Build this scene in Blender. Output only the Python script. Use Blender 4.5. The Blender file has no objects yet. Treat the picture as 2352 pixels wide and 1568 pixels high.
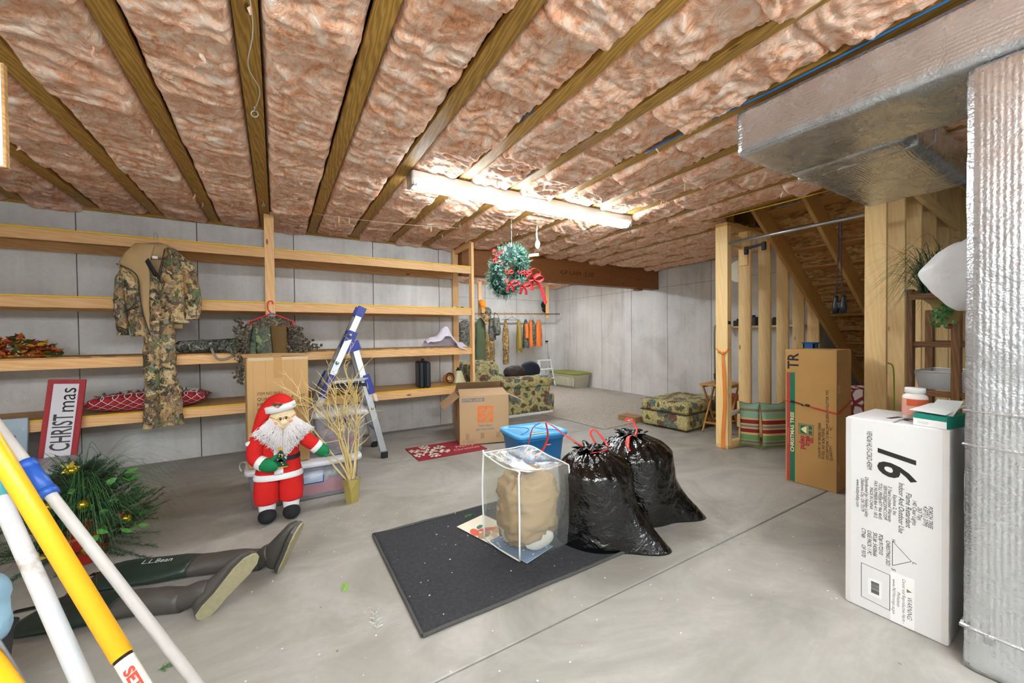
import bpy, bmesh, math, random
import numpy as np
from mathutils import Vector, Matrix, Euler
S = bpy.context.scene
C = S.collection
PI = math.pi
random.seed(7)

# ------------------------------------------------------------------ camera, world, exposure
cam_d = bpy.data.cameras.new('camera')
cam = bpy.data.objects.new('camera', cam_d); C.objects.link(cam)
cam_d.sensor_width = 36.0; cam_d.lens = 13.749; cam_d.clip_start = 0.02
cam.matrix_world = Matrix(((0.85625, 0.01702, -0.51628, 0), (-0.51645, 0.00758, -0.85629, 0), (-0.01067, 0.99983, 0.01528, 1.30), (0, 0, 0, 1)))
S.camera = cam
S.view_settings.view_transform = 'Standard'; S.view_settings.look = 'None'
S.view_settings.gamma = 1.0; S.view_settings.use_curve_mapping = False
S.view_settings.exposure = 2.22
W = bpy.data.worlds.new('world'); S.world = W; W.use_nodes = True
W.node_tree.nodes['Background'].inputs[0].default_value = (0.75, 0.77, 0.8, 1)
W.node_tree.nodes['Background'].inputs[1].default_value = 0.02
LAMP = 17.0        # radiance of the fluorescent tubes

# ------------------------------------------------------------------ node helpers
def lin(c):
    if isinstance(c, str):
        c = tuple(int(c[i:i+2], 16) for i in (0, 2, 4))
    if max(c) > 1.0: c = tuple(v/255.0 for v in c)
    return tuple((v/12.92 if v <= .04045 else ((v+.055)/1.055)**2.4) for v in c[:3]) + (1,)
class NT:
    def __init__(s, name):
        s.m = bpy.data.materials.new(name); s.m.use_nodes = True
        s.t = s.m.node_tree; s.b = s.t.nodes['Principled BSDF']
    def n(s, typ, **k):
        nd = s.t.nodes.new('ShaderNode'+typ)
        for a, v in k.items():
            if a == 'ins':
                for i, x in v.items(): nd.inputs[i].default_value = x
            else: setattr(nd, a, v)
        return nd
    def l(s, a, b): s.t.links.new(a, b)
    def coord(s, scale=(1,1,1), rnd=True, kind='Object', rot=(0,0,0)):
        tc = s.n('TexCoord'); mp = s.n('Mapping'); mp.inputs['Scale'].default_value = scale; mp.inputs['Rotation'].default_value = rot
        src = tc.outputs[kind]
        if rnd:
            oi = s.n('ObjectInfo'); ml = s.n('VectorMath', operation='SCALE'); ml.inputs[0].default_value = (17.3, 9.1, 13.7)
            s.l(oi.outputs['Random'], ml.inputs['Scale'])
            ad = s.n('VectorMath', operation='ADD'); s.l(src, ad.inputs[0]); s.l(ml.outputs[0], ad.inputs[1]); src = ad.outputs[0]
        s.l(src, mp.inputs['Vector']); return mp.outputs[0]
    def noise(s, vec, scale, detail=4, rough=.55, dist=0.0):
        nd = s.n('TexNoise'); nd.inputs['Scale'].default_value = scale; nd.inputs['Detail'].default_value = detail
        nd.inputs['Roughness'].default_value = rough; nd.inputs['Distortion'].default_value = dist
        s.l(vec, nd.inputs['Vector']); return nd.outputs['Fac']
    def vor(s, vec, scale, feature='F1', out='Distance'):
        nd = s.n('TexVoronoi', feature=feature); nd.inputs['Scale'].default_value = scale; s.l(vec, nd.inputs['Vector']); return nd.outputs[out]
    def ramp(s, fac, stops, interp='LINEAR'):
        nd = s.n('ValToRGB'); cr = nd.color_ramp; cr.interpolation = interp
        while len(cr.elements) < len(stops): cr.elements.new(.5)
        for e, (p, c) in zip(cr.elements, stops): e.position = p; e.color = lin(c) if not isinstance(c, (int, float)) else (c, c, c, 1)
        s.l(fac, nd.inputs['Fac']); return nd.outputs['Color']
    def mix(s, fac, a, b, mode='MIX'):
        nd = s.n('Mix', data_type='RGBA', blend_type=mode)
        for i, x in ((0, fac), (6, a), (7, b)):
            if hasattr(x, 'links'): s.l(x, nd.inputs[i])
            else: nd.inputs[i].default_value = x if i == 0 else (lin(x) if not (isinstance(x, tuple) and len(x) == 4) else x)
        return nd.outputs[2]
    def math(s, op, a, b=0.0, c=None):
        nd = s.n('Math', operation=op)
        for i, x in enumerate((a, b) if c is None else (a, b, c)):
            if hasattr(x, 'links'): s.l(x, nd.inputs[i])
            else: nd.inputs[i].default_value = x
        return nd.outputs[0]
    def bump(s, h, strength=.3, dist=.01, prev=None):
        nd = s.n('Bump'); nd.inputs['Strength'].default_value = strength; nd.inputs['Distance'].default_value = dist
        s.l(h, nd.inputs['Height'])
        if prev: s.l(prev, nd.inputs['Normal'])
        return nd.outputs[0]
    def out(s, color=None, rough=.6, metal=0.0, normal=None, **k):
        b = s.b
        for key, v in (('Base Color', color), ('Roughness', rough), ('Metallic', metal), ('Normal', normal)):
            if v is None: continue
            if hasattr(v, 'links'): s.l(v, b.inputs[key])
            elif key == 'Base Color': b.inputs[key].default_value = lin(v)
            else: b.inputs[key].default_value = v
        for key, v in k.items(): b.inputs[key.replace('_', ' ')].default_value = v
        return s.m
MATS = {}
def P(name, color, rough=.55, metal=0.0, var=.12, vs=8.0, bs=0.0, bscale=60.0, bd=.003, **k):
    """plain procedural material: base colour with soft mottling and optional fine relief"""
    if name in MATS: return MATS[name]
    t = NT(name); v = t.coord(rnd=True)
    n = t.noise(v, vs, 3)
    c = lin(color)
    lo = tuple(x*(1-var) for x in c[:3])+(1,); hi = tuple(min(1, x*(1+var)) for x in c[:3])+(1,)
    col = t.mix(n, lo, hi)
    nm = None
    if bs >= .2: nm = t.bump(t.noise(v, bscale, 2), bs, bd)
    MATS[name] = t.out(col, rough, metal, nm, **k); return MATS[name]
def wood(name, light, dark, knot='6b4423', rough=.6, rings=9.0, contrast=1.0):
    t = NT(name); v = t.coord((.55, 8, 8)); v2 = t.coord((.35, 3.2, 3.2)); v3 = t.coord((1.0, 3.0, 3.0))
    n1 = t.noise(v, 1.6, 4, .6, .8)
    wv = t.n('TexWave', wave_type='BANDS', bands_direction='DIAGONAL'); wv.inputs['Scale'].default_value = rings
    wv.inputs['Distortion'].default_value = 9; wv.inputs['Detail'].default_value = 2; wv.inputs['Detail Scale'].default_value = 1.0
    t.l(v2, wv.inputs['Vector'])
    f = t.math('ADD', t.math('MULTIPLY', n1, .6), t.math('MULTIPLY', wv.outputs['Fac'], .4*contrast))
    col = t.ramp(f, ((.25, light), (.55, tuple((a*.5+b*.5) for a, b in zip(hx(light), hx(dark)))), (.85, dark)))
    kn = t.vor(v3, 2.3); kf = t.ramp(kn, ((.0, 1.0), (.05, .9), (.09, 0.0)))
    col = t.mix(kf, col, lin(knot))
    oi = t.n('ObjectInfo'); hs = t.n('HueSaturation'); t.l(col, hs.inputs['Color'])
    t.l(t.math('MULTIPLY_ADD', oi.outputs['Random'], .28, .86), hs.inputs['Value'])
    MATS[name] = t.out(hs.outputs[0], rough, 0); return MATS[name]
def hx(c): return tuple(int(c[i:i+2], 16)/255 for i in (0, 2, 4)) if isinstance(c, str) else c

# ------------------------------------------------------------------ mesh helpers
def link(o, parent=None):
    C.objects.link(o)
    if parent is not None: o.parent = parent
    return o
def mesh(name, v, f, mat=None, parent=None, smooth=False, loc=None, rot=None, mats=None, fm=None):
    me = bpy.data.meshes.new(name); me.from_pydata([tuple(map(float, p)) for p in v], [], [tuple(map(int, q)) for q in f]); me.update()
    if mats:
        for m in mats: me.materials.append(m)
        if fm is not None: me.polygons.foreach_set('material_index', fm)
    elif mat: me.materials.append(mat)
    if smooth: me.polygons.foreach_set('use_smooth', [True]*len(me.polygons))
    o = bpy.data.objects.new(name, me)
    if loc is not None: o.location = loc
    if rot is not None: o.rotation_euler = rot
    return link(o, parent)
def tag(o, label=None, cat=None, group=None, kind=None):
    if label: o['label'] = label
    if cat: o['category'] = cat
    if group: o['group'] = group
    if kind: o['kind'] = kind
    return o
def thing(name, label, cat, loc=(0,0,0), rz=0.0, group=None, rot=None):
    o = bpy.data.objects.new(name, None); o.empty_display_size = .1; C.objects.link(o)
    o.location = loc; o.rotation_euler = rot if rot else (0, 0, rz)
    return tag(o, label, cat, group)
def struct(name):
    o = bpy.data.objects.new(name, None); C.objects.link(o); o['kind'] = 'structure'; return o
BOXF = [(0,3,2,1),(4,5,6,7),(0,1,5,4),(1,2,6,5),(2,3,7,6),(3,0,4,7)]
def boxv(x0, x1, y0, y1, z0, z1):
    return [(x0,y0,z0),(x1,y0,z0),(x1,y1,z0),(x0,y1,z0),(x0,y0,z1),(x1,y0,z1),(x1,y1,z1),(x0,y1,z1)]
class MB:
    def __init__(s): s.v = []; s.f = []; s.m = []
    def add(s, v, f, mi=0):
        o = len(s.v); s.v += [tuple(p) for p in v]; s.f += [tuple(i+o for i in q) for q in f]; s.m += [mi]*len(f); return s
    def box(s, x0, x1, y0, y1, z0, z1, mi=0): return s.add(boxv(x0,x1,y0,y1,z0,z1), BOXF, mi)
    def cbox(s, x0, x1, y0, y1, z0, z1, c=.004, mi=0):
        v, f = cboxvf(x0,x1,y0,y1,z0,z1,c); return s.add(v, f, mi)
    def tube(s, pts, r, n=8, mi=0, caps=True):
        v, f = tubevf(pts, r, n, caps); return s.add(v, f, mi)
    def lathe(s, prof, n=24, c=(0,0,0), mi=0, M=None):
        v, f = lathevf(prof, n); v = [Vector(p) for p in v]
        if M is not None: v = [M @ p for p in v]
        return s.add([p+Vector(c) for p in v], f, mi)
    def build(s, name, mat=None, parent=None, smooth=False, loc=None, rot=None, mats=None):
        return mesh(name, s.v, s.f, mat, parent, smooth, loc, rot, mats, s.m if mats else None)
def cboxvf(x0, x1, y0, y1, z0, z1, c=.004):
    """chamfered box"""
    if x0 > x1: x0, x1 = x1, x0
    if y0 > y1: y0, y1 = y1, y0
    if z0 > z1: z0, z1 = z1, z0
    c = min(c, (x1-x0)*.45, (y1-y0)*.45, (z1-z0)*.45)
    V = {}; v = []
    lo = (x0,y0,z0); hi = (x1,y1,z1)
    for sx in (0,1):
        for sy in (0,1):
            for sz in (0,1):
                s = (sx,sy,sz)
                for ax in range(3):
                    p = [0,0,0]
                    for k in range(3):
                        e = hi[k] if s[k] else lo[k]
                        p[k] = e if k == ax else e + (-c if s[k] else c)
                    V[(s,ax)] = len(v); v.append(tuple(p))
    f = []
    for ax in range(3):
        a, b = (ax+1) % 3, (ax+2) % 3
        for sd in (0,1):
            q = []
            for (i,j) in ((0,0),(1,0),(1,1),(0,1)):
                s = [0,0,0]; s[ax] = sd; s[a] = i; s[b] = j; q.append(V[(tuple(s),ax)])
            f.append(tuple(q if sd else q[::-1]))
    for ax in range(3):
        a, b = (ax+1) % 3, (ax+2) % 3
        for i in (0,1):
            for j in (0,1):
                s0 = [0,0,0]; s1 = [0,0,0]; s0[a] = s1[a] = i; s0[b] = s1[b] = j; s1[ax] = 1
                s0, s1 = tuple(s0), tuple(s1)
                q = (V[(s0,a)], V[(s1,a)], V[(s1,b)], V[(s0,b)])
                f.append(q if (i == j) == False else q[::-1])
    for s in [(i,j,k) for i in (0,1) for j in (0,1) for k in (0,1)]:
        q = tuple(V[(s,k)] for k in range(3)); f.append(q if sum(s) % 2 else q[::-1])
    return v, f
def frames(pts):
    P_ = [Vector(p) for p in pts]; n = len(P_); T = []
    for i in range(n):
        d = P_[min(i+1, n-1)] - P_[max(i-1, 0)]; T.append(d.normalized() if d.length > 1e-9 else Vector((0,0,1)))
    ref = Vector((0,0,1)) if abs(T[0].z) < .9 else Vector((1,0,0))
    U = (ref - T[0]*ref.dot(T[0])).normalized(); out = []
    for i in range(n):
        U = (U - T[i]*U.dot(T[i])); U = U.normalized() if U.length > 1e-6 else T[i].orthogonal().normalized()
        out.append((P_[i], T[i], U, T[i].cross(U)))
    return out
def tubevf(pts, r, n=8, caps=True):
    fr = frames(pts); rr = r if hasattr(r, '__len__') else [r]*len(fr); v = []; f = []
    for (p, t, u, w), rad in zip(fr, rr):
        for k in range(n):
            a = 2*PI*k/n; v.append(tuple(p + u*math.cos(a)*rad + w*math.sin(a)*rad))
    for i in range(len(fr)-1):
        for k in range(n): f.append((i*n+k, i*n+(k+1) % n, (i+1)*n+(k+1) % n, (i+1)*n+k))
    if caps: f.append(tuple(range(n-1, -1, -1))); f.append(tuple(range((len(fr)-1)*n, len(fr)*n)))
    return v, f
def lathevf(prof, n=24):
    v = []; f = []
    for (r, z) in prof:
        for k in range(n): a = 2*PI*k/n; v.append((r*math.cos(a), r*math.sin(a), z))
    for i in range(len(prof)-1):
        for k in range(n): f.append((i*n+k, i*n+(k+1) % n, (i+1)*n+(k+1) % n, (i+1)*n+k))
    return v, f
def loft(rings, close=True, caps=True):
    n = len(rings[0]); v = [tuple(p) for r in rings for p in r]; f = []
    for i in range(len(rings)-1):
        for k in range(n if close else n-1):
            f.append((i*n+k, i*n+(k+1) % n, (i+1)*n+(k+1) % n, (i+1)*n+k))
    if caps and close: f.append(tuple(range(n-1, -1, -1))); f.append(tuple(range((len(rings)-1)*n, len(rings)*n)))
    return v, f
def ering(c, rx, ry, n=20, e=2.0, z=None, tilt=0):
    """superellipse ring in the xy plane"""
    o = []
    for k in range(n):
        a = 2*PI*k/n; ca, sa = math.cos(a), math.sin(a)
        o.append((c[0]+rx*math.copysign(abs(ca)**(2/e), ca), c[1]+ry*math.copysign(abs(sa)**(2/e), sa), c[2]+tilt*ca))
    return o
def board(name, a, b, w, t, mat, parent=None, up=(0,0,1), c=.003):
    """a sawn board from a to b with its length on its own x axis; w across 'side', t along 'up'"""
    a, b = Vector(a), Vector(b); L = (b-a).length; x = (b-a).normalized(); up = Vector(up)
    z = (up - x*up.dot(x)).normalized(); y = z.cross(x)
    v, f = cboxvf(0, L, -w/2, w/2, -t/2, t/2, c)
    o = mesh(name, v, f, mat, parent)
    M = Matrix((x, y, z)).transposed().to_4x4(); M.translation = a
    o.matrix_local = M
    return o
def grid(nu, nv, fn):
    v = [fn(i/nu, j/nv) for j in range(nv+1) for i in range(nu+1)]
    f = [(j*(nu+1)+i, j*(nu+1)+i+1, (j+1)*(nu+1)+i+1, (j+1)*(nu+1)+i) for j in range(nv) for i in range(nu)]
    return v, f
def _h(ix, iy, iz, seed):
    n = (ix*374761393 + iy*668265263 + iz*1274126177 + seed*974711) & 0xffffffff
    n = ((n ^ (n >> 13))*1274126177) & 0xffffffff
    return ((n ^ (n >> 16)) & 0xffff)/65535.0
def vnoise(p, seed=0):
    p = np.asarray(p, float); i = np.floor(p).astype(np.int64); f = p-i; f = f*f*(3-2*f); r = 0
    for dx in (0,1):
        for dy in (0,1):
            for dz in (0,1):
                w = (f[:,0] if dx else 1-f[:,0])*(f[:,1] if dy else 1-f[:,1])*(f[:,2] if dz else 1-f[:,2])
                r = r + w*_h(i[:,0]+dx, i[:,1]+dy, i[:,2]+dz, seed)
    return r
def fbm(p, seed=0, oct=4, gain=.5, ridge=False):
    p = np.asarray(p, float); a = 1.0; s = 0; t = 0
    for k in range(oct):
        n = vnoise(p*(2**k), seed+k*31)
        if ridge: n = 1-np.abs(2*n-1)
        s = s + a*n; t += a; a *= gain
    return s/t
def solid(o, th, off=0):
    m = o.modifiers.new('thick', 'SOLIDIFY'); m.thickness = th; m.offset = off; return o
def subsurf(o, n=1):
    m = o.modifiers.new('sub', 'SUBSURF'); m.levels = n; m.render_levels = n; return o
def text(s, size, mat, parent, loc, xdir, ydir, name='lettering', align='LEFT', sx=1.0, shear=0.0, bold=0.0, space=1.0, font=None, th=.0006, fit=None):
    cu = bpy.data.curves.new(name, 'FONT'); cu.body = s; cu.size = size; cu.align_x = align; cu.shear = shear; cu.offset = bold
    cu.space_character = space; cu.resolution_u = 3; cu.extrude = th/2
    to = bpy.data.objects.new(name, cu); me = bpy.data.meshes.new_from_object(to); bpy.data.objects.remove(to)
    me.materials.clear(); me.materials.append(mat)
    o = bpy.data.objects.new(name, me); link(o, parent)
    if fit and len(me.vertices):
        xs = [q.co.x for q in me.vertices]; sx = fit/max(1e-6, max(xs)-min(xs))
    x = Vector(xdir).normalized(); y = Vector(ydir).normalized(); z = x.cross(y)
    M = Matrix((x*sx, y, z)).transposed().to_4x4(); M.translation = Vector(loc) + z*th*.6
    o.matrix_local = M
    return o
def copy_tree(o, parent=None):
    c = o.copy(); C.objects.link(c)
    if parent is not None: c.parent = parent
    for ch in list(o.children): copy_tree(ch, c)
    return c
# ------------------------------------------------------------------ materials
def m_floor():
    t = NT('concrete_floor'); v = t.coord(rnd=False); vs = t.coord((.8, 1.25, 1), rnd=False, rot=(0, 0, .5))
    a = t.noise(vs, 1.5, 5, .66, 1.2); b = t.noise(v, .7, 2, .5, .6); c = t.noise(v, 26, 3, .6)
    base = t.ramp(t.math('ADD', t.math('MULTIPLY', a, .65), t.math('MULTIPLY', b, .35)), ((.30, '7d7973'), (.46, '979389'), (.60, 'aaa69d'), (.78, 'bab7af')))
    base = t.mix(t.math('MULTIPLY', t.ramp(c, ((.35, 0.0), (.75, 1.0))), .25), base, '8f8b84')
    st = t.ramp(t.noise(v, 2.1, 3, .7, 1.0), ((.63, 0.0), (.76, .55))); base = t.mix(st, base, '8a857c')
    sp = t.ramp(t.vor(v, 9), ((.0, 1.0), (.035, 1.0), (.05, 0.0))); base = t.mix(t.math('MULTIPLY', sp, t.ramp(t.noise(v, 3, 2), ((.5, 0.0), (.6, .8)))), base, 'e4e2dd')
    dk = t.ramp(t.vor(t.coord((1.3, 1, 1), rnd=False), 5.3), ((.0, 1.0), (.025, 1.0), (.04, 0.0))); base = t.mix(t.math('MULTIPLY', dk, .7), base, '5b554d')
    return t.out(base, t.math('MULTIPLY_ADD', a, -.25, .72), 0, t.bump(c, .10, .002))
def m_wall():
    t = NT('concrete_wall'); v = t.coord(rnd=False); vs = t.coord((5, 5, .35), rnd=False)
    a = t.noise(vs, 1.0, 4, .6, .4); b = t.noise(v, 1.1, 4, .6, .5); c = t.noise(v, 30, 2, .6)
    base = t.ramp(t.math('ADD', t.math('MULTIPLY', a, .35), t.math('MULTIPLY', b, .65)), ((.3, 'aaa7a1'), (.45, 'd0cdc8'), (.58, 'e0ded9'), (.72, 'eceae7')))
    base = t.mix(.18, base, t.ramp(c, ((.3, 'aaa69f'), (.7, 'dcd9d4'))))
    st = t.ramp(t.noise(vs, .55, 3, .7), ((.57, 0.0), (.74, .65))); base = t.mix(st, base, '9a958d')
    pk = t.ramp(t.vor(v, 23), ((.0, 1.0), (.05, 1.0), (.08, 0.0)))
    pm = t.ramp(t.noise(v, 1.7, 4), ((.46, 0.0), (.56, .95))); pit = t.math('MULTIPLY', pk, pm)
    base = t.mix(pit, base, '625d56')
    return t.out(base, .8, 0, t.bump(pk, .25, -.004))
def m_insul():
    t = NT('pink_insulation'); v = t.coord((2.2, 1.5, 1.6))
    a = t.noise(v, 2.6, 4, .66, 2.6); w = t.noise(v, 9.0, 4, .72, 2.6)
    f = t.math('ADD', t.math('MULTIPLY', a, .65), t.math('MULTIPLY', w, .40))
    col = t.ramp(f, ((.36, 'cf8860'), (.45, 'ebad86'), (.53, 'f6c8a9'), (.61, 'fbdfc9'), (.72, 'fdf2e8')))
    return t.out(col, .95, 0, t.bump(t.math('MULTIPLY_ADD', w, .55, a), .55, .028))
def m_foil(name, kind):
    t = NT(name); v = t.coord(rnd=False)
    wv = t.n('TexWave', wave_type='BANDS', bands_direction={'y': 'Y', 'z': 'Z', 'x': 'X'}[kind]); wv.inputs['Scale'].default_value = 20
    wv.inputs['Distortion'].default_value = .8; wv.inputs['Detail'].default_value = 1; wv.inputs['Detail Scale'].default_value = 4
    t.l(v, wv.inputs['Vector'])
    cr = t.noise(v, 55, 2, .7, 1.5); big = t.noise(v, 5, 4, .6, 2.5); vv = t.vor(v, 110)
    h = t.math('ADD', t.math('ADD', t.math('MULTIPLY', wv.outputs['Fac'], .12), t.math('MULTIPLY', cr, .20)), t.math('ADD', t.math('MULTIPLY', big, .8), t.math('MULTIPLY', vv, .12)))
    return t.out('d3d6d9', t.math('MULTIPLY_ADD', big, .22, .16), .82, t.bump(h, .5, .012))
def m_osb():
    t = NT('osb'); v = t.coord((1, 1, 1)); w = t.vor(t.coord((3, 9, 9)), 5, out='Color'); n = t.noise(v, 9, 5, .6, 2)
    s = t.n('SeparateColor'); t.l(w, s.inputs[0])
    col = t.ramp(t.math('ADD', t.math('MULTIPLY', s.outputs[0], .5), t.math('MULTIPLY', n, .5)), ((.25, '8a6232'), (.5, 'b98a4c'), (.8, 'd6ad6c')))
    return t.out(col, .7, 0, t.bump(n, .3, .004))
def m_camo(name, cols, scale=9.0, rough=.85, st=(1, 1, 1)):
    """printed camouflage: warped leaf-like patches with dark twigs and pale ribs"""
    t = NT(name); v = t.coord(st); k = len(cols)
    wn = t.n('TexNoise'); wn.inputs['Scale'].default_value = scale*1.3; wn.inputs['Detail'].default_value = 4; t.l(v, wn.inputs['Vector'])
    ad = t.n('VectorMath', operation='MULTIPLY_ADD'); t.l(wn.outputs['Color'], ad.inputs[0]); ad.inputs[1].default_value = (3.2/scale,)*3; t.l(v, ad.inputs[2])
    s = t.n('SeparateColor'); t.l(t.vor(ad.outputs[0], scale*2.2, out='Color'), s.inputs[0])
    c1 = t.ramp(s.outputs[0], [(i/k, c) for i, c in enumerate(cols)], 'CONSTANT')
    s2 = t.n('SeparateColor'); mp = t.n('Mapping'); mp.inputs['Location'].default_value = (4.1, 2.3, 7.7); t.l(ad.outputs[0], mp.inputs[0]); t.l(t.vor(mp.outputs[0], scale*3.4, out='Color'), s2.inputs[0])
    c2 = t.mix(t.ramp(s2.outputs[1], ((.62, 0.0), (.63, 1.0)), 'CONSTANT'), c1, t.ramp(s2.outputs[0], [(i/k, c) for i, c in enumerate(cols[::-1])], 'CONSTANT'))
    tw = t.noise(t.coord((st[0]*2.6, st[1]*2.6, st[2]*.7)), scale*1.6, 5, .7, 2.2); c3 = t.mix(t.ramp(tw, ((.585, 0.0), (.60, .9))), c2, cols[1])
    rb_ = t.noise(ad.outputs[0], scale*3.2, 4, .6, 2.0); c4 = t.mix(t.ramp(rb_, ((.50, 0.0), (.508, .8), (.52, .8), (.53, 0.0))), c3, cols[-1])
    c5 = t.mix(t.ramp(t.noise(v, scale*7, 3, .7), ((.58, 0.0), (.64, .45))), c4, cols[0])
    return t.out(c5, rough, 0, t.bump(t.noise(v, 16, 3), .25, .01))
def m_floral():
    t = NT('floral_upholstery'); v = t.coord(rnd=False)
    wn = t.n('TexNoise'); wn.inputs['Scale'].default_value = 7; wn.inputs['Detail'].default_value = 2; t.l(v, wn.inputs['Vector'])
    ad = t.n('VectorMath', operation='MULTIPLY_ADD'); t.l(wn.outputs['Color'], ad.inputs[0]); ad.inputs[1].default_value = (.14, .14, .14); t.l(v, ad.inputs[2])
    base = t.ramp(t.noise(v, 30, 3), ((.3, 'a89c62'), (.7, 'cabf88')))
    def patch(col, sc, th, seedoff):
        mp = t.n('Mapping'); mp.inputs['Location'].default_value = seedoff; t.l(ad.outputs[0], mp.inputs['Vector'])
        return t.ramp(t.vor(mp.outputs[0], sc), ((.0, 1.0), (th, 1.0), (th+.03, 0.0)))
    c = t.mix(patch(0, 5.2, .36, (0, 0, 0)), base, '6d4436')
    c = t.mix(patch(0, 6.0, .36, (3.1, 1.7, .4)), c, '596a68')
    c = t.mix(patch(0, 8, .3, (1.3, 4.2, 2.2)), c, '5b5432')
    vein = t.ramp(t.noise(ad.outputs[0], 13, 4, .6, 2.5), ((.49, 0.0), (.505, .9), (.53, .9), (.545, 0.0)))
    c = t.mix(vein, c, '46382a')
    hl = t.ramp(t.noise(ad.outputs[0], 19, 3, .6, 2.5), ((.56, 0.0), (.58, .7), (.60, .7), (.62, 0.0))); c = t.mix(hl, c, 'cdc58f')
    return t.out(c, .9, 0, t.bump(t.noise(v, 160, 2), .2, .002))
def m_clear(name, tint, haze, rough=.15):
    """clear plastic: mostly see-through with a glossy skin; haze adds milkiness"""
    t = NT(name); tr = t.n('BsdfTransparent'); tr.inputs[0].default_value = lin(tint)
    t.b.inputs['Base Color'].default_value = lin(tint); t.b.inputs['Roughness'].default_value = rough
    gl = t.n('BsdfGlossy'); gl.inputs['Roughness'].default_value = rough
    n = t.bump(t.noise(t.coord(), 9, 4, .6, 1.5), .35, .02); t.l(n, t.b.inputs['Normal']); t.l(n, gl.inputs['Normal'])
    lw = t.n('LayerWeight'); lw.inputs[0].default_value = .5; t.l(n, lw.inputs['Normal']); gf = t.math('MULTIPLY_ADD', t.math('POWER', lw.outputs['Facing'], 3.0), .55, .045)
    m1 = t.n('MixShader'); m1.inputs[0].default_value = haze; t.l(tr.outputs[0], m1.inputs[1]); t.l(t.b.outputs[0], m1.inputs[2])
    m2 = t.n('MixShader'); t.l(gf, m2.inputs[0]); t.l(m1.outputs[0], m2.inputs[1]); t.l(gl.outputs[0], m2.inputs[2])
    t.l(m2.outputs[0], t.t.nodes['Material Output'].inputs['Surface'])
    return t.m
def m_stripes(name, axis, stops, scale=1.0, off=0.0, rough=.8, kind='Object'):
    """flat woven stripes along one axis"""
    t = NT(name); tc = t.n('TexCoord'); s = t.n('SeparateXYZ'); t.l(tc.outputs[kind], s.inputs[0])
    f = t.math('MULTIPLY_ADD', s.outputs[axis], scale, off); f = t.math('FRACT', f)
    return t.out(t.ramp(f, stops, 'CONSTANT'), rough, 0, t.bump(t.noise(t.coord(rnd=False), 60, 3), .2, .004))
M_FLOOR = m_floor(); M_WALL = m_wall(); M_INS = m_insul(); M_OSB = m_osb()
M_FOILY = m_foil('foil_wrap_lengthwise', 'z'); M_FOILX = m_foil('foil_wrap_across', 'y'); M_FOILZ = m_foil('foil_wrap_upright', 'y')
M_TRUSS = wood('treated_truss_wood', 'c79a48', '96702c', '5a3c16', contrast=1.2)
M_FIR = wood('fir_board', 'ecc088', 'd69a58', '7c4a1e', rings=6.0, contrast=.6)
M_SPF = wood('pale_stud_wood', 'f2d296', 'e0b574', '94602e', rings=5.0, contrast=.5)
M_STAIR = wood('stair_lumber', 'd0a05a', 'a8783a', '6a4620', contrast=.6)
M_DARKW = wood('dark_rack_wood', '8a6038', '5f3f22', '3a2412')
M_PLY = wood('plywood_deck', 'caa066', 'a77a42', '80562c')
M_LVL = wood('laminated_beam_wood', '8f5a2a', '6b3f1a', '4a2a10', contrast=.6)
M_WHITE = P('white_enamel', 'e9e8e4', .4, var=.04)
M_BLACK = P('black_plastic', '15161a', .45, var=.2)
M_STEEL = P('galvanised_steel', 'b9bdc0', .35, .9, vs=20)
M_ALU = P('aluminium', 'b4b8bc', .38, .8, vs=14, bs=.1, bscale=30)
M_CARD = P('cardboard', 'c09a66', .85, var=.07, vs=5, bs=.12, bscale=90, bd=.001)
M_INK = P('black_ink', '26251f', .8, var=.1)
M_CAMO_LEAF = m_camo('leaf_camouflage', ('54483e', '352d27', 'c2a06c', '7d6242', 'a8845a', '5a7048', '8d8578', 'd0b98c'), 5, st=(1, 1, 1))

# ------------------------------------------------------------------ setting
XR, YW, YR, ZC = 6.67, 5.45, 8.71, 2.60
# floor: slabs cut by shallow control joints
fl = struct('floor')
mesh('subgrade', boxv(-4.6, 9.4, -3.2, YR+.2, -.2, -.012), BOXF, P('joint_dirt', '8f8a82', .9), fl)
def slab(x0, x1, y0, y1):
    mesh('slab', *cboxvf(x0, x1, y0, y1, -.1, 0, .004), M_FLOOR, fl)
g = .004
slab(-4.6, 5.03-g, 1.40+g, YR+.2) ; slab(-4.6, 5.03-g, -3.2, 1.40-g); slab(5.03+g, 9.4, 1.40+g, YR+.2); slab(5.03+g, 9.4, -3.2, 1.40-g)
# concrete walls: form panels with narrow joints between them
def conc_wall(name, axis, const, a0, a1, z1, joints, zj=2.24, face=-1, th=.2):
    w = struct(name); d = .007
    edges = [a0]+sorted(j for j in joints if a0 < j < a1)+[a1]
    def bx(nm, lo, hi, zz0, zz1, e0, e1):
        c0, c1 = (const, const+th) if face < 0 else (const-th, const)
        if nm == 'core':
            c0, c1 = (const+.012, const+th) if face < 0 else (const-th, const-.012)
        if axis == 'x': v, f = cboxvf(lo+e0, hi-e1, c0, c1, zz0, zz1, .003)
        else: v, f = cboxvf(c0, c1, lo+e0, hi-e1, zz0, zz1, .003)
        mesh(nm, v, f, M_WALL if nm != 'core' else P('form_joint', '5a554d', .95), w)
    bx('core', a0+.05, a1-.05, .05, z1-.05, 0, 0)
    for i in range(len(edges)-1):
        for z0_, z1_ in (((0, zj-.002), (zj+.002, z1)) if zj < z1 else ((0, z1),)):
            bx('form_panel', edges[i], edges[i+1], z0_, z1_, d/2*(i > 0), d/2*(i < len(edges)-2))
    return w
jx = [-1.65+.925*k for k in range(-4, 6)]
conc_wall('wall_back', 'x', YW, -4.6, 2.33, ZC+.02, jx, zj=9)
conc_wall('wall_right', 'y', XR, 2.66, YR+.2, ZC+.02, [4.15+.918*k for k in range(-1, 6)])
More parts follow.
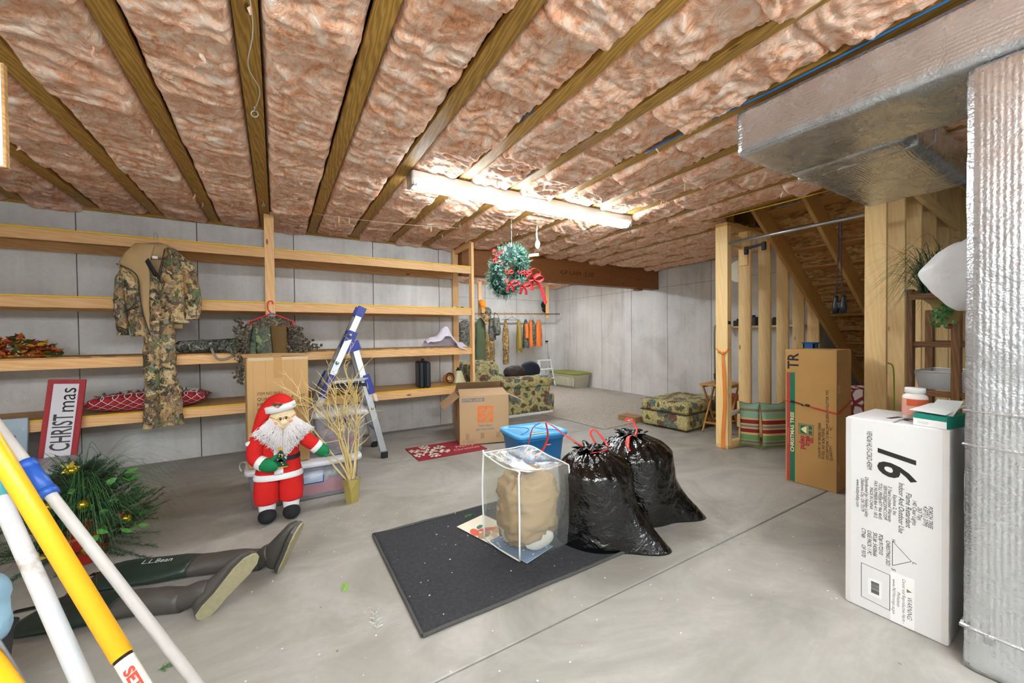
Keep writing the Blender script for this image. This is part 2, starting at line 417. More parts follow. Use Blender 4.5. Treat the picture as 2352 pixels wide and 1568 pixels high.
conc_wall('wall_recess_back', 'x', YR, 2.1, XR, ZC+.02, [XR-.35-.92*k for k in range(0, 5)])
conc_wall('wall_recess_left', 'y', 2.33, YW+.2, YR, ZC+.02, [6.4, 7.3, 8.2], face=1)
conc_wall('wall_left', 'y', -4.6, -3.2, YW, ZC+.02, [-2.4+.92*k for k in range(0, 9)], face=1)
conc_wall('wall_front', 'x', -3.2, -4.6, 9.4, ZC+.02, [-4.1+.92*k for k in range(0, 15)], face=1)
conc_wall('wall_stair_end', 'y', 9.4, -3.2, 2.86, 3.9, [], face=-1)
conc_wall('wall_stair_side', 'x', 2.66, XR+.2, 9.4, 3.9, [], face=-1)
# ceiling: deck, truss chords, insulation batts
ce = struct('ceiling')
JX = [-.083+.481*k for k in range(-10, 15)]
mesh('subfloor', boxv(-4.6, 4.3, -3.2, YR, 2.93, 2.96), BOXF, M_OSB, ce)
mesh('subfloor', boxv(4.3, XR+.2, 2.66, YR, 2.93, 2.96), BOXF, M_OSB, ce)
mesh('subfloor', boxv(4.3, 9.4, -3.2, 1.0, 2.93, 2.96), BOXF, M_OSB, ce)
mesh('upper_deck', boxv(3.6, 9.6, .8, 2.9, 4.6, 4.63), BOXF, M_OSB, ce)
for x in JX:
    if x > XR: continue
    segs = [(-3.2, YW+.1)] if x < 2.3 else ([(-3.2, YR)] if x < 4.25 else [(2.66, YR), (-3.2, .95)])
    for (y0, y1) in segs:
        board('joist', (x, y0, ZC+.019), (x, y1, ZC+.019), .089, .038, M_TRUSS, ce)
        board('joist_web', (x, y0, ZC+.18), (x, y1, ZC+.18), .038, .28, M_TRUSS, ce)
for (jx_, jy_) in ((1.36, 1.9), (1.36, 3.6), (1.841, 2.6), (2.322, 1.7), (2.322, 3.3), (.879, 2.9), (.398, 3.6), (2.803, 2.5), (-.564, 3.4), (3.284, 3.0)):
    jn = min(JX, key=lambda q: abs(q-jx_)); sd = -1 if jn > 0 else 1
    MB().box(jn+sd*.0445, jn+sd*.0462, jy_, jy_+.15, ZC+.004, ZC+.075).build('truss_plate', M_STEEL, ce)
# top plate on the concrete wall
board('sill_plate', (-4.6, YW+.07, ZC+.0), (2.33, YW+.07, ZC+.0), .18, .06, M_TRUSS, ce)
def batt(x0, x1, y0, y1, seed, drop):
    nx = max(8, int((x1-x0)/.0125)); ny = max(10, int((y1-y0)/.0135))
    U, V = np.meshgrid(np.linspace(0, 1, nx+1), np.linspace(0, 1, ny+1)); u = U.ravel(); v = V.ravel()
    x = x0+(x1-x0)*u; y = y0+(y1-y0)*v
    p = np.stack([x*3.4, y*6.5, np.full_like(x, seed*1.7)], 1)
    wp = vnoise(p*.7+3.3, 5); p2 = p+np.stack([wp*1.8, wp*2.6, wp*0], 1)
    n1 = fbm(p2, 11, 3); n2 = fbm(p2*2.6+9.1, 23, 3, .55, True); n3 = fbm(p*5.2, 41, 3, .6, True)
    ed = np.minimum(np.minimum(u, 1-u)*(x1-x0)/.05, 1); en = np.minimum(np.minimum(v, 1-v)*(y1-y0)/.035, 1)
    prof = np.sqrt(np.clip(1-(1-ed)**2, 0, 1)); pe = np.sqrt(np.clip(1-(1-en)**2, 0, 1))
    sag = (.018+.060*n1)*prof + drop*(v**1.6)*prof + .036*(n2-.45)*prof + .020*(n3-.5)*prof
    z = ZC+.055 - sag - .012*(1-prof)*0 + (1-pe)*.06 + (1-prof)*.02
    yj = y + .05*(fbm(np.stack([x*7, v*2, x*0+seed], 1), 61, 3)-.5)*(2*v-1)*np.abs(2*v-1)**3
    vs = np.stack([x, yj, z], 1)
    f = [(j*(nx+1)+i, (j+1)*(nx+1)+i, (j+1)*(nx+1)+i+1, j*(nx+1)+i+1) for j in range(ny) for i in range(nx)]
    # skirt up behind the edges
    me = bpy.data.meshes.new('insulation_batt'); me.from_pydata(vs.tolist(), [], f); me.materials.append(M_INS)
    me.polygons.foreach_set('use_smooth', [True]*len(f)); me.update()
    o = bpy.data.objects.new('insulation_batt', me); link(o, ce)
    b = np.array([x0, y0, 2.7]); o.location = b
    co = np.empty(len(vs)*3, np.float32); me.vertices.foreach_get('co', co); co = (co.reshape(-1, 3)-b).ravel(); me.vertices.foreach_set('co', co)
rb = random.Random(11)
for i, x in enumerate(JX[:-1]):
    x0, x1 = x+.046, JX[i+1]-.046
    if x0 > XR-.1: break
    x1 = min(x1, XR-.005)
    if x < 2.3: spans = [(-3.1, YW-.0)]
    elif x1 < 4.4: spans = [(-3.1, YR-.02)]
    else: spans = [(2.70, YR-.02)]
    for (ya, yb) in spans:
        y = ya
        while y < yb-.05:
            L = rb.uniform(.38, .78) if y > .6 else 1.3
            ye = min(yb, y+L)
            if yb-ye < .25: ye = yb
            batt(x0, x1, y, ye+.012, rb.randrange(1000), rb.uniform(.0, .065))
            y = ye
# long-strand tufts that hang out of the batts
ins_t = MB()
for k in range(70):
    x = rb.uniform(-1.6, 5.5); y = rb.uniform(1.6, 5.0)
    if x > 4.2 and y < 2.7: continue
    L = rb.uniform(.02, .07); w = rb.uniform(.004, .014)
    pts = [(x+rb.uniform(-.02, .02)*q, y+rb.uniform(-.02, .02)*q, 2.60-L*q) for q in (0, .35, .7, 1)]
    ins_t.tube(pts, [w*.8, w, w*.7, .001], 5)
o = ins_t.build('insulation_tufts', M_INS, ce, True); o['kind'] = 'stuff'
# main laminated beam across the recess
bm = thing('support_beam', 'dark brown laminated wood beam spanning the recess opening to the concrete wall', 'beam', (0, 5.27, 2.2))
board('beam_ply', (2.34, .045, .2), (5.35, .045, .2), .09, .40, M_LVL, bm)
board('beam_ply', (5.355, .045, .2), (XR, .045, .2), .09, .40, M_LVL, bm)
board('beam_ply', (2.34, .14, .2), (XR, .14, .2), .09, .40, M_LVL, bm)
board('bearing_block', (6.1, .09, -.02), (6.22, .09, -.02), .14, .04, M_LVL, bm)
text('GP LAM -2.0E', .11, P('faded_stamp_ink', '3d2614', .8), bm, (4.15, 0, .13), (1, 0, 0), (0, 0, 1), name='stamp', sx=1.2)
# stud walls either side of the stair
SX = [4.33, 4.80, 5.25, 5.70, 6.14, 6.58]
def stud_wall(name, y, x_end, zt):
    w = struct(name)
    board('bottom_plate', (4.31, y, .019), (x_end, y, .019), .14, .038, M_SPF, w)
    for k, x in enumerate(SX):
        if x > x_end: continue
        board('stud', (x, y, .038), (x, y, zt), .14, .038, M_SPF, w, up=(1, 0, 0))
    board('stud', (4.371, y, .038), (4.371, y, zt), .14, .038, M_SPF, w, up=(1, 0, 0))
    board('top_plate', (4.31, y, zt+.019), (x_end, y, zt+.019), .14, .038, M_STAIR, w)
    return w
wn = stud_wall('wall_stair_far', 2.563, XR, 2.50)
ws = struct('wall_stair_near')
board('bottom_plate', (4.31, 1.24, .019), (9.3, 1.24, .019), .14, .038, M_SPF, ws)
for k in range(12):
    x = 4.33+.455*k
    board('stud', (x, 1.24, .038), (x, 1.24, 2.9), .14, .038, M_SPF, ws, up=(1, 0, 0))
board('top_plate', (4.31, 1.24, 2.92), (9.3, 1.24, 2.92), .14, .038, M_SPF, ws)
board('diagonal_brace', (4.95, 1.14, 2.55), (6.3, 1.14, 2.42), .09, .038, M_SPF, ws, up=(0, 1, 0))
# cleats and blocking on the far stair wall
board('cleat', (4.79-.02, 2.563, 2.10), (4.79-.02, 2.563, 2.50), .10, .03, M_SPF, wn, up=(1, 0, 0))
board('cleat', (4.79-.02, 2.563, .17), (4.79-.02, 2.563, .48), .15, .03, M_SPF, wn, up=(1, 0, 0))
board('blocking', (4.39, 2.60, 2.37), (4.78, 2.60, 2.37), .04, .14, M_SPF, wn)
# staircase seen from below
st = thing('staircase', 'open-backed wooden basement staircase of stringers, treads and chipboard risers seen from below', 'staircase', (5.511, 1.9, 0))
for y in (.50, -.0, -.52):
    def L(xx): return 2.337-.704*xx
    x0, x1 = -1.42, 3.05
    prof = [(x0, L(x0)-.275), (x1, L(x1)-.275+.0), (x1, L(x1)+.0), (x0, L(x0)+.0)]
    v = [(x, y-.019, z) for x, z in prof]+[(x, y+.019, z) for x, z in prof]
    a = Vector((x0, y, L(x0)-.13)); b = Vector((x1, y, L(x1)-.13))
    o = board('stringer', a, b, .038, .235, M_STAIR, st)
for n in range(-5, 11):
    x = .28*n; z = 2.337-.197*n
    board('tread', (x+.15, -.54, z-.014), (x+.15, .54, z-.014), .295, .026, M_STAIR, st)
    board('riser', (x, -.54, z+.088), (x, .54, z+.088), .012, .166, M_OSB, st)
text('HUBER', .07, M_INK, st, (.28*2-.0068, .02-.09, 2.337-.197*2+.05), (0, -1, 0), (0, 0, 1), name='stamp')
# ------------------------------------------------------------------ fluorescent fixtures
def m_emit(name, col, s):
    t = NT(name); e = t.n('Emission'); e.inputs[0].default_value = lin(col); e.inputs[1].default_value = s
    t.l(e.outputs[0], t.t.nodes['Material Output'].inputs['Surface']); return t.m
M_TUBE = m_emit('fluorescent_tube', 'eaf6ff', LAMP)
def fixture(loc, label, chain=0.0):
    t = thing('shop_light', label, 'light', loc, group='ceiling shop lights')
    MB().cbox(0, 2.44, -.074, .074, .030, .095, .006).build('housing', M_WHITE, t)
    MB().cbox(.01, 2.43, -.018, .018, .02, .046, .004).build('ballast_cover', M_WHITE, t)
    if chain:
        for x in (.3, 2.14): MB().tube([(x, 0, .09), (x, 0, .09+chain)], .004, 6).build('hanging_chain', M_STEEL, t)
    for x in (-.012, 2.425):
        MB().cbox(x, x+.027, -.066, .066, -.02, .09, .004).build('end_cap', M_STEEL, t)
    for y in (-.042, .042):
        v, f = tubevf([(.02, y, .002), (2.42, y, .002)], .019, 12)
        mesh('tube', v, f, M_TUBE, t, True)
        for x in (.014, 2.402): v, f = tubevf([(x, y, .002), (x+.024, y, .002)], .020, 10); mesh('tube_socket', v, f, M_WHITE, t, True)
    return t
fixture((.93, 3.075, 2.502), 'long white fluorescent shop light glowing under the ceiling insulation')
fixture((-2.75, .12, 2.22), 'long fluorescent shop light on the joists above the near left corner', .29)
fixture((-.35, -.55, 2.22), 'added out-of-view fluorescent shop light right above the camera', .29)  # extra fixture out of view, added to even out the room light
fixture((-3.3, -1.6, 2.22), 'added out-of-view fluorescent shop light in the far left near corner', .29)  # added fill fixture behind the camera, never in view
fixture((-.5, -1.6, 2.22), 'added out-of-view fluorescent shop light at the near end of the basement', .29)  # unseen fixture added so the near end is lit more evenly
fixture((3.3, 6.7, 2.502), 'long fluorescent shop light over the clothes rail in the recess')

# ------------------------------------------------------------------ foil-wrapped ducts
dt = thing('trunk_duct', 'foil-wrapped rectangular main duct hung under the joists', 'duct', (2.25, 0, 2.298))
def crumple_box(x0, x1, y0, y1, z0, z1, r, seed, step=.035, amp=.006):
    """box with rounded, slightly crumpled faces"""
    v, f = [], []
    nx, ny, nz = [max(2, int((b-a)/step)) for a, b in ((x0,x1),(y0,y1),(z0,z1))]
    idx = {}
    def vert(i, j, k):
        if (i,j,k) not in idx: idx[(i,j,k)] = len(v); v.append((x0+(x1-x0)*i/nx, y0+(y1-y0)*j/ny, z0+(z1-z0)*k/nz))
        return idx[(i,j,k)]
    for i in range(nx):
        for j in range(ny):
            f.append((vert(i,j,0), vert(i,j+1,0), vert(i+1,j+1,0), vert(i+1,j,0))); f.append((vert(i,j,nz), vert(i+1,j,nz), vert(i+1,j+1,nz), vert(i,j+1,nz)))
    for i in range(nx):
        for k in range(nz):
            f.append((vert(i,0,k), vert(i+1,0,k), vert(i+1,0,k+1), vert(i,0,k+1))); f.append((vert(i,ny,k), vert(i,ny,k+1), vert(i+1,ny,k+1), vert(i+1,ny,k)))
    for j in range(ny):
        for k in range(nz):
            f.append((vert(0,j,k), vert(0,j,k+1), vert(0,j+1,k+1), vert(0,j+1,k))); f.append((vert(nx,j,k), vert(nx,j+1,k), vert(nx,j+1,k+1), vert(nx,j,k+1)))
    a = np.array(v); lo = np.array([x0,y0,z0])+r; hi = np.array([x1,y1,z1])-r
    q = np.clip(a, lo, hi); d = a-q; L = np.linalg.norm(d, axis=1); L[L == 0] = 1; a = q+d/L[:, None]*np.minimum(L, r)[:, None]
    nrm = d/L[:, None]
    n = fbm(a*9+seed, seed, 4); n2 = fbm(a*np.array([4, 14, 9])+seed, seed+7, 3, .5, True)
    a = a+nrm*((n-.5)*2*amp+(n2-.5)*amp)[:, None]
    return a.tolist(), f
mesh('duct_run', *crumple_box(0, .57, -1.6, 1.25, 0, .250, .022, 3), M_FOILY, dt, True)
mesh('branch_run', *crumple_box(.555, 1.86, .68, 1.243, 0, .25, .05, 5), M_FOILX, dt, True)
mesh('seam_tape', *crumple_box(.70, .78, .675, 1.248, -.004, .2, .02, 8), M_FOILY, dt, True)
dv = thing('return_duct', 'foil-wrapped upright duct standing on the floor at the right edge', 'duct', (2.25, .39, 0))
mesh('duct_drop', *crumple_box(0, .52, -.62, 0, .0, 2.288, .02, 9, .035, .004), M_FOILZ, dv, True)
for z in (.16, .86, .99): mesh('foil_tape', *crumple_box(-.004, .3, -.60, .004, z, z+.012, .005, 12), M_FOILY, dv, True)
for y in (-.07, -.55): MB().cbox(-.012, .01, y-.012, y+.012, .135, .165, .003).build('clip', M_STEEL, dv)
# hanger wires beside the branch
for k, pts in enumerate(([(2.98, .62, 2.58), (2.98, .62, 2.40), (2.99, .62, 2.30), (3.02, .66, 2.285)], [(3.10, .50, 2.58), (3.09, .52, 2.45), (3.16, .50, 2.34), (3.22, .46, 2.25)])):
    v, f = tubevf(pts, (.004, .007)[k], 8); o = mesh('hanging_wire', v, f, (M_STEEL, M_BLACK)[k], None, True)
    tag(o, ('thin grey hanger wire against the branch duct', 'black cable hanging behind the upright foil duct')[k], 'wire')
v, f = tubevf([(2.27, y, 2.585+.006*math.sin(y*5)) for y in np.linspace(-.2, 1.9, 24)], .006, 8)
tag(mesh('electrical_cable', v, f, P('blue_cable', '2a6fae', .5), None, True), 'blue cable running above the foil trunk duct', 'cable')
for k, (col, lab) in enumerate((('d9b53a', 'yellow cable sagging along the ceiling edge by the stairs'), ('c8552a', 'orange cable beside the yellow one above the stair post'))):
    v, f = tubevf([(4.25+k*.02+.008*math.sin(y*3), y, 2.575-.012*math.sin((y-.9)*2.2)+.004*k) for y in np.linspace(.9, 2.75-.5*k, 22)], .005, 7)
    tag(mesh('electrical_cable', v, f, P('cable_'+col, col, .5), None, True), lab, 'cable')

# ------------------------------------------------------------------ long storage shelf
SHZ = [2.245, 1.68, 1.155, .638]; YF = 4.84
sh = thing('storage_shelf', 'long built-in lumber storage shelf of four tiers along the concrete wall', 'shelf', (0, YF, 0))
XL = -3.4; XE = 2.28
for zi, z in enumerate(SHZ):
    for (a, b) in ((XL, -.09), (-.002, XE)):
        board('front_rail', (a, .019, z-.045-.012), (b, .019, z-.045-.012), .038, .089, M_FIR, sh)
        board('back_rail', (a, .585, z-.045-.012), (b, .585, z-.045-.012), .038, .089, M_FIR, sh)
    for (a, b) in ((XL, -.6), (-.598, 1.0), (1.002, XE)):
        board('shelf_panel', (a, .303, z-.006), (b, .303, z-.006), .60, .012, M_OSB if zi < 3 else M_PLY, sh)
    # bright yellow edge of the deck
    for (a, b) in ((XL, -.09), (-.002, XE)):
        if zi != 2: mesh('yellow_edge', boxv(a, b, -.0015, .002, z-.012, z+.0005), BOXF, P('yellow_edge_paint', 'e8b71c', .6), sh)
board('post', (-.046, .02, 0), (-.046, .02, ZC), .038, .089, M_FIR, sh, up=(1, 0, 0))
board('post', (-.046, .585, 0), (-.046, .585, ZC), .038, .089, M_FIR, sh, up=(1, 0, 0))
board('post', (2.30, .03, 0), (2.30, .03, ZC-.03), .089, .038, M_FIR, sh, up=(1, 0, 0))
board('post', (2.29, .575, 0), (2.29, .575, ZC-.03), .038, .089, M_FIR, sh, up=(1, 0, 0))
board('post', (-3.3, .02, 0), (-3.3, .02, ZC), .038, .089, M_FIR, sh, up=(1, 0, 0))
board('top_tie', (2.30, .05, ZC-.045), (2.30, .6, ZC-.045), .038, .089, M_FIR, sh)
# ------------------------------------------------------------------ helpers for soft things
def ribbon(name, pts, w, mat, parent=None, th=.0015, side=None, taper=None):
    fr = frames(pts); v = []; n = len(fr)
    for i, (p, t, u, s) in enumerate(fr):
        d = Vector(side).normalized() if side is not None else s
        ww = w*(taper[i] if taper else 1)
        v += [p-d*ww/2, p+d*ww/2]
    f = [(2*i, 2*i+1, 2*i+3, 2*i+2) for i in range(n-1)]
    return solid(mesh(name, v, f, mat, parent, True), th)
def smooth_pts(ctrl, n=6):
    """Catmull-Rom through the control points"""
    c = [Vector(p) for p in ctrl]; c = [c[0]*2-c[1]]+c+[c[-1]*2-c[-2]]; out = []
    for i in range(1, len(c)-2):
        for k in range(n):
            t = k/n; a, b, d, e = c[i-1], c[i], c[i+1], c[i+2]
            out.append(.5*((2*b)+(d-a)*t+(2*a-5*b+4*d-e)*t*t+(3*b-a-3*d+e)*t**3))
    out.append(c[-2]); return out
def ell(c, rx, ry, rz, n=16, m=10, seed=None, amp=0.0, sc=8.0):
    v, f = [], []
    for j in range(m+1):
        th = PI*j/m
        for i in range(n):
            a = 2*PI*i/n; v.append((c[0]+rx*math.sin(th)*math.cos(a), c[1]+ry*math.sin(th)*math.sin(a), c[2]-rz*math.cos(th)))
    for j in range(m):
        for i in range(n): f.append((j*n+i, j*n+(i+1) % n, (j+1)*n+(i+1) % n, (j+1)*n+i))
    if seed is not None:
        a = np.array(v); d = a-np.array(c); L = np.linalg.norm(d, axis=1)+1e-6; k = (fbm(a*sc+seed, seed, 4)-.5)*2*amp
        v = (a+d/L[:, None]*k[:, None]).tolist()
    return v, f
def pillow_vf(w, h, t, n=22, seed=1, amp=.01, pinch=.82):
    """stuffed cushion lying in xy, thickness on z"""
    v = []; f = []
    for s in (1, -1):
        for j in range(n+1):
            for i in range(n+1):
                u, q = i/n*2-1, j/n*2-1
                e = max(0, (1-u*u))**.5*max(0, (1-q*q))**.5
                sh = 1-(1-pinch)*(1-abs(q))*abs(u)**3*.0 - .10*(1-q*q)*abs(u)**4 - .0
                sv = 1-.10*(1-u*u)*abs(q)**4
                v.append((u*w/2*sh, q*h/2*sv, s*t/2*e**.8))
    m = (n+1)**2
    for s in (0, 1):
        for j in range(n):
            for i in range(n):
                q = (s*m+j*(n+1)+i, s*m+j*(n+1)+i+1, s*m+(j+1)*(n+1)+i+1, s*m+(j+1)*(n+1)+i); f.append(q if s == 0 else q[::-1])
    a = np.array(v); k = (fbm(a*7+seed, seed, 3)-.5)*2*amp; a[:, 2] += k*(np.sign(a[:, 2])*1)
    return a.tolist(), f
def tape_strip(parent, box, mat, name='packing_tape'): return mesh(name, boxv(*box), BOXF, mat, parent)
M_TAPE = P('brown_packing_tape', 'b58a4c', .3, var=.05)
M_RED = P('red_plastic', 'd8261f', .4, var=.08)

# ------------------------------------------------------------------ white carton
wb = thing('tall_carton', 'tall white carton marked 16 standing beside the upright foil duct', 'box', (2.34, .44, 0))
M_WC = P('white_carton', 'dcdad6', .6, var=.03, vs=4)
Wx, Wy, Wz = .36, .338, .895
mesh('carton', *cboxvf(0, Wx, 0, Wy, 0, Wz, .006), M_WC, wb)
MB().box(.002, Wx-.002, .165, .173, Wz, Wz+.0015).build('flap_seam', P('seam_shadow', '8d8a84', .8), wb)
M_CT = P('clear_tape', 'd6d2cc', .25, var=.03)
for y in (.0, .318): tape_strip(wb, (-.0012, 0, y, y+.02, .01, Wz-.005), M_CT)
def wt(s, size, ydist, ztop, **k):
    """print on the -x face, reading downwards (lines run down, tops to the right)"""
    return text(s, size, M_INK, wb, (0, ydist, ztop), (0, 0, -1), (0, -1, 0), **k)
wt('16', .172, .218, .795, bold=.004, shear=.25, fit=.125, name='big_number')
small = [('VEND# HL15-CSKD-45RM', .027, .26, .842, .178), ('Distributed by: Hobby Lobby', .0175, .266, .625, .187), ('Oklahoma City, OK 73179', .0175, .281, .615, .155), ('www.hobbylobby.com', .0175, .298, .605, .13),
    ('MADE IN CHINA', .017, .249, .583, .10), ('FAX NUMBER:866 411 1812', .017, .234, .618, .17), ('TOLL FREE#:877 966 4645', .017, .218, .613, .165), ('SERVICE@EQ2INC.COM', .017, .201, .607, .155),
    ('3 Years Limited Warranty', .018, .186, .608, .16), ('Equinox 2, Inc.', .017, .169, .576, .093), ('Indoor And Outdoor Use', .026, .151, .636, .222), ('Flame Retardant', .026, .128, .599, .152), ('140 Clear Lights', .019, .107, .574, .107),
    ('263 Tips', .019, .091, .549, .056), ('4.5FT(1.37M)', .019, .074, .56, .085), ('PORCH TREE', .019, .059, .564, .093),
    ('PO# 9172310', .021, .217, .379, .092), ('CHRISTMAS 2021', .020, .192, .361, .113), ('SKU#: 5458666', .021, .237, .379, .11), ('CASE PACK: 1 PC', .021, .257, .38, .112), ('CTN#:       OF 9370', .021, .278, .382, .135),
    ('H', .018, .173, .376, .012), ('S', .018, .173, .246, .012), ('L', .018, .106, .305, .010), ('WARNING:', .022, .122, .144, .10), ('Cancer and Reproductive Harm -', .0150, .138, .214, .196), ('Phthalates', .0150, .155, .148, .066), ('www.P65Warnings.ca.gov', .0150, .170, .197, .158)]
for s, z_, y_, zt, ft_ in small: wt(s, z_, y_, zt, fit=ft_, shear=.2)
def lineloop(parent, pts, w, mat, closed=True, name='printed_outline'):
    m = MB(); n = len(pts)
    for i in range(n if closed else n-1):
        a, b = Vector(pts[i]), Vector(pts[(i+1) % n]); m.tube([a, b], w/2, 4)
    return m.build(name, mat, parent)
lineloop(wb, [(0, .171, .365), (0, .171, .255), (0, .11, .303)], .002, M_INK)
lineloop(wb, [(0, .279, .215), (0, .179, .207), (0, .179, .047), (0, .279, .056)], .002, M_INK)
mesh('paper_label', boxv(-.001, 0, .205, .255, .08, .161), BOXF, M_WHITE, wb)
m = MB()
zz = .095
while zz < .148: w = random.choice((.001, .0015, .0025)); m.box(-.0018, -.001, .215, .243, zz, zz+w); zz += w+random.choice((.001, .002))
m.build('barcode', M_INK, wb)
mesh('warning_label', boxv(-.0006, 0, .10, .177, .005, .228), BOXF, P('label_paper', 'efedea', .6, var=.02), wb)
MB().add([(-.001, .124, .160), (-.001, .107, .168), (-.001, .124, .176)], [(0, 1, 2)]).build('warning_mark', P('warning_yellow', '7d7a4a', .7), wb)
text('16', .12, M_INK, wb, (.10, .245, Wz), (0, -1, 0), (1, 0, 0), sx=1.1, bold=.003, shear=.2, name='big_number')
# pill bottle and carton of gloves on top
bt = thing('supplement_bottle', 'white screw-cap bottle with pink and orange label on the white carton', 'bottle', (2.53, .585, Wz+.001))
v, f = lathevf([(0, 0), (.040, 0), (.043, .006), (.043, .098), (.040, .108), (.028, .118), (.028, .122)], 28); mesh('body', v, f, P('bottle_white', 'e8dfd8', .35, var=.03), bt, True)
v, f = lathevf([(.0436, .014), (.0436, .094)], 28); mesh('label', v, f, P('pink_label', 'd9a08e', .5, var=.08, vs=60), bt, True)
v, f = lathevf([(.0441, .062), (.0441, .092)], 28); v = [p for p in v]; f = [q for i, q in enumerate(f) if i in range(12, 21)]; mesh('label_flash', v, f, P('orange_flash', 'cf5a32', .5), bt, True)
v, f = lathevf([(0, .143), (.033, .143), (.035, .140), (.035, .120), (.030, .118), (0, .118)][::-1], 28); mesh('cap', v, f, M_WHITE, bt, True)
gb = thing('glove_box', 'open teal and white cardboard box lying on the white carton', 'box', (2.40, .487, Wz+.001), rz=math.radians(-12))
MB().cbox(-.05, .13, -.05, .055, 0, .052, .002).build('body', P('teal_card', '15836f', .5, var=.06), gb)
mesh('white_panel', boxv(-.0515, -.05, -.05, .055, .0, .030), BOXF, M_WHITE, gb)
for k in range(3): v, f = tubevf([(-.0515, .035-.012*k+.004*math.cos(a), .014+.004*math.sin(a)) for a in np.linspace(0, 2*PI, 12)], .0006, 4); mesh('printed_icon', v, f, P('grey_print', '9aa6a4', .6), gb)
solid(mesh('open_flap', [(-.05, .07, .062), (-.06, -.05, .06), (.09, -.05, .088), (.09, .06, .083)], [(0, 1, 2, 3)], M_WHITE, gb), .0015)
solid(mesh('open_flap', [(-.02, .03, .054), (-.03, -.06, .054), (.06, -.055, .11), (.07, .03, .105)], [(0, 1, 2, 3)], P('flap_grey', 'c9cfcb', .6), gb), .0015)

# ------------------------------------------------------------------ christmas tree carton
tb = thing('tree_carton', 'tall brown christmas tree carton strapped with a red cord beside the stairs', 'box', (3.845, 1.335, 0), rz=math.radians(3))
Ty, Tz, Tx = .365, 1.155, .33
mesh('carton', *cboxvf(0, Tx, 0, Ty, 0, Tz, .005), P('brown_carton', 'b98d52', .8, var=.08, vs=4, bs=.12, bscale=80, bd=.001), tb)
mesh('red_band', boxv(-.0012, 0, .329, .353, .01, .955), BOXF, P('faded_red_print', 'b03a38', .7), tb)
mesh('green_band', boxv(-.0012, 0, .293, .329, .01, .955), BOXF, P('green_print', '17704f', .7), tb)
def tt(s, size, y, z, mat=M_INK, **k): return text(s, size, mat, tb, (-.0012, y, z), (0, 0, 1), (0, 1, 0), **k)
tt('TR', .115, .268, .985, bold=.002, fit=.138)
tt('CHRISTMAS TREE', .037, .300, .265, P('cream_print', 'e8dfa8', .7), bold=.001, fit=.345)
tt('FLAME RETARDANT', .014, .337, .33, P('pale_red_print', 'd9827c', .7), fit=.14)
tt('COUNTRY OF ORIGIN: CHINA', .026, .108, .254, fit=.297); tt('MODEL NO: BQB-75SP/GL', .026, .083, .254, fit=.258)
tt('DESCRIPTION: 7.5 BALSAM QUEEN W/GLITTER TIPS', .026, .056, .256, fit=.57); tt('QUANTITY:        1        PC', .026, .031, .254, fit=.278)
RP = P('red_print', 'ab2f37', .7)
tt('puleo', .056, .223, .305, RP, bold=.002, fit=.115); tt('tree', .056, .187, .34, RP, bold=.002, fit=.085); tt('co.', .056, .161, .37, RP, bold=.002, fit=.05)
lineloop(tb, [(-.0012, .264, .521), (-.0012, .158, .521), (-.0012, .158, .432), (-.0012, .264, .432)], .003, MATS['green_print'])
dy_, dz_ = .018, .040
m = MB(); m.add([(-.0014, .235+dy_, .472+dz_), (-.0014, .185+dy_, .472+dz_), (-.0014, .185+dy_, .40+dz_), (-.0014, .235+dy_, .40+dz_)], [(0, 1, 2, 3)]).add([(-.0014, .175+dy_, .472+dz_), (-.0014, .15+dy_, .472+dz_), (-.0014, .15+dy_, .44+dz_), (-.0014, .175+dy_, .44+dz_)], [(0, 1, 2, 3)]).add([(-.0014, .175+dy_, .43+dz_), (-.0014, .15+dy_, .43+dz_), (-.0014, .15+dy_, .40+dz_), (-.0014, .175+dy_, .40+dz_)], [(0, 1, 2, 3)])
m.build('logo_panel', MATS['green_print'], tb)
tr_ = [(.232, .435), (.214, .450), (.218, .450), (.202, .458), (.206, .458), (.188, .466), (.188, .405), (.206, .412), (.202, .412), (.218, .420), (.214, .420)]
mesh('logo_tree', [(-.0018, y+dy_, z+dz_) for y, z in tr_], [tuple(range(len(tr_)))], MATS['cream_print'], tb)
for bx in ((-.0008, 0, .0, .03, .0, Tz), (-.0014, 0, .0, .085, .80, .87), (-.0014, 0, .0, .11, .165, .235), (-.0014, 0, Ty-.12, Ty-.085, .23, .28), (-.0014, 0, .268, .35, .955, .985)): tape_strip(tb, bx, M_TAPE)
for bx in ((0, .06, -.0014, 0, .80, .87), (0, .05, -.0014, 0, .165, .235)): tape_strip(tb, bx, M_TAPE)
mesh('worn_edge', boxv(-.002, .004, -.002, .004, .0, Tz), BOXF, P('torn_edge', '6e5138', .9, var=.4, vs=40), tb)
cz = .69
v, f = tubevf([(.10, Ty+.008, cz+.02), (-.005, Ty+.006, cz+.02), (-.007, Ty-.06, cz+.015), (-.007, Ty-.11, cz+.002)], .005, 8); mesh('elastic_cord', v, f, M_RED, tb, True)
v, f = tubevf([(-.007, Ty-.165, cz-.006), (-.008, .15, cz-.02), (-.007, .0, cz-.045), (.003, -.008, cz-.045), (.18, -.008, cz-.01), (Tx, -.006, cz+.03), (Tx+.006, .02, cz+.035)], .005, 8); mesh('elastic_cord', v, f, M_RED, tb, True)
v, f = tubevf([(-.008, Ty-.06, cz+.014), (-.01, Ty-.10, cz+.004), (-.012, Ty-.13, cz-.002), (-.012, Ty-.14, cz-.008), (-.009, Ty-.125, cz-.012)], .004, 8); mesh('cord_hook', v, f, M_BLACK, tb, True)
for y, z in ((Ty-.055, cz+.014), (Ty-.165, cz-.005)): v, f = tubevf([(-.008, y+.014, z+.002), (-.008, y-.014, z-.002)], .009, 10); mesh('cord_end', v, f, M_BLACK, tb, True)
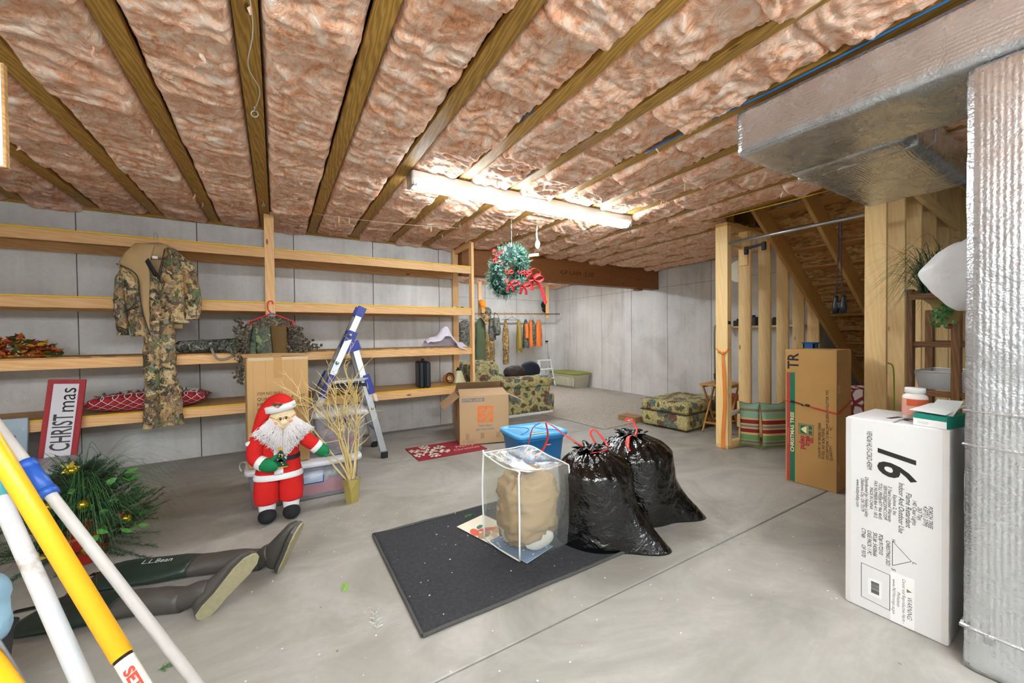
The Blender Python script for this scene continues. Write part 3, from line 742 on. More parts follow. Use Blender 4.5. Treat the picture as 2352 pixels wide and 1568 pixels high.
# patterned bag just behind
pb = thing('patterned_bag', 'red and white leaf-patterned bag squeezed between the tree carton and stair post', 'bag', (4.58, 1.385, 0))
v, f = crumple_box(-.16, .14, -.06, .14, .0, .80, .05, 21, .03, .02)
t = NT('leaf_print'); vv = t.coord((1, 1, 1)); dd = t.vor(t.coord((1, 1, .6)), 16, 'DISTANCE_TO_EDGE'); mesh('bag', v, f, t.out(t.ramp(dd, ((.0, '8d2a38'), (.10, '8d2a38'), (.14, 'e5dfdf'))), .5), pb, True)

# ------------------------------------------------------------------ striped seat cushions leaning on the stud wall
STR = ((0, '6f9a5c'), (.10, 'c89a64'), (.12, '64807c'), (.17, 'c89a64'), (.19, '6f9a5c'), (.30, 'd8b878'), (.34, '8c1f2a'), (.42, 'd8b878'), (.45, '7d8a84'), (.50, 'd8b878'), (.53, '8c1f2a'), (.61, 'd8b878'), (.65, '86b596'), (.77, 'c89a64'), (.79, '64807c'), (.84, 'c89a64'), (.86, '86b596'))
M_STRIPE = m_stripes('striped_canvas', 'Y', STR, 1/.53, .5)
for k, (x, y, rz, w, th2, lab) in enumerate(((4.585, 2.40, -60, .20, .10, 'narrow green and red striped seat cushion nearest the stair post'), (4.80, 2.215, -22, .42, .09, 'wide striped seat cushion with rounded top leaning beside the tree carton'))):
    cu = thing('seat_cushion', lab, 'cushion', (x, y, .262), rot=(math.radians(86), 0, math.radians(rz)), group='striped cushions by the stairs')
    v, f = pillow_vf(w, .52, th2, 20, 3+k, .008)
    v = np.array(v)
    if k: v[:, 0] -= np.where(v[:, 1] > .0, .5*(v[:, 1]/.26)**2*np.clip(v[:, 0]/.21, 0, 1)*.21, 0)
    mesh('cushion', v.tolist(), f, M_STRIPE, cu, True)
    e = [p for p in v.tolist() if abs(p[2]) < .006]
    ring = sorted(e, key=lambda p: math.atan2(p[1], p[0])); ring.append(ring[0])
    vv, ff = tubevf(ring, .004, 5, False); mesh('piping', vv, ff, P('tan_piping', 'b58a5e', .8), cu, True)
# ------------------------------------------------------------------ rod across the stair opening with things hung on it
rd = tag(mesh('closet_rod', *tubevf([(4.345, 1.311, 2.302), (4.345, 2.49, 2.302)], .0165, 16), M_STEEL, None, True), 'galvanised pipe rod across the stair opening', 'rod')
th_ = thing('trouser_hanger', 'black two-clip trouser hanger on the galvanised rod', 'hanger', (4.345, 2.22, 2.285))
th_.rotation_euler = (0, 0, math.radians(-20))
v, f = tubevf(smooth_pts([(0, -.02, .03), (0, .012, .055), (0, .025, .02), (0, .0, -.015), (0, 0, -.06)], 5), .0025, 6); mesh('hook', v, f, M_STEEL, th_, True)
MB().cbox(-.006, .006, -.12, .12, -.085, -.055, .004).build('bar', M_BLACK, th_)
for y in (-.115, .115): MB().cbox(-.016, .016, y-.022, y+.022, -.135, -.05, .006).build('clip', M_BLACK, th_)
bn = thing('binoculars', 'black binoculars hanging by their cord from the galvanised rod', 'binoculars', (4.33, 1.49, 1.50))
for y in (-.028, .028):
    v, f = lathevf([(0, -.03), (.026, -.03), (.027, .03), (.020, .07), (.017, .10), (.019, .125), (0, .125)], 16); mesh('barrel', v, f, M_BLACK, bn, True, loc=(0, y, .0), rot=(.0, math.radians(6), 0))
MB().cbox(-.012, .012, -.02, .02, .01, .07, .004).build('bridge', M_BLACK, bn)
for y in (-.02, .02): v, f = tubevf(smooth_pts([(0, y*1.6, .10), (.0, y*.8, .3), (.01, y*.5, .6), (.015, y*.4, .80), (.015, 0, .822)], 5), .004, 6); mesh('strap', v, f, P('navy_cord', '2b2a44', .8), bn, True)
ribbon('loose_strap', [(0, .03, .07), (-.01, .07, .05), (-.02, .11, .03)], .012, P('grey_strap', '6e7278', .7), bn)
# flagging tape and clip on the post
ft = thing('flagging_tape', 'orange flagging tape knotted round the stair post and trailing to the floor', 'tape', (4.305, 2.53, 0))
OR = P('orange_film', 'ee8a2c', .4, var=.12)
ribbon('band', [(-.001, -.045, 1.115), (-.006, -.02, 1.09), (-.006, .02, 1.075), (-.004, .07, 1.09)], .022, OR, ft, side=(0, .2, 1))
ribbon('band', [(-.004, .10, 1.13), (-.012, .05, 1.10), (-.014, .0, 1.075), (-.004, -.035, 1.10), (.03, -.045, 1.12)], .016, OR, ft, side=(0, .3, 1))
MB().add(*ell((-.012, .01, 1.07), .012, .014, .022)).build('knot', OR, ft, True)
ribbon('tail', smooth_pts([(-.014, .01, 1.06), (-.012, .0, .9), (-.014, -.01, .7), (-.012, -.012, .5), (-.014, .0, .3), (-.012, .01, .12), (-.03, .0, .006)], 5), .034, OR, ft, side=(0, 1, 0), taper=[.5+.5*min(1, i/6) for i in range(31)])
tag(MB().cbox(4.312, 4.35, 2.478, 2.494, 1.40, 1.435, .003).build('cable_clip', M_BLACK), 'small black clip on the edge of the stair post', 'clip')
# round white lid behind the second stud
ld = thing('round_lid', 'round cream plastic lid hanging behind the studs', 'lid', (4.90, 2.68, 2.06), rot=(math.radians(90), 0, math.radians(-75)))
v, f = lathevf([(0, .012), (.11, .012), (.122, .018), (.135, .016), (.14, 0), (.12, -.006), (0, -.006)][::-1], 40); mesh('lid', v, f, P('cream_plastic', 'e4e0cc', .45, var=.04), ld, True)
MB().cbox(-.012, .012, -.03, .03, .012, .02, .002).build('slot', M_BLACK, ld)
# ledger with odds behind the studs
lg = thing('wall_ledger', 'narrow wooden ledge on the concrete wall behind the studs', 'shelf', (6.55, 3.3, 1.40))
board('ledge', (0, -.62, 0), (0, .7, 0), .2, .03, M_SPF, lg)
for y in (-.4, .4): board('bracket', (.09, y, -.16), (-.06, y, -.015), .02, .02, M_WHITE, lg)
for k, (y, h, c) in enumerate(((-.3, .12, M_BLACK), (-.12, .10, M_BLACK), (.06, .14, P('dark_tool', '3a3a40', .5)), (.3, .09, M_BLACK))):
    o = MB().cbox(6.48, 6.60, 3.3+y-.06, 3.3+y+.06, 1.416, 1.416+h, .01).cbox(6.51, 6.57, 3.3+y-.02, 3.3+y+.02, 1.416+h, 1.416+h+.03, .008).build('tool_case', c)
    tag(o, ('black case on the wall ledge farthest from the recess', 'second black case along the wall ledge behind the studs', 'tallest dark grey case on the wall ledge behind the studs', 'low black case on the wall ledge nearest the recess')[k], 'case', 'dark cases on the ledge behind the studs')
bcr = thing('blue_crate', 'blue plastic crate top showing behind the tree carton', 'crate', (5.32, 2.10, 0))
m = MB(); W_ = .055
for bx in ((-W_, W_, -W_, -W_+.012, 0, 1.17), (-W_, W_, W_-.012, W_, 0, 1.17), (-W_, -W_+.012, -W_, W_, 0, 1.17), (W_-.012, W_, -W_, W_, 0, 1.17), (-W_, W_, -W_, W_, 0, .02)): m.box(*bx)
m.build('bin', P('blue_plastic_deep', '2467a8', .45), bcr); MB().cbox(-W_-.012, W_+.012, -W_-.012, W_+.012, 1.17, 1.185, .004).build('rim', MATS['blue_plastic_deep'], bcr)
# cable up the near stud wall
v, f = tubevf(smooth_pts([(4.34, 1.165, 1.04), (4.40, 1.15, 1.0), (4.43, 1.15, .8), (4.43, 1.15, .45), (4.42, 1.15, .02)], 6), .005, 7)
tag(mesh('green_wire', v, f, P('lime_cable', '9aa82c', .5), None, True), 'lime green wire hanging down the near stair wall stud', 'wire')

# ------------------------------------------------------------------ dark wooden rack with planter, clear bin and white bag
rk = thing('wooden_rack', 'dark wooden rack frame standing between the foil duct and stair studs', 'rack', (3.6, .74, 0))
for y in (.115, -.09): board('upright', (0, y, 0), (0, y, 1.575), .04 if y < 0 else .032, .06, M_DARKW, rk, up=(1, 0, 0))
for y in (.115, -.30): board('upright', (.42, y, 0), (.42, y, 1.45), .04, .06, M_DARKW, rk, up=(1, 0, 0))
board('upright', (0, -.34, 0), (0, -.34, 1.45), .04, .06, M_DARKW, rk, up=(1, 0, 0))
for z in (.50, .90, 1.215): board('rail', (0, .115, z), (0, -.36, z), .04, .036, M_DARKW, rk)
for z in (.50, .90, 1.215): board('rail', (.42, .115, z), (.42, -.34, z), .03, .036, M_DARKW, rk)
for z in (.90, 1.21): board('side_rail', (0, -.34, z), (.42, -.34, z), .03, .036, M_DARKW, rk); board('side_rail', (0, .10, z), (.42, .10, z), .03, .036, M_DARKW, rk)
board('top_slat', (.0, .115, 1.54), (.0, -.10, 1.54), .05, .05, M_DARKW, rk)
cb = thing('clear_tub', 'clear plastic storage tub sitting on the dark wooden rack', 'bin', (3.68, .66, .922))
M_TUB = m_clear('clear_tub_plastic', 'eef1f3', .45, .25)
m = MB(); a = .02
m.add([(-.05,-.24,0),(.30,-.24,0),(.30,.16,0),(-.05,.16,0),(-.07,-.26,.115),(.32,-.26,.115),(.32,.18,.115),(-.07,.18,.115)], [(0,3,2,1),(0,1,5,4),(1,2,6,5),(2,3,7,6),(3,0,4,7)])
solid(m.build('tub', M_TUB, cb), .003); lineloop(cb, [(-.07,-.26,.115),(.32,-.26,.115),(.32,.18,.115),(-.07,.18,.115)], .012, P('milky_rim', 'd8dadc', .4), name='rim')
# corner planter with grasses and ivy on the rack
pl = thing('wooden_planter', 'tapered wooden planter of grasses and ivy on the dark rack', 'planter', (3.47, .66, 1.34))
prof = [(.040, 0), (.055, .03), (.062, .07), (.08, .12), (.12, .16), (.125, .165)]
v, f = loft([ering((0, 0, z), r*.9, r, 6, 2) for r, z in prof]); mesh('planter_body', v, f, P('olive_wood', '8a7442', .7, var=.2), pl)
MB().add(*ell((0, 0, -.012), .02, .02, .016)).build('finial', M_DARKW, pl, True)
board('front_lip', (-.12, .14, .17), (-.12, -.16, .17), .03, .035, M_DARKW, pl)
rg = random.Random(5); m = MB()
for k in range(260):
    a = rg.uniform(0, 2*PI); up_ = rg.random(); L = rg.uniform(.26, .50)
    dx, dy = math.cos(a), math.sin(a); s = rg.uniform(.4, 1.0)
    b0 = Vector((rg.uniform(-.08, .02), rg.uniform(-.02, .11), .17+rg.uniform(0, .05)))
    if k < 130: dy = abs(dy)*.9+.15; dx *= .5
    p1 = b0+Vector((dx*L*.35*s, dy*L*.35*s, L*(.30+.5*up_))); p2 = b0+Vector((dx*L*s, dy*L*s, L*(up_*.9-.35)))
    P3 = [b0, b0.lerp(p1, .6), p1.lerp(p2, .25), p2]
    sd = Vector((dy, -dx, .3)).normalized()*.0035
    pts = smooth_pts(P3, 3); n = len(pts)
    for i in range(n-1):
        w0, w1 = 1-i/n, 1-(i+1)/n
        m.add([pts[i]-sd*w0, pts[i]+sd*w0, pts[i+1]+sd*w1, pts[i+1]-sd*w1], [(0, 1, 2, 3)])
o = m.build('grass_blades', P('dark_grass', '2f5230', .6, var=.45, vs=14), pl); o['kind'] = 'stuff'
def leaf_vf(c, d, n_, L, w):
    d = Vector(d).normalized(); n_ = Vector(n_); s = d.cross(n_).normalized(); c = Vector(c)
    return [c, c+d*L*.35+s*w*.5, c+d*L*.7+s*w*.38, c+d*L, c+d*L*.7-s*w*.38, c+d*L*.35-s*w*.5, c+d*L*.5-n_.normalized()*w*.12], [(0, 1, 6), (1, 2, 6), (2, 3, 6), (3, 4, 6), (4, 5, 6), (5, 0, 6)]
m = MB()
for k in range(46):
    c = (-.05-rg.uniform(0, .03), rg.uniform(-.03, .05), .13-rg.uniform(0, .14)); m.add(*leaf_vf(c, (rg.uniform(-.5, .1), rg.uniform(-1, 1), rg.uniform(-1, .4)), (-1, 0, .3), rg.uniform(.018, .03), .02))
o = m.build('ivy_leaves', P('ivy_green', '3f7a34', .5, var=.3, vs=20), pl); o['kind'] = 'stuff'
m = MB()
for k in range(40):
    a = rg.uniform(0, 2*PI); m.add(*ell((-.04+rg.uniform(-.03, .03), -.04+rg.uniform(-.03, .03), .33+rg.uniform(-.02, .02)), .012, .012, .012, 6, 4))
m.build('seed_head', P('green_seed', '3b5c3a', .8, var=.3), pl, True)
wg = thing('white_sack', 'white plastic sack of stuffing hanging between the planter and foil duct', 'bag', (3.03, .53, 1.41))
v, f = ell((0, 0, 0), .12, .155, .175, 40, 30); a_ = np.array(v); yy = np.clip(a_[:, 1]/.155, 0, 1); a_[:, 2] *= 1-.72*yy**1.6; a_[:, 2] += .02*yy; yn = np.clip(-a_[:, 1]/.155, 0, 1); up_m = a_[:, 2] > 0; a_[up_m, 2] *= 1+.55*yn[up_m]
k_ = (fbm(a_*np.array([9, 7, 4])+3, 3, 4, .5, True)-.5)*.035; d_ = a_/(np.linalg.norm(a_, axis=1)[:, None]+1e-6); a_ = a_+d_*k_[:, None]; a_[:, 2] += .175
mesh('sack', a_.tolist(), f, P('white_film', 'eef0f0', .35, var=.08, bs=.3, bscale=25, bd=.01), wg, True)
v, f = tubevf(smooth_pts([(0, -.08, .34), (.0, -.11, .45), (.01, -.12, .75), (.01, -.12, 1.19)], 4), [.02, .012]+[.008]*11, 8); mesh('twisted_neck', v, f, MATS['white_film'], wg, True)
# ------------------------------------------------------------------ rug, card print, clear bag, bin bags, tote
rug = thing('floor_rug', 'black rectangular rug with bound edge lying on the bare concrete', 'rug', (.52, 1.635, 0))
t = NT('black_rug_pile'); v_ = t.coord(rnd=False); n_ = t.noise(v_, 240, 2); c_ = t.ramp(t.noise(v_, 60, 5, .7), ((.3, '26272a'), (.7, '3c3d40')))
c_ = t.mix(t.ramp(t.vor(v_, 75), ((.0, 1.0), (.07, 1.0), (.1, 0.0))), c_, '6b665a'); c_ = t.mix(t.math('MULTIPLY', t.ramp(t.vor(t.coord((1, 1.1, 1), rnd=False), 26), ((.0, 1.0), (.05, 1.0), (.065, 0.0))), t.ramp(t.noise(v_, 4, 2), ((.5, 0.0), (.55, 1.0)))), c_, 'c9c3b6')
M_RUG = t.out(c_, .95, 0, t.bump(n_, .6, .006))
def rugv(u, q):
    x = u*1.45; y = q*1.015; return (x, y, .010+.003*math.sin(x*4+1)*math.sin(y*5)+.012*max(0, 1-u*9)*max(0, q*6-5))
v, f = grid(40, 30, rugv); solid(mesh('pile', v, f, M_RUG, rug, True), .009, -1)
pts = [(0, 0), (1.45, 0), (1.45, 1.015), (0, 1.015), (0, 0)]; ring = []
for i in range(4):
    for k in range(14): ring.append((pts[i][0]+(pts[i+1][0]-pts[i][0])*k/14, pts[i][1]+(pts[i+1][1]-pts[i][1])*k/14, .008+.002*math.sin(k*1.3)))
ring.append(ring[0]); v, f = tubevf(ring, .009, 8, False); mesh('bound_edge', v, f, P('rug_binding', '4b4a47', .9, var=.2, bs=.5, bscale=120), rug, True)
# printed card under the clear bag
pc = thing('printed_card', 'large card print with a blue dotted lower half lying on the black rug', 'card', (1.02, 2.44, .0155), rz=math.radians(15.6))
CW, CL = .24, .63
mesh('card', *cboxvf(0, CW, -CL, 0, 0, .002, .0005), P('card_cream', 'e4ddc6', .5, var=.05), pc)
mesh('blue_half', boxv(.001, CW-.001, -CL+.001, -.30, .002, .0026), BOXF, P('card_blue', '6d86ab', .5, var=.1, vs=12), pc)
m = MB()
for k in range(26): x, y = rg.uniform(.01, CW-.01), -rg.uniform(.31, CL-.02); v, f = lathevf([(0, 0), (.006, 0)], 8); m.add([(p[0]+x, p[1]+y, .0031) for p in v], f)
m.build('white_dots', M_WHITE, pc)
def blob(cx, cy, rx, ry, a0, col, z, nm):
    pts = [(cx+rx*math.cos(a)*math.cos(a0)-ry*math.sin(a)*math.sin(a0), cy+rx*math.cos(a)*math.sin(a0)+ry*math.sin(a)*math.cos(a0), z) for a in np.linspace(0, 2*PI, 18, endpoint=False)]
    mesh(nm, pts, [tuple(range(18))], P('print_'+col, col, .5, var=.15, vs=30), pc)
blob(.05, -.22, .055, .035, .3, 'a07d52', .0030, 'tan_motif'); blob(.09, -.27, .03, .02, .9, 'c9ae86', .0033, 'tan_motif'); blob(.03, -.15, .05, .028, 1.2, 'd2502e', .0031, 'red_motif'); blob(.11, -.18, .06, .025, -.5, 'c8472c', .0029, 'red_motif'); blob(.10, -.12, .03, .018, .4, '2f6b4a', .0032, 'green_motif'); blob(.055, -.235, .008, .008, 0, '1d1a17', .0036, 'dark_motif'); blob(.16, -.24, .05, .05, 0, 'b98f60', .0027, 'tan_motif')
# clear zip bag with bedding
zb = thing('zip_bag', 'clear vinyl zip bag holding tan bedding on the black rug', 'bag', (1.30, 2.03, .0185), rz=math.radians(-2))
M_VINYL = m_clear('clear_vinyl', 'f7f8f2', .10, .07)
A = (-.20, .16); B = (-.135, -.17); Cc = (.235, -.15); D = (.16, .19)   # floor corners: left, front, right, back
hA, hB, hC, hD = .545, .505, .48, .53
def vface(a, b, ha, hb, bulge, nm, n=14, topc=0.0):
    a, b = Vector((a[0], a[1], 0)), Vector((b[0], b[1], 0)); nn = (b-a).cross(Vector((0, 0, 1))).normalized()
    def fn(u, q):
        p = a.lerp(b, u); h = (ha*(1-u)+hb*u)*q; p = p+nn*bulge*math.sin(u*PI)*math.sin(q*PI)**.7; w = .012*math.sin(7*q+u*3)*math.sin(u*PI)
        return (p.x+nn.x*w, p.y+nn.y*w, h+.004)
    return mesh(nm, *grid(n, n, fn), M_VINYL, zb, True)
vface(A, B, hA, hB, .02, 'side_panel'); vface(B, Cc, hB, hC, .035, 'side_panel'); vface(Cc, D, hC, hD, .02, 'side_panel'); vface(D, A, hD, hA, .02, 'side_panel')
def topf(u, q):
    p = (1-q)*((1-u)*np.array([*B, hB])+u*np.array([*Cc, hC]))+q*((1-u)*np.array([*A, hA])+u*np.array([*D, hD]))
    return (p[0], p[1], p[2]-.05*math.sin(u*PI)*math.sin(q*PI)+.008*math.sin(9*u+5*q))
mesh('top_panel', *grid(16, 16, topf), M_VINYL, zb, True)
mesh('paper_insert', *[list(x) for x in grid(6, 4, lambda u, q: (topf(.28+.30*u, .25+.42*q)[0], topf(.28+.30*u, .25+.42*q)[1], topf(.28+.30*u, .25+.42*q)[2]-.006))], P('paper_white', 'e8e6e2', .4), zb, True)
M_PIPE = P('white_piping', 'e6e6e2', .35, var=.04)
def seam(pts, r=.005): v, f = tubevf(smooth_pts(pts, 5), r, 8); mesh('piping', v, f, M_PIPE, zb, True)
seam([(*B, .004), (B[0]-.004, B[1]-.01, .25), (*B, hB*.93), (B[0]+.01, B[1]+.02, hB), ((A[0]+B[0])/2+.02, (A[1]+B[1])/2, hB-.01), (A[0], A[1]-.02, hA-.005), (*A, hA), (A[0]-.01, A[1], .3), (*A, .01)], .0055)
seam([(A[0], A[1], .006), ((A[0]+B[0])/2-.012, (A[1]+B[1])/2, .006), (*B, .004)], .004)
seam([(*A, hA), (0, .185, hA-.01), (*D, hD), (.20, .02, hD-.03), (Cc[0]-.005, Cc[1]+.03, hC+.005), (Cc[0], Cc[1], hC-.03), (Cc[0]+.005, Cc[1], .2), (*Cc, .01)], .004)
bd = thing('folded_bedding', 'crumpled tan bedding stuffed inside the clear zip bag', 'bedding', (1.30, 2.03, .026), rz=math.radians(-2))
v, f = ell((.02, .005, .22), .178, .158, .22, 64, 50); a_ = np.array(v); a_[:, 0] = np.sign(a_[:, 0]-.02)*np.abs(a_[:, 0]-.02)**.65*.178**.35+.02; a_[:, 1] = np.sign(a_[:, 1])*np.abs(a_[:, 1])**.65*.158**.35; a_[:, 2] = .22+np.sign(a_[:, 2]-.22)*np.abs(a_[:, 2]-.22)**.8*.22**.2
d_ = a_-np.array([.02, .005, .22]); L_ = np.linalg.norm(d_, axis=1)+1e-6; k_ = (fbm(a_*np.array([9, 9, 18])+2, 17, 4, .6, True)-.66)*.10
v = (a_+d_/L_[:, None]*k_[:, None]); v[:, 2] = np.maximum(v[:, 2], 0)
mesh('bedding', v.tolist(), f, P('tan_cloth', 'a88c66', .85, var=.12), bd, True)
v, f = ell((-.125, .02, .17), .028, .10, .15, 20, 14, 4, .012, 12); mesh('white_liner', v, f, P('off_white_cloth', 'd5d2cc', .85), bd, True)
v, f = ell((.03, -.125, .055), .10, .024, .055, 20, 12, 5, .012, 14); mesh('white_liner', v, f, MATS['off_white_cloth'], bd, True)

# black drawstring bin bags
t = NT('bin_bag_film'); v_ = t.coord(rnd=True)
b1 = t.bump(t.vor(t.coord((1, 1, 1.5)), 60), .28, .004); b2 = t.bump(t.noise(v_, 9, 4, .5, 1.6), .55, .03, b1)
M_BAG = t.out('050506', .10, 0, b2, Specular_IOR_Level=.8)
def bin_bag(loc, label, R, Hh, corners, neck, seed, amp):
    root = thing('bin_bag', label, 'bag', loc, group='black drawstring bin bags')
    n, m_ = 110, 72; V = []
    for j in range(m_+1):
        t_ = j/m_
        for i in range(n):
            a = 2*PI*i/n
            # body profile
            rr = R*(1.02+.02*math.sin(t_*6)) if t_ < .62 else R*(.99-.83*((t_-.62)/.38)**1.25)
            base = max(0, 1-t_*2.6)
            for (ca, cl, cw) in corners:
                da = abs((a-ca+PI) % (2*PI)-PI); rr += cl*math.exp(-(da/cw)**2)*base**1.5
            gather = max(0, (t_-.5)/.5)
            rr *= 1+.10*gather*math.sin(a*17+seed+1.5*math.sin(a*3))*(1 if t_ < .98 else .5)
            cx = neck[0]*t_**1.5; cy = neck[1]*t_**1.5
            z = Hh*(.80+.20*math.sin(PI/2*(t_-.62)/.38)) if t_ > .62 else Hh*.80*(t_/.62)
            V.append((cx+rr*math.cos(a), cy+rr*math.sin(a)*.92, z))
    a_ = np.array(V)
    nse = (fbm(a_*np.array([7, 7, 5])+seed, seed, 4)-.5)*2; rid = (fbm(a_*np.array([5, 5, 11])+seed*2, seed+3, 4, .55, True)-.55)
    d_ = a_-np.array([0, 0, 0]); d_[:, 2] *= .25; d_ /= np.linalg.norm(d_, axis=1)[:, None]+1e-6
    fl_ = np.clip(a_[:, 2]/.06, 0, 1)
    a_ = a_+d_*((nse*amp+rid*amp*1.3)*fl_)[:, None]; a_[:, 2] = np.maximum(a_[:, 2], .0)
    f = [(j*n+i, j*n+(i+1) % n, (j+1)*n+(i+1) % n, (j+1)*n+i) for j in range(m_) for i in range(n)]
    f.append(tuple(range(n-1, -1, -1))); f.append(tuple(range(m_*n, m_*n+n)))
    mesh('sack', a_.tolist(), f, M_BAG, root, True)
    # ruffled mouth above the drawstring
    rings = []
    for j in range(7):
        s = j/6; rings.append([((neck[0]+(R*.17+.05*s)*(1+.35*s*math.sin(i*2*PI/48*9+seed))*math.cos(2*PI*i/48)), neck[1]+(R*.17+.05*s)*(1+.35*s*math.sin(i*2*PI/48*9+seed))*math.sin(2*PI*i/48), Hh-.012+.03*s+.010*s*math.sin(i*2*PI/48*7)) for i in range(48)])
    v, f = loft(rings, True, False); solid(mesh('gathered_mouth', v, f, M_BAG, root, True), .002)
    return root
bA = bin_bag((1.77, 1.86, .0), 'black bin bag nearest the camera with red drawstrings beside the clear bag', .235, .55, ((math.radians(-60), .22, .38), (math.radians(150), .05, .5)), (-.02, .07), 3, .012)
bB = bin_bag((2.27, 1.97, .0), 'black bin bag behind with red drawstrings and one corner on the concrete', .265, .555, ((math.radians(-48), .20, .34), (math.radians(140), .05, .5)), (-.02, .06), 8, .010)
DR = P('red_drawstring', 'd83a32', .35, var=.08)
ribbon('drawstring', smooth_pts([(-.05, .10, .565), (-.11, .20, .62), (-.19, .32, .70), (-.24, .40, .66), (-.26, .44, .52), (-.30, .46, .42)], 5), .02, DR, bA)
ribbon('drawstring', smooth_pts([(-.19, .32, .695), (-.16, .34, .60), (-.18, .37, .50), (-.22, .42, .44)], 5), .02, DR, bA)
ribbon('drawstring', smooth_pts([(-.08, .0, .55), (.02, -.02, .555), (.10, .03, .56), (.12, .10, .60), (.10, .16, .645), (.06, .15, .625), (.06, .10, .565)], 5), .014, DR, bA)
ribbon('drawstring', smooth_pts([(-.02, .0, .565), (-.12, -.02, .575), (-.20, -.08, .56), (-.27, -.14, .54)], 5), .014, DR, bB)
ribbon('drawstring', smooth_pts([(-.04, .02, .56), (-.14, -.02, .57), (-.2, -.06, .54), (-.23, -.12, .51)], 5), .012, DR, bB)
ribbon('drawstring', smooth_pts([(-.02, .02, .56), (.03, .05, .585), (.05, .10, .63), (.03, .13, .655), (-.01, .12, .64), (.0, .06, .61)], 5), .014, DR, bB)

# blue storage tote
bt_ = thing('blue_tote', 'blue plastic storage tote with lid behind the bin bags', 'bin', (2.275, 3.37, 0), rz=math.radians(-5))
M_BLUE = P('blue_tote_plastic', '1b76b8', .35, var=.05); M_BLUEL = P('blue_lid_plastic', '4aa6e0', .35, var=.05)
rings = [ering((0, 0, z), rx, ry, 48, 6) for z, rx, ry in ((0.002, .235, .195), (.02, .242, .202), (.26, .268, .226), (.262, .278, .236), (.30, .28, .238))]
v, f = loft(rings); mesh('tub', v, f, M_BLUE, bt_, True)
rings = [ering((0, 0, z), rx, ry, 48, 6) for z, rx, ry in ((.292, .288, .246), (.294, .300, .258), (.318, .300, .258), (.328, .292, .250), (.328, .262, .222), (.322, .256, .216), (.326, .10, .08), (.327, .01, .01))]
v, f = loft(rings); mesh('lid', v, f, M_BLUEL, bt_, True)
for s in (-1, 1): v, f = tubevf(smooth_pts([(s*.22, -.16, .327), (s*.08, -.05, .329), (s*.05, .06, .329), (s*.19, .19, .327)], 5), .005, 6); mesh('lid_rib', v, f, P('lid_rib_blue', '3790cc', .35), bt_, True)
mesh('masking_tape', boxv(-.14, .06, -.205, -.18, .329, .3296), BOXF, P('masking_tape', 'd0c48e', .6), bt_)
mesh('masking_tape', [(-.2525, .12, .14), (-.2525, -.12, .14), (-.2575, -.12, .175), (-.2575, .12, .175)], [(0, 1, 2, 3)], MATS['masking_tape'], bt_)
mesh('masking_tape', [(-.19, -.2130, .14), (-.02, -.2130, .14), (-.02, -.2175, .178), (-.19, -.2175, .178)], [(0, 1, 2, 3)], MATS['masking_tape'], bt_)
MB().box(.02, .075, -.2335, -.2185, .205, .222).build('maker_badge', P('badge_red', 'b8282a', .4), bt_)
MB().box(.025, .07, -.2345, -.2335, .210, .217).build('badge_line', M_WHITE, bt_)

# moving carton with open flaps
hd = thing('moving_carton', 'open brown extra large moving carton with orange logo on the doormat', 'box', (1.83, 4.25, .013), rz=math.radians(-16))
M_MC = P('moving_carton_card', 'b69670', .85, var=.05, vs=4, bs=.1, bscale=90, bd=.001)
HX, HY, HZ = .60, .50, .572; q = .004
m = MB()
for bx in ((0, HX, 0, q, 0, HZ), (0, HX, HY-q, HY, 0, HZ), (0, q, 0, HY, 0, HZ), (HX-q, HX, 0, HY, 0, HZ), (0, HX, 0, HY, 0, q)): m.box(*bx)
m.build('carton', M_MC, hd)
def flap(nm, a, b, out, L, ang):
    a, b, o_ = Vector(a), Vector(b), Vector(out).normalized(); d = o_*math.cos(ang)*L+Vector((0, 0, 1))*math.sin(ang)*L
    e = (b-a).normalized()*.008
    solid(mesh(nm, [a+e, b-e, b-e*2+d, a+e*2+d], [(0, 1, 2, 3)], M_MC, hd), .004)
flap('flap', (0, 0, HZ), (HX, 0, HZ), (0, 1, 0), .24, math.radians(14)); flap('flap', (0, HY, HZ), (HX, HY, HZ), (0, -1, 0), .20, math.radians(40))
flap('flap', (0, 0, HZ), (0, HY, HZ), (-1, 0, 0), .24, math.radians(-38)); flap('flap', (HX, 0, HZ), (HX, HY, HZ), (1, 0, 0), .24, math.radians(-25))
GP = P('grey_print_box', '6f7275', .7); OP = P('orange_print', 'e0722e', .7)
mesh('grey_banner', boxv(.03, .30, -.0012, 0, .505, .548), BOXF, GP, hd)
text('EXTRA LARGE', .037, M_MC, hd, (.04, -.0012, .514), (1, 0, 0), (0, 0, 1), sx=1.02, bold=.0012)
mesh('orange_logo', boxv(.215, .405, -.0012, 0, .255, .45), BOXF, OP, hd)
d1 = Vector((1, 0, 1)).normalized(); d2 = Vector((-1, 0, 1)).normalized(); cc = Vector((.31, -.0014, .352))
for s, sz, off, al in (('THE', .058, .042, 1.0), ('HOME', .088, -.030, 1.0), ('DEPOT', .058, -.088, 1.0)):
    text(s, sz, M_MC, hd, cc+d2*off, d1, d2, align='CENTER', sx=.78, bold=.0022)
text('How doers', .036, GP, hd, (.31, 0, .205), (1, 0, 0), (0, 0, 1), align='CENTER', bold=.0006); text('get more done.', .036, GP, hd, (.31, 0, .163), (1, 0, 0), (0, 0, 1), align='CENTER', bold=.0006)
mesh('orange_logo', boxv(-.0012, 0, .20, .30, .27, .43), BOXF, P('orange_print_dull', 'b5653a', .8), hd)
lineloop(hd, [(.075, -.0006, .022), (.20, -.0006, .022), (.20, -.0006, .058), (.075, -.0006, .058)], .0012, GP, name='recycling_note')
for k in range(3): text('recyclable corrugated', .010, GP, hd, (.08, 0, .048-.011*k), (1, 0, 0), (0, 0, 1))
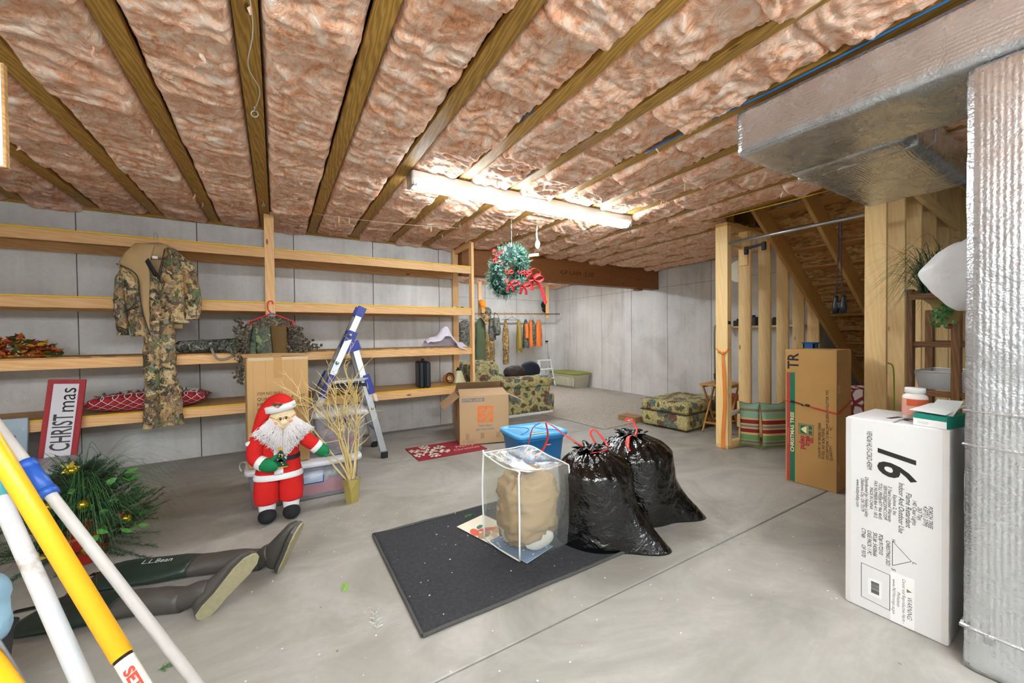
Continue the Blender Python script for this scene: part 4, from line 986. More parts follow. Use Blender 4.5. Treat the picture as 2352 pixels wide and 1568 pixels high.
for k in range(3):
    a = PI/2+k*2*PI/3; b = a+2*PI/3*.8; mesh('recycling_arrow', [(.045+.020*math.cos(a), -.001, .038+.020*math.sin(a)), (.045+.020*math.cos(b), -.001, .038+.020*math.sin(b)), (.045+.013*math.cos(b), -.001, .038+.013*math.sin(b)), (.045+.013*math.cos(a), -.001, .038+.013*math.sin(a))], [(0, 1, 2, 3)], GP, hd)
for x in (.07, .25, .44): mesh('packing_tape', boxv(x, x+.045, -.0008, 0, .06, .13), BOXF, P('clear_tape_brown', 'a98a66', .25, var=.04), hd)
# doormat
dm = thing('doormat', 'red snowflake doormat half under the moving carton', 'doormat', (1.25, 3.975, 0))
mesh('mat', *cboxvf(0, .80, 0, .51, 0, .012, .004), P('red_coir', '8d1f27', .95, var=.35, vs=90, bs=.7, bscale=250, bd=.004), dm)
m = MB(); cx_, cy_ = .20, .255
def bar(p, q_, w):
    p, q_ = Vector(p), Vector(q_); n_ = (q_-p).normalized(); s = Vector((-n_.y, n_.x))*w/2
    m.add([(*(p-s), .0125), (*(p+s), .0125), (*(q_+s), .0125), (*(q_-s), .0125), (*(p-s), .0145), (*(p+s), .0145), (*(q_+s), .0145), (*(q_-s), .0145)], BOXF)
for k in range(6):
    a = k*PI/3+.52; d = Vector((math.cos(a), math.sin(a))); c0 = Vector((cx_, cy_)); bar(c0, c0+d*.235, .032)
    for r_ in (.10, .165):
        for s in (-1, 1): b = a+s*PI/4; bar(c0+d*r_, c0+d*r_+Vector((math.cos(b), math.sin(b)))*.075, .026)
for i in range(len(m.v)): m.v[i] = (min(.795, max(.005, m.v[i][0])), min(.505, max(.005, m.v[i][1])), m.v[i][2])
m.build('snowflake', P('cream_coir', 'd8cbb8', .95, var=.15, vs=90, bs=.7, bscale=250, bd=.004), dm)
CC = P('pink_coir_print', 'd3a5a0', .95)
text('Merry', .10, CC, dm, (.50, .21, .0115), (1, 0, 0), (0, 1, 0), sx=.95, shear=.25); text('Christmas', .10, CC, dm, (.435, .10, .0115), (1, 0, 0), (0, 1, 0), sx=.78, shear=.25)
# ------------------------------------------------------------------ cloth builders
def wmesh(name, v, f, mat, root, smooth=True):
    L = np.array(root.location); return mesh(name, (np.array(v)-L).tolist(), f, mat, root, smooth)
def lerp_rows(rows, n):
    """resample rows of numbers evenly on their first column order"""
    a = np.array(rows, float); t = np.linspace(0, len(a)-1, n); i = np.minimum(t.astype(int), len(a)-2); q = (t-i)[:, None]; q = q*q*(3-2*q)*.4+q*.6
    return a[i]*(1-q)+a[i+1]*q
def sheet(name, rows, y, mat, root, bulge=.03, fold=.012, seed=1, n=18, m=30, th=.004, fs=(16, 4)):
    """hanging cloth panel; rows = (z, x_left, x_right)"""
    R_ = lerp_rows(rows, m); v = []
    for z, xl, xr in R_:
        for i in range(n+1):
            u = i/n; v.append((xl+(xr-xl)*u, y-bulge*math.sin(u*PI)**.8, z))
    a = np.array(v); a[:, 1] -= (fbm(np.stack([a[:, 0]*fs[0], a[:, 1]*0+seed, a[:, 2]*fs[1]], 1), seed, 4)-.5)*2*fold
    f = [(j*(n+1)+i, j*(n+1)+i+1, (j+1)*(n+1)+i+1, (j+1)*(n+1)+i) for j in range(m-1) for i in range(n)]
    return solid(wmesh(name, a.tolist(), f, mat, root), th)
def sleeve(name, rows, mat, root, fold=.010, seed=1, n=20, m=26, open_end=True, fs=(12, 12, 14)):
    """cloth tube; rows = (x, y, z, rx, ry)"""
    R_ = lerp_rows(rows, m); rings = [[(x+rx*math.cos(a), y+ry*math.sin(a), z) for a in np.linspace(0, 2*PI, n, endpoint=False)] for x, y, z, rx, ry in R_]
    v, f = loft(rings); a = np.array(v); c = np.repeat(R_[:, :3], n, axis=0); d = a-c; L = np.linalg.norm(d, axis=1)+1e-6
    k = (fbm(a*np.array(fs)+seed*3.1, seed, 4, .55, True)-.55)*2*fold
    return wmesh(name, (a+d/L[:, None]*k[:, None]).tolist(), f, mat, root)
M_LINING = P('tan_lining', 'b89a6c', .8, var=.12, vs=6, bs=.2, bscale=20)
M_WOODLAND = m_camo('woodland_camouflage', ('4b4f4c', '3a3b3c', '3f5a45', '5d5648', '57634f', '8f9a6c'), 4.0)
M_DUCK = m_camo('dark_marsh_camouflage', ('2a2c28', '1b1c1a', '6f7264', '45483c', 'b2b09e', '55584c'), 14)
M_GHILLIE = m_camo('leafy_camouflage', ('3c352c', '2a241e', '6f6350', '574c3c', '8b7d64', '4c4a36'), 12)

# ------------------------------------------------------------------ camouflage suit on the shelf
wh = thing('wire_hanger', 'wire coat hanger hooked over the top shelf rail under the camouflage jacket', 'hanger', (-.935, 4.79, 2.0))
v, f = tubevf(smooth_pts([(-.012, .03, .225), (-.015, .01, .268), (.005, -.005, .275), (.02, -.012, .24), (.008, -.015, .20), (.005, -.012, .15)], 5), .0025, 6); mesh('hook', v, f, M_STEEL, wh, True)
v, f = tubevf([(.005, -.012, .15), (.20, -.012, .05), (-.2, -.012, .03), (.005, -.012, .15)], .0025, 6); mesh('shoulder_wire', v, f, M_STEEL, wh, True)
jk = thing('camo_jacket', 'leaf camouflage jacket with tan lining hanging open from the top shelf rail', 'jacket', (-.93, 4.78, 1.33))
sheet('back_lining', [(2.13, -1.00, -.86), (2.02, -1.14, -.72), (1.7, -1.13, -.74), (1.40, -1.12, -.76)], 4.80, M_LINING, jk, 0, .006, 3)
sheet('front_panel', [(1.97, -1.185, -1.165), (1.90, -1.170, -1.09), (1.83, -1.165, -1.04), (1.69, -1.150, -1.034), (1.53, -1.135, -1.016), (1.33, -1.11, -.972)], 4.765, M_CAMO_LEAF, jk, .05, .012, 5)
sheet('front_panel', [(2.14, -.86, -.79), (2.04, -.875, -.70), (1.84, -.918, -.700), (1.64, -.909, -.71), (1.45, -.909, -.70)], 4.77, M_CAMO_LEAF, jk, .06, .016, 7)
sheet('lapel', [(2.16, -1.06, -.93), (2.08, -1.13, -.95), (1.98, -1.175, -.975), (1.90, -1.10, -.972), (1.82, -1.046, -.972), (1.60, -1.04, -.981), (1.36, -.990, -.967)], 4.735, M_LINING, jk, .02, .010, 9)
v, f = ell((-.93, 4.785, 2.115), .115, .055, .075, 28, 18, 6, .014, 12); wmesh('hood', v, f, M_LINING, jk)
v, f = ell((-.835, 4.765, 2.10), .055, .04, .06, 18, 12, 8, .010, 14); wmesh('collar', v, f, M_LINING, jk)
sleeve('sleeve', [(-.765, 4.775, 2.06, .05, .04), (-.715, 4.765, 1.98, .06, .05), (-.685, 4.76, 1.84, .058, .055), (-.668, 4.755, 1.69, .06, .055), (-.675, 4.755, 1.58, .062, .05), (-.685, 4.755, 1.50, .055, .042), (-.69, 4.755, 1.485, .045, .035)], M_CAMO_LEAF, jk, .012, 4)
sleeve('sleeve', [(-1.12, 4.80, 1.96, .05, .03), (-1.165, 4.80, 1.86, .045, .035), (-1.190, 4.80, 1.66, .042, .04), (-1.180, 4.795, 1.48, .04, .04), (-1.17, 4.79, 1.34, .04, .03)], M_CAMO_LEAF, jk, .012, 6)
for pts in ([(-1.186, 4.725, 1.965), (-1.10, 4.715, 1.92), (-1.045, 4.705, 1.85), (-1.032, 4.70, 1.69), (-1.015, 4.70, 1.53), (-.970, 4.70, 1.335)], [(-.86, 4.725, 2.13), (-.885, 4.72, 2.0), (-.915, 4.715, 1.85)]):
    v, f = tubevf(smooth_pts(pts, 5), .004, 6); wmesh('zip', v, f, M_BLACK, jk)
wmesh('neck_label', boxv(-.955, -.915, 4.745, 4.748, 2.035, 2.06), BOXF, M_WHITE, jk, False)
v, f = tubevf(smooth_pts([(-1.15, 4.71, 1.54), (-1.10, 4.70, 1.56), (-1.03, 4.695, 1.60)], 4), .003, 5); wmesh('pocket_edge', v, f, MATS['leaf_camouflage'] if 'leaf_camouflage' in MATS else M_BLACK, jk)
ov = thing('camo_overalls', 'leaf camouflage bib overalls hanging below the open jacket', 'overalls', (-.93, 4.76, .49))
sheet('bib', [(1.875, -1.02, -.905), (1.70, -1.01, -.905), (1.52, -1.01, -.88), (1.33, -1.015, -.82)], 4.775, M_CAMO_LEAF, ov, .03, .010, 11)
sleeve('trouser_leg', [(-.955, 4.77, 1.50, .06, .05), (-.965, 4.77, 1.32, .065, .055), (-.975, 4.765, 1.02, .058, .055), (-.975, 4.76, .80, .05, .055), (-.985, 4.76, .62, .052, .05), (-.995, 4.76, .49, .055, .05)], M_CAMO_LEAF, ov, .014, 12, m=40)
sleeve('trouser_leg', [(-.875, 4.77, 1.50, .05, .05), (-.865, 4.77, 1.32, .055, .055), (-.868, 4.765, 1.02, .058, .055), (-.85, 4.76, .80, .075, .06), (-.855, 4.76, .62, .085, .055), (-.855, 4.76, .50, .092, .05)], M_CAMO_LEAF, ov, .014, 15, m=40)
NB = P('black_webbing', '14161c', .7)
for pts in ([(-1.02, 4.73, 2.06), (-1.015, 4.725, 1.97), (-1.0, 4.73, 1.87)], [(-1.005, 4.728, 2.06), (-.97, 4.72, 1.98), (-.92, 4.73, 1.87)]):
    v0 = [Vector(p)-Vector(ov.location) for p in smooth_pts(pts, 5)]; ribbon('suspender', v0, .036, NB, ov, side=(1, 0, .1))

# ------------------------------------------------------------------ things on the long shelf
# red hanger with trousers in front of a leafy shirt
rh = thing('plastic_hanger', 'red plastic hanger nailed to the shelf post holding folded trousers', 'hanger', (-.035, 4.815, 1.41))
v, f = tubevf(smooth_pts([(.015, -.0, .245), (.005, 0, .275), (-.02, 0, .275), (-.035, 0, .25), (-.035, 0, .20), (-.02, 0, .17), (.0, 0, .15)], 6), .006, 8); mesh('hook', v, f, M_RED, rh, True)
v, f = tubevf(smooth_pts([(.0, 0, .15), (.17, 0, .075), (.21, 0, .045), (.20, 0, .02), (.15, 0, .012), (0, 0, .010), (-.15, 0, .012), (-.2, 0, .02), (-.212, 0, .04), (-.17, 0, .07), (0, 0, .15)], 5), .0065, 8); mesh('frame', v, f, M_RED, rh, True)
MB().cbox(-.022, .025, -.01, .008, .135, .155, .004).build('blue_tab', P('blue_tab', '2f6fc4', .4), rh)
t1 = thing('folded_trousers', 'woodland camouflage trousers folded over the red hanger', 'trousers', (-.1, 4.79, 1.11))
sheet('trouser_fold', [(1.425, -.19, -.055), (1.28, -.18, -.045), (1.11, -.165, -.03)], 4.80, M_WOODLAND, t1, .02, .006, 21)
sheet('trouser_fold', [(1.42, -.20, -.16), (1.28, -.225, -.17), (1.10, -.245, -.18)], 4.812, M_WOODLAND, t1, .015, .006, 22)
t2 = thing('brown_trousers', 'olive brown trousers folded over the red hanger', 'trousers', (.03, 4.79, 1.10))
sheet('trouser_fold', [(1.425, -.05, .095), (1.28, -.04, .105), (1.10, -.025, .115)], 4.795, P('brown_cotton', '6b5128', .85, var=.1, vs=5), t2, .02, .006, 23)
ls = thing('leafy_shirt', 'leafy camouflage shirt hanging behind the red hanger', 'shirt', (-.03, 4.80, .86))
sheet('shirt_front', [(1.53, -.12, .06), (1.47, -.22, .15), (1.40, -.26, .18), (1.2, -.26, .19), (.95, -.28, .2)], 4.833, M_GHILLIE, ls, .004, .006, 31)
m = MB()
for k in range(420):
    s = rg.random()
    if s < .40: x, z = -.27-rg.uniform(-.02, .05)-.06*rg.random(), rg.uniform(.86, 1.48)
    elif s < .75: x, z = .17+rg.uniform(-.05, .07), rg.uniform(1.1, 1.42)
    else: x, z = .26+rg.gauss(0, .06), 1.17+abs(rg.gauss(0, .05))
    y = 4.80-rg.uniform(0, .05); L = rg.uniform(.02, .05)
    m.add(*leaf_vf((x, y, z), (rg.uniform(-1, 1), rg.uniform(-.6, .1), rg.uniform(-1, .7)), (0, -1, .2), L, L*.7))
o = wmesh('leaf_scraps', m.v, m.f, M_GHILLIE, ls, False); o['kind'] = 'stuff'
v, f = ell((.26, 4.85, 1.19), .07, .05, .045, 20, 12, 9, .02, 14); wmesh('bunched_sleeve', v, f, M_GHILLIE, ls)
sleeve('sleeve', [(.15, 4.81, 1.40, .03, .03), (.175, 4.80, 1.30, .035, .03), (.19, 4.80, 1.17, .035, .03)], M_GHILLIE, ls, .01, 33)
sleeve('sleeve', [(-.235, 4.81, 1.44, .03, .03), (-.265, 4.80, 1.28, .035, .03), (-.28, 4.80, 1.10, .035, .03)], M_GHILLIE, ls, .01, 34)
# gun case
gc = thing('gun_case', 'padded marsh camouflage gun case with strap lying on the third shelf', 'case', (-.57, 4.93, 1.157))
rows = [(-.27, .03, .035), (-.24, .055, .058), (-.15, .062, .064), (0, .066, .068), (.15, .072, .076), (.23, .074, .078), (.265, .05, .06), (.275, .02, .02)]
rings = [[(x, ry*math.cos(a),   .072+.01*x+rz_*math.sin(a)*.95) for a in np.linspace(0, 2*PI, 20, endpoint=False)] for x, ry, rz_ in lerp_rows(rows, 30)]
v, f = loft(rings); a_ = np.array(v); a_[:, 2] += (fbm(a_*14, 4, 4)-.5)*.012; a_[:, 2] = np.maximum(a_[:, 2], .001); mesh('case', a_.tolist(), f, M_DUCK, gc, True)
ribbon('strap', smooth_pts([(.02, -.06, .05), (.03, -.105, .02), (.07, -.115, -.055), (.14, -.115, -.06), (.2, -.11, -.02), (.22, -.09, .02), (.22, -.07, .04)], 5), .022, P('grey_webbing', '8f8a7c', .8), gc)
# autumn leaves
al = thing('autumn_garland', 'orange and yellow artificial autumn leaf garland on the third shelf', 'garland', (-1.85, 4.96, 1.157))
for cn, cc_ in (('orange_leaves', 'c45a1c'), ('yellow_leaves', 'd99a24'), ('rust_leaves', '8a3218'), ('green_leaves', '4c5426')):
    m = MB()
    for k in range(46):
        x = rg.uniform(-.35, .2) if cn != 'green_leaves' else rg.uniform(-.02, .22); h = max(.015, .18*(1-((x+.05)/.30)**2)); z = rg.uniform(.005, h)
        c = Vector((x, rg.uniform(-.1, .08), z)); d = Vector((rg.uniform(-1, 1), rg.uniform(-1, .3), rg.uniform(-.2, .7))).normalized(); up_ = Vector((0, -.6, 1))
        for s in (-.9, -.45, 0, .45, .9):
            dd = (d+up_.cross(d)*s).normalized(); m.add(*leaf_vf(c, dd, up_, .062 if s == 0 else .046, .024))
    m.v = [(p[0], p[1], max(p[2], .001)) for p in m.v]
    m.build(cn, P('leaf_'+cc_, cc_, .6, var=.3, vs=20), al)
m = MB()
for k in range(50): m.add(*ell((rg.uniform(-.3, .1), -rg.uniform(.05, .11), rg.uniform(.008, .06)), .007, .007, .007, 6, 4))
m.build('berries', P('amber_berry', 'd8a05a', .3), al, True); m = MB().add(*ell((-.13, -.08, .05), .03, .03, .045, 12, 8)); m.build('pine_cone', P('cone_brown', '4a2a1a', .8), al, True)
# christmas bolster pillow
cp = thing('christmas_pillow', 'long red plaid christmas pillow lying on the bottom shelf', 'pillow', (-1.04, 5.05, .640), rot=(0, 0, math.radians(1)))
t = NT('red_plaid'); tc = t.n('TexCoord'); sp_ = t.n('SeparateXYZ'); t.l(tc.outputs['Object'], sp_.inputs[0])
hh_ = t.math('ADD', t.math('MULTIPLY', sp_.outputs['Z'], 1.5), t.math('MULTIPLY', sp_.outputs['Y'], -.9)); da_ = t.math('ADD', sp_.outputs['X'], hh_); db_ = t.math('SUBTRACT', sp_.outputs['X'], hh_)
def stripe(ax, sc, w0, off=0): return t.math('LESS_THAN', t.math('FRACT', t.math('MULTIPLY_ADD', ax, sc, off)), w0)
c_ = t.mix(t.math('MULTIPLY', stripe(da_, 12, .45), .6), 'b01e26', '6d1018'); c_ = t.mix(t.math('MULTIPLY', stripe(db_, 12, .45), .6), c_, '6d1018'); c_ = t.mix(stripe(da_, 12, .07, .7), c_, 'ece4e0'); c_ = t.mix(stripe(db_, 12, .07, .7), c_, 'ece4e0')
M_PLAID = t.out(c_, .8)
v, f = pillow_vf(.90, .40, .20, 26, 2, .004); a_ = np.array(v); a_[:, 2] = np.maximum(a_[:, 2]+.082, 0); mesh('cover', a_.tolist(), f, M_PLAID, cp, True)
v2 = []; n_ = 20
for j in range(n_+1):
    for i in range(n_+1):
        u, q_ = (i/n_*2-1), (j/n_*2-1); uu, qq = u*.80, q_*.72
        e = max(0, (1-uu*uu))**.5*max(0, (1-qq*qq))**.5; v2.append((uu*.45, qq*.2+.005, .082+.10*e**.8+.003))
f2 = [(j*(n_+1)+i, j*(n_+1)+i+1, (j+1)*(n_+1)+i+1, (j+1)*(n_+1)+i) for j in range(n_) for i in range(n_)]
mesh('white_panel', v2, f2, P('white_cotton', 'e6e2e4', .85, var=.04), cp, True)
m = MB()
for k in range(90): x = -.34+.68*k/89; m.add(*leaf_vf((x, -.125-.010*math.sin(k*.9), .172-.16*(x)**2), (rg.uniform(-1, 1), rg.uniform(-.6, .2), rg.uniform(-.6, .6)), (0, -.6, 1), .032, .016), mi=k % 3 == 0)
m.build('holly_trim', None, cp, mats=[P('holly_green', '2f5a38', .7), P('holly_red', 'b02028', .6)])
# crumpled pillowcase
pcw = thing('crumpled_pillowcase', 'crumpled white pillowcase spilling over the third shelf near the end post', 'pillowcase', (1.93, 4.98, 1.157))
def drape(u, q):
    x = -.27+.58*u; y = -.13+.26*q
    h = .26*math.exp(-((u-.48)/.19)**2)+.10*math.exp(-((u-.12)/.2)**2)+.03*math.exp(-((u-.85)/.1)**2)
    h *= math.sin(min(1, max(0, q*1.25+.1))*PI)**.6 if q < .9 else .3
    z = max(.003, h)
    if u > .5 and q < .22: y -= .04*(1-q/.22)*math.sin((u-.5)*2*PI*.9+.2); z -= .055*(1-q/.22)*math.sin(max(0, (u-.5)*2*PI*.5))
    return (x, y, z)
v, f = grid(44, 30, drape); a_ = np.array(v); a_[:, 2] += (fbm(a_*np.array([11, 11, 6]), 5, 4, .55, True)-.5)*.075*np.clip(a_[:, 2]/.03, 0, 1); mesh('cloth', a_.tolist(), f, P('lilac_white', 'dcd5e2', .8, var=.06), pcw, True)
# hard case
hc = thing('tool_case', 'black hard plastic case standing upright on the bottom shelf', 'case', (1.64, 4.98, .640), rz=math.radians(-8))
MB().cbox(-.075, -.003, -.13, .17, 0, .335, .018).build('shell', P('case_black', '1b1e24', .45, var=.1), hc); MB().cbox(.003, .075, -.13, .17, 0, .335, .018).build('shell', MATS['case_black'], hc)
MB().cbox(-.006, .006, -.132, .172, .004, .331, .002).build('seam', M_BLACK, hc)
v, f = tubevf(smooth_pts([(0, -.06, .33), (0, -.05, .36), (0, .08, .36), (0, .09, .33)], 4), .009, 8); mesh('handle', v, f, M_BLACK, hc, True)
# amber votive and lamp shade
vj = thing('glass_votive', 'amber glass bowl lying on its side on the bottom shelf', 'votive', (2.0, 5.08, .640), rot=(math.radians(80), 0, math.radians(12)))
v, f = lathevf([(0, .0), (.04, 0), (.06, .02), (.072, .06), (.075, .10), (.070, .10), (.066, .06), (.05, .025), (0, .015)], 28); mesh('bowl', [(p[0], p[1]+.076, p[2]) for p in v], f, P('amber_glass', 'c0741c', .15, var=.3, vs=12), vj, True)
v, f = lathevf([(.058, .101), (.066, .104), (.074, .101)], 28); mesh('rim', [(p[0], p[1]+.076, p[2]) for p in v], f, P('dark_rim', '2a2420', .3), vj, True)
for r_ in (.05, .035, .02): v, f = lathevf([(r_-.004, .03+(.075-r_)), (r_, .035+(.075-r_)), (r_+.004, .03+(.075-r_))], 24); mesh('glass_ring', [(p[0], p[1]+.076, p[2]) for p in v], f, P('amber_ring%d' % (r_*1000), ('e09a3a', '7a3a10', 'e8dcc8')[int((.05-r_)/.015+.5)], .2), vj, True)
lsd = thing('glass_bell', 'frosted bell lamp shade with black fitting standing on the bottom shelf', 'glass bell', (2.19, 5.10, .640))
rings = [[(r_*(1+.05*math.sin(10*a)*s)*math.cos(a), r_*(1+.05*math.sin(10*a)*s)*math.sin(a), z) for a in np.linspace(0, 2*PI, 60, endpoint=False)] for r_, z, s in ((.092, .002, 1), (.095, .02, 1), (.082, .045, .8), (.068, .09, .5), (.055, .14, .3), (.035, .175, 0), (.03, .18, 0))]
v, f = loft(rings, True, False); solid(mesh('shade', v, f, P('frosted_glass', 'c9c39c', .35, var=.08), lsd, True), .003)
v, f = lathevf([(0, .22), (.018, .22), (.022, .20), (.034, .19), (.036, .175), (0, .175)][::-1], 16); mesh('fitting', v, f, M_BLACK, lsd, True)
for k in range(3): tag(MB().cbox(2.04+.06*k, 2.075+.06*k, 4.90, 4.93, 1.681, 1.693, .002).cbox(2.045+.06*k, 2.07+.06*k, 4.905, 4.925, 1.693, 1.697, .001).build('small_box', (M_WHITE, P('tan_box', 'b59a72', .7), M_BLACK)[k]), ('tiny white box on the second shelf by the end post', 'tiny tan box between two others on the second shelf', 'tiny black box nearest the end post on the second shelf')[k], 'box')

# ------------------------------------------------------------------ tall carton, long bin, upper bin
M_CLRB = m_clear('clear_bin_plastic', 'f4f5fa', .17, .25)
lb = thing('long_clear_bin', 'long clear underbed bin with white lid full of red garland', 'bin', (.195, 3.715, 0))
BX, BY = .395, .225
rings = [ering((0, 0, z), rx, ry, 44, 9) for z, rx, ry in ((.004, BX-.03, BY-.03), (.012, BX-.02, BY-.02), (.28, BX, BY))]
v, f = loft(rings, True, False); v.append((0, 0, .004)); f += [(len(v)-1, (k+1) % 44, k) for k in range(44)]
solid(mesh('tub', v, f, M_CLRB, lb, True), .003)
rings = [ering((0, 0, z), rx, ry, 44, 9) for z, rx, ry in ((.268, BX+.012, BY+.012), (.270, BX+.024, BY+.024), (.298, BX+.024, BY+.024), (.306, BX+.016, BY+.016), (.304, BX-.03, BY-.03))]
v, f = loft(rings); mesh('lid', v, f, P('white_lid', 'dcdde2', .4, var=.03), lb, True)
v, f = tubevf(smooth_pts([(-.40, .12, .285), (-.45, .10, .30), (-.455, -.02, .30), (-.44, -.10, .29)], 4), .006, 6); mesh('lid_handle', v, f, MATS['white_lid'], lb, True)
mesh('paper_label', boxv(-.03, .115, -BY-.006+.014, -BY-.005+.014, .135, .235), BOXF, P('label_photo', '9fb4c8', .4, var=.25, vs=14), lb)
lineloop(lb, [(-.03, -BY+.008, .135), (.115, -BY+.008, .135), (.115, -BY+.008, .235), (-.03, -BY+.008, .235)], .008, P('label_blue', '27508a', .4), name='label_border')
g1 = thing('red_garland', 'red tinsel garland packed along the bottom of the long clear bin', 'garland', (.195, 3.69, .012))
v, f = grid(50, 30, lambda u, q: ((u-.5)*.70, (q-.5)*.36, .02)); a_ = np.array(v); a_[:, 2] += .19*fbm(a_*np.array([5, 5, 5]), 3, 3)*np.clip(np.minimum(.35-np.abs(a_[:, 0]), .18-np.abs(a_[:, 1]))/.03, 0, 1)+fbm(a_*60, 9, 2)*.015
o = mesh('tinsel', a_.tolist(), f, P('red_tinsel', 'd8304a', .5, var=.3, vs=60, bs=.8, bscale=150), g1, True); o['kind'] = 'stuff'
g2 = thing('ornament_heap', 'dark green garland and gold baubles heaped in the long clear bin', 'ornaments', (.195, 3.70, .14))
v, f = grid(50, 30, lambda u, q: ((u-.5)*.70, (q-.5)*.38, 0)); a_ = np.array(v); a_[:, 2] += .115*fbm(a_*np.array([6, 6, 6]), 5, 3)*np.clip(np.minimum(.35-np.abs(a_[:, 0]), .19-np.abs(a_[:, 1]))/.03, 0, 1)+fbm(a_*55, 4, 2)*.02
mesh('garland', a_.tolist(), f, m_camo('garland_mix', ('3a5a44', '2d3a34', '8b8f92', '5d6a64', 'aa3444', '6c6c7a'), 16), g2, True)
for k in range(14): v, f = ell((rg.uniform(-.33, .33), -.175+rg.uniform(0, .02), rg.uniform(-.02, .08)), .014, .014, .014, 12, 8); mesh('bauble', v, f, P('gold_bauble', 'caa23c', .2, .8), g2, True)
m = MB()
for k in range(26): a = rg.uniform(-.1, PI+.1); m.tube([(-.315, -.185, .06), (-.315+.045*math.cos(a), -.19, .06+.04*math.sin(a))], [.002, .0008], 4)
m.build('gold_spray', MATS['gold_bauble'], g2)
tcx = thing('cardboard_carton', 'tall plain brown carton standing on the long clear bin behind the doll', 'box', (-.195, 3.535, .308), rz=math.radians(5))
CX, CY, CZ = .415, .38, .845
mesh('carton', *cboxvf(0, CX, 0, CY, 0, CZ, .006), M_CARD, tcx)
solid(mesh('top_flap', [(-.02, -.005, CZ+.004), (CX*.55, -.008, CZ+.004), (CX*.55, CY*.5, CZ+.022), (-.03, CY*.55, CZ+.02)], [(0, 1, 2, 3)], M_CARD, tcx), .004)
solid(mesh('top_flap', [(CX*.4, -.004, CZ+.010), (CX+.008, -.006, CZ+.004), (CX+.005, CY*.5, CZ+.016), (CX*.4, CY*.5, CZ+.024)], [(0, 1, 2, 3)], M_CARD, tcx), .004)
mesh('packing_tape', boxv(CX*.42, CX*.56, -.0012, 0, .68, CZ), BOXF, M_TAPE, tcx); mesh('packing_tape', boxv(.01, CX, -.0010, 0, CZ-.025, CZ), BOXF, P('shiny_tape', 'cdb28c', .2), tcx)
for x in (.04, .12, .25, .31): mesh('crease', boxv(x, x+.0015, -.0007, 0, .02, CZ-.02), BOXF, P('crease_tone', '9d7a4c', .85), tcx)
for s, x, z, ft_ in (('ITEM NO.36666', .063, .555, .165), ('QUANTITY:       4    SET', .063, .515, .325), ('NET WEIGHT:   9    KGS', .063, .475, .325), ('G.W.:               11   KGS', .063, .435, .325)):
    text(s, .034, M_INK, tcx, (x, 0, z), (1, 0, 0), (0, 0, 1), fit=ft_)
ub = thing('latch_bin', 'clear latching bin with purple latch on top of the long bin', 'bin', (.46, 3.735, .308), rz=math.radians(-2))
rings = [ering((0, 0, z), rx, ry, 40, 8) for z, rx, ry in ((.003, .165, .145), (.012, .172, .150), (.33, .205, .175))]
v, f = loft(rings, True, False); v.append((0, 0, .003)); f += [(len(v)-1, (k+1) % 40, k) for k in range(40)]
solid(mesh('tub', v, f, M_CLRB, ub, True), .003)
rings = [ering((0, 0, z), rx, ry, 40, 8) for z, rx, ry in ((.322, .212, .182), (.330, .228, .198), (.350, .228, .198), (.372, .19, .16), (.374, .02, .02))]
v, f = loft(rings); mesh('lid', v, f, m_clear('milky_lid', 'e6e9ec', .55, .25), ub, True)
MB().cbox(-.02, .05, -.205, -.185, .285, .325, .008).build('latch', P('purple_latch', '5b2a78', .35), ub)
mesh('bar_label', boxv(.0, .035, -.1765, -.1755, .20, .255), BOXF, M_WHITE, ub)
og = thing('packed_ornaments', 'red and green ornaments packed inside the latching bin', 'ornaments', (.46, 3.735, .325))
v, f = ell((0, 0, .12), .155, .135, .115, 40, 28, 6, .025, 14); mesh('green_bundle', v, f, m_camo('ornament_mix', ('2b3b33', '1f2a2a', '3c5a48', 'b03048', '4a5a70', 'd0707a'), 9), og, True)
for k in range(7): v, f = ell((rg.uniform(-.13, .13), -.125+rg.uniform(-.005, .02), rg.uniform(.02, .19)), .03, .02, .026, 12, 8); mesh('red_bauble', v, f, P('red_bauble', 'c02438', .35), og, True)

# ------------------------------------------------------------------ folding ladder
la = thing('folding_ladder', 'aluminium folding ladder with blue hinges standing by the shelf', 'ladder', (.55, 4.5, 0))
def lrail(a, b, w=.066, t_=.028): return board('rail', a, b, t_, w, M_ALU, la, up=(1, 0, .3))
def LP(x, y, z): return Vector((x-.55, y-4.5, z))
M_LB = P('blue_ladder_plastic', '27378c', .4, var=.06)
for (y0, y1) in ((4.30, 4.42), (4.80, 4.60)):
    lrail(LP(.09, y0, .03), LP(.775, y1, 1.56)); lrail(LP(.975, y0, .04), LP(.70, y1, 1.26))
    board('hinge_plate', LP(.60, y1-.02, 1.17), LP(.76, y1-.02, 1.22), .035, .10, M_LB, la); board('hinge_plate', LP(.64, y1-.02, 1.22), LP(.70, y1-.02, 1.36), .034, .09, M_LB, la, up=(1, 0, 0))
    board('rail_bracket', LP(.385, y0+.03, .70), LP(.485, y0+.04, .92), .036, .065, M_LB, la, up=(1, 0, -.4)); board('rail_bracket', LP(.865, y0+.03, .70), LP(.81, y0+.04, .90), .036, .065, M_LB, la, up=(1, 0, .3))
    for (x, z) in ((.09, .0), (.975, .0)): MB().cbox(x-.55-.035, x-.55+.035, y0-4.5-.022, y0-4.5+.022, 0, .075, .008).build('rubber_foot', M_BLACK, la)
    board('top_cap', LP(.755, y1, 1.52), LP(.80, y1, 1.62), .04, .085, M_LB, la, up=(1, 0, 0))
for x, z in ((.19, .26), (.30, .52), (.41, .78), (.53, 1.04), (.66, 1.32)): v, f = tubevf([LP(x, 4.32, z), LP(x, 4.78, z)], .017, 10); mesh('rung', v, f, M_ALU, la, True)
for x, z in ((.92, .28), (.865, .54), (.81, .80)): v, f = tubevf([LP(x, 4.32, z), LP(x, 4.78, z)], .015, 10); mesh('rung', v, f, M_ALU, la, True)
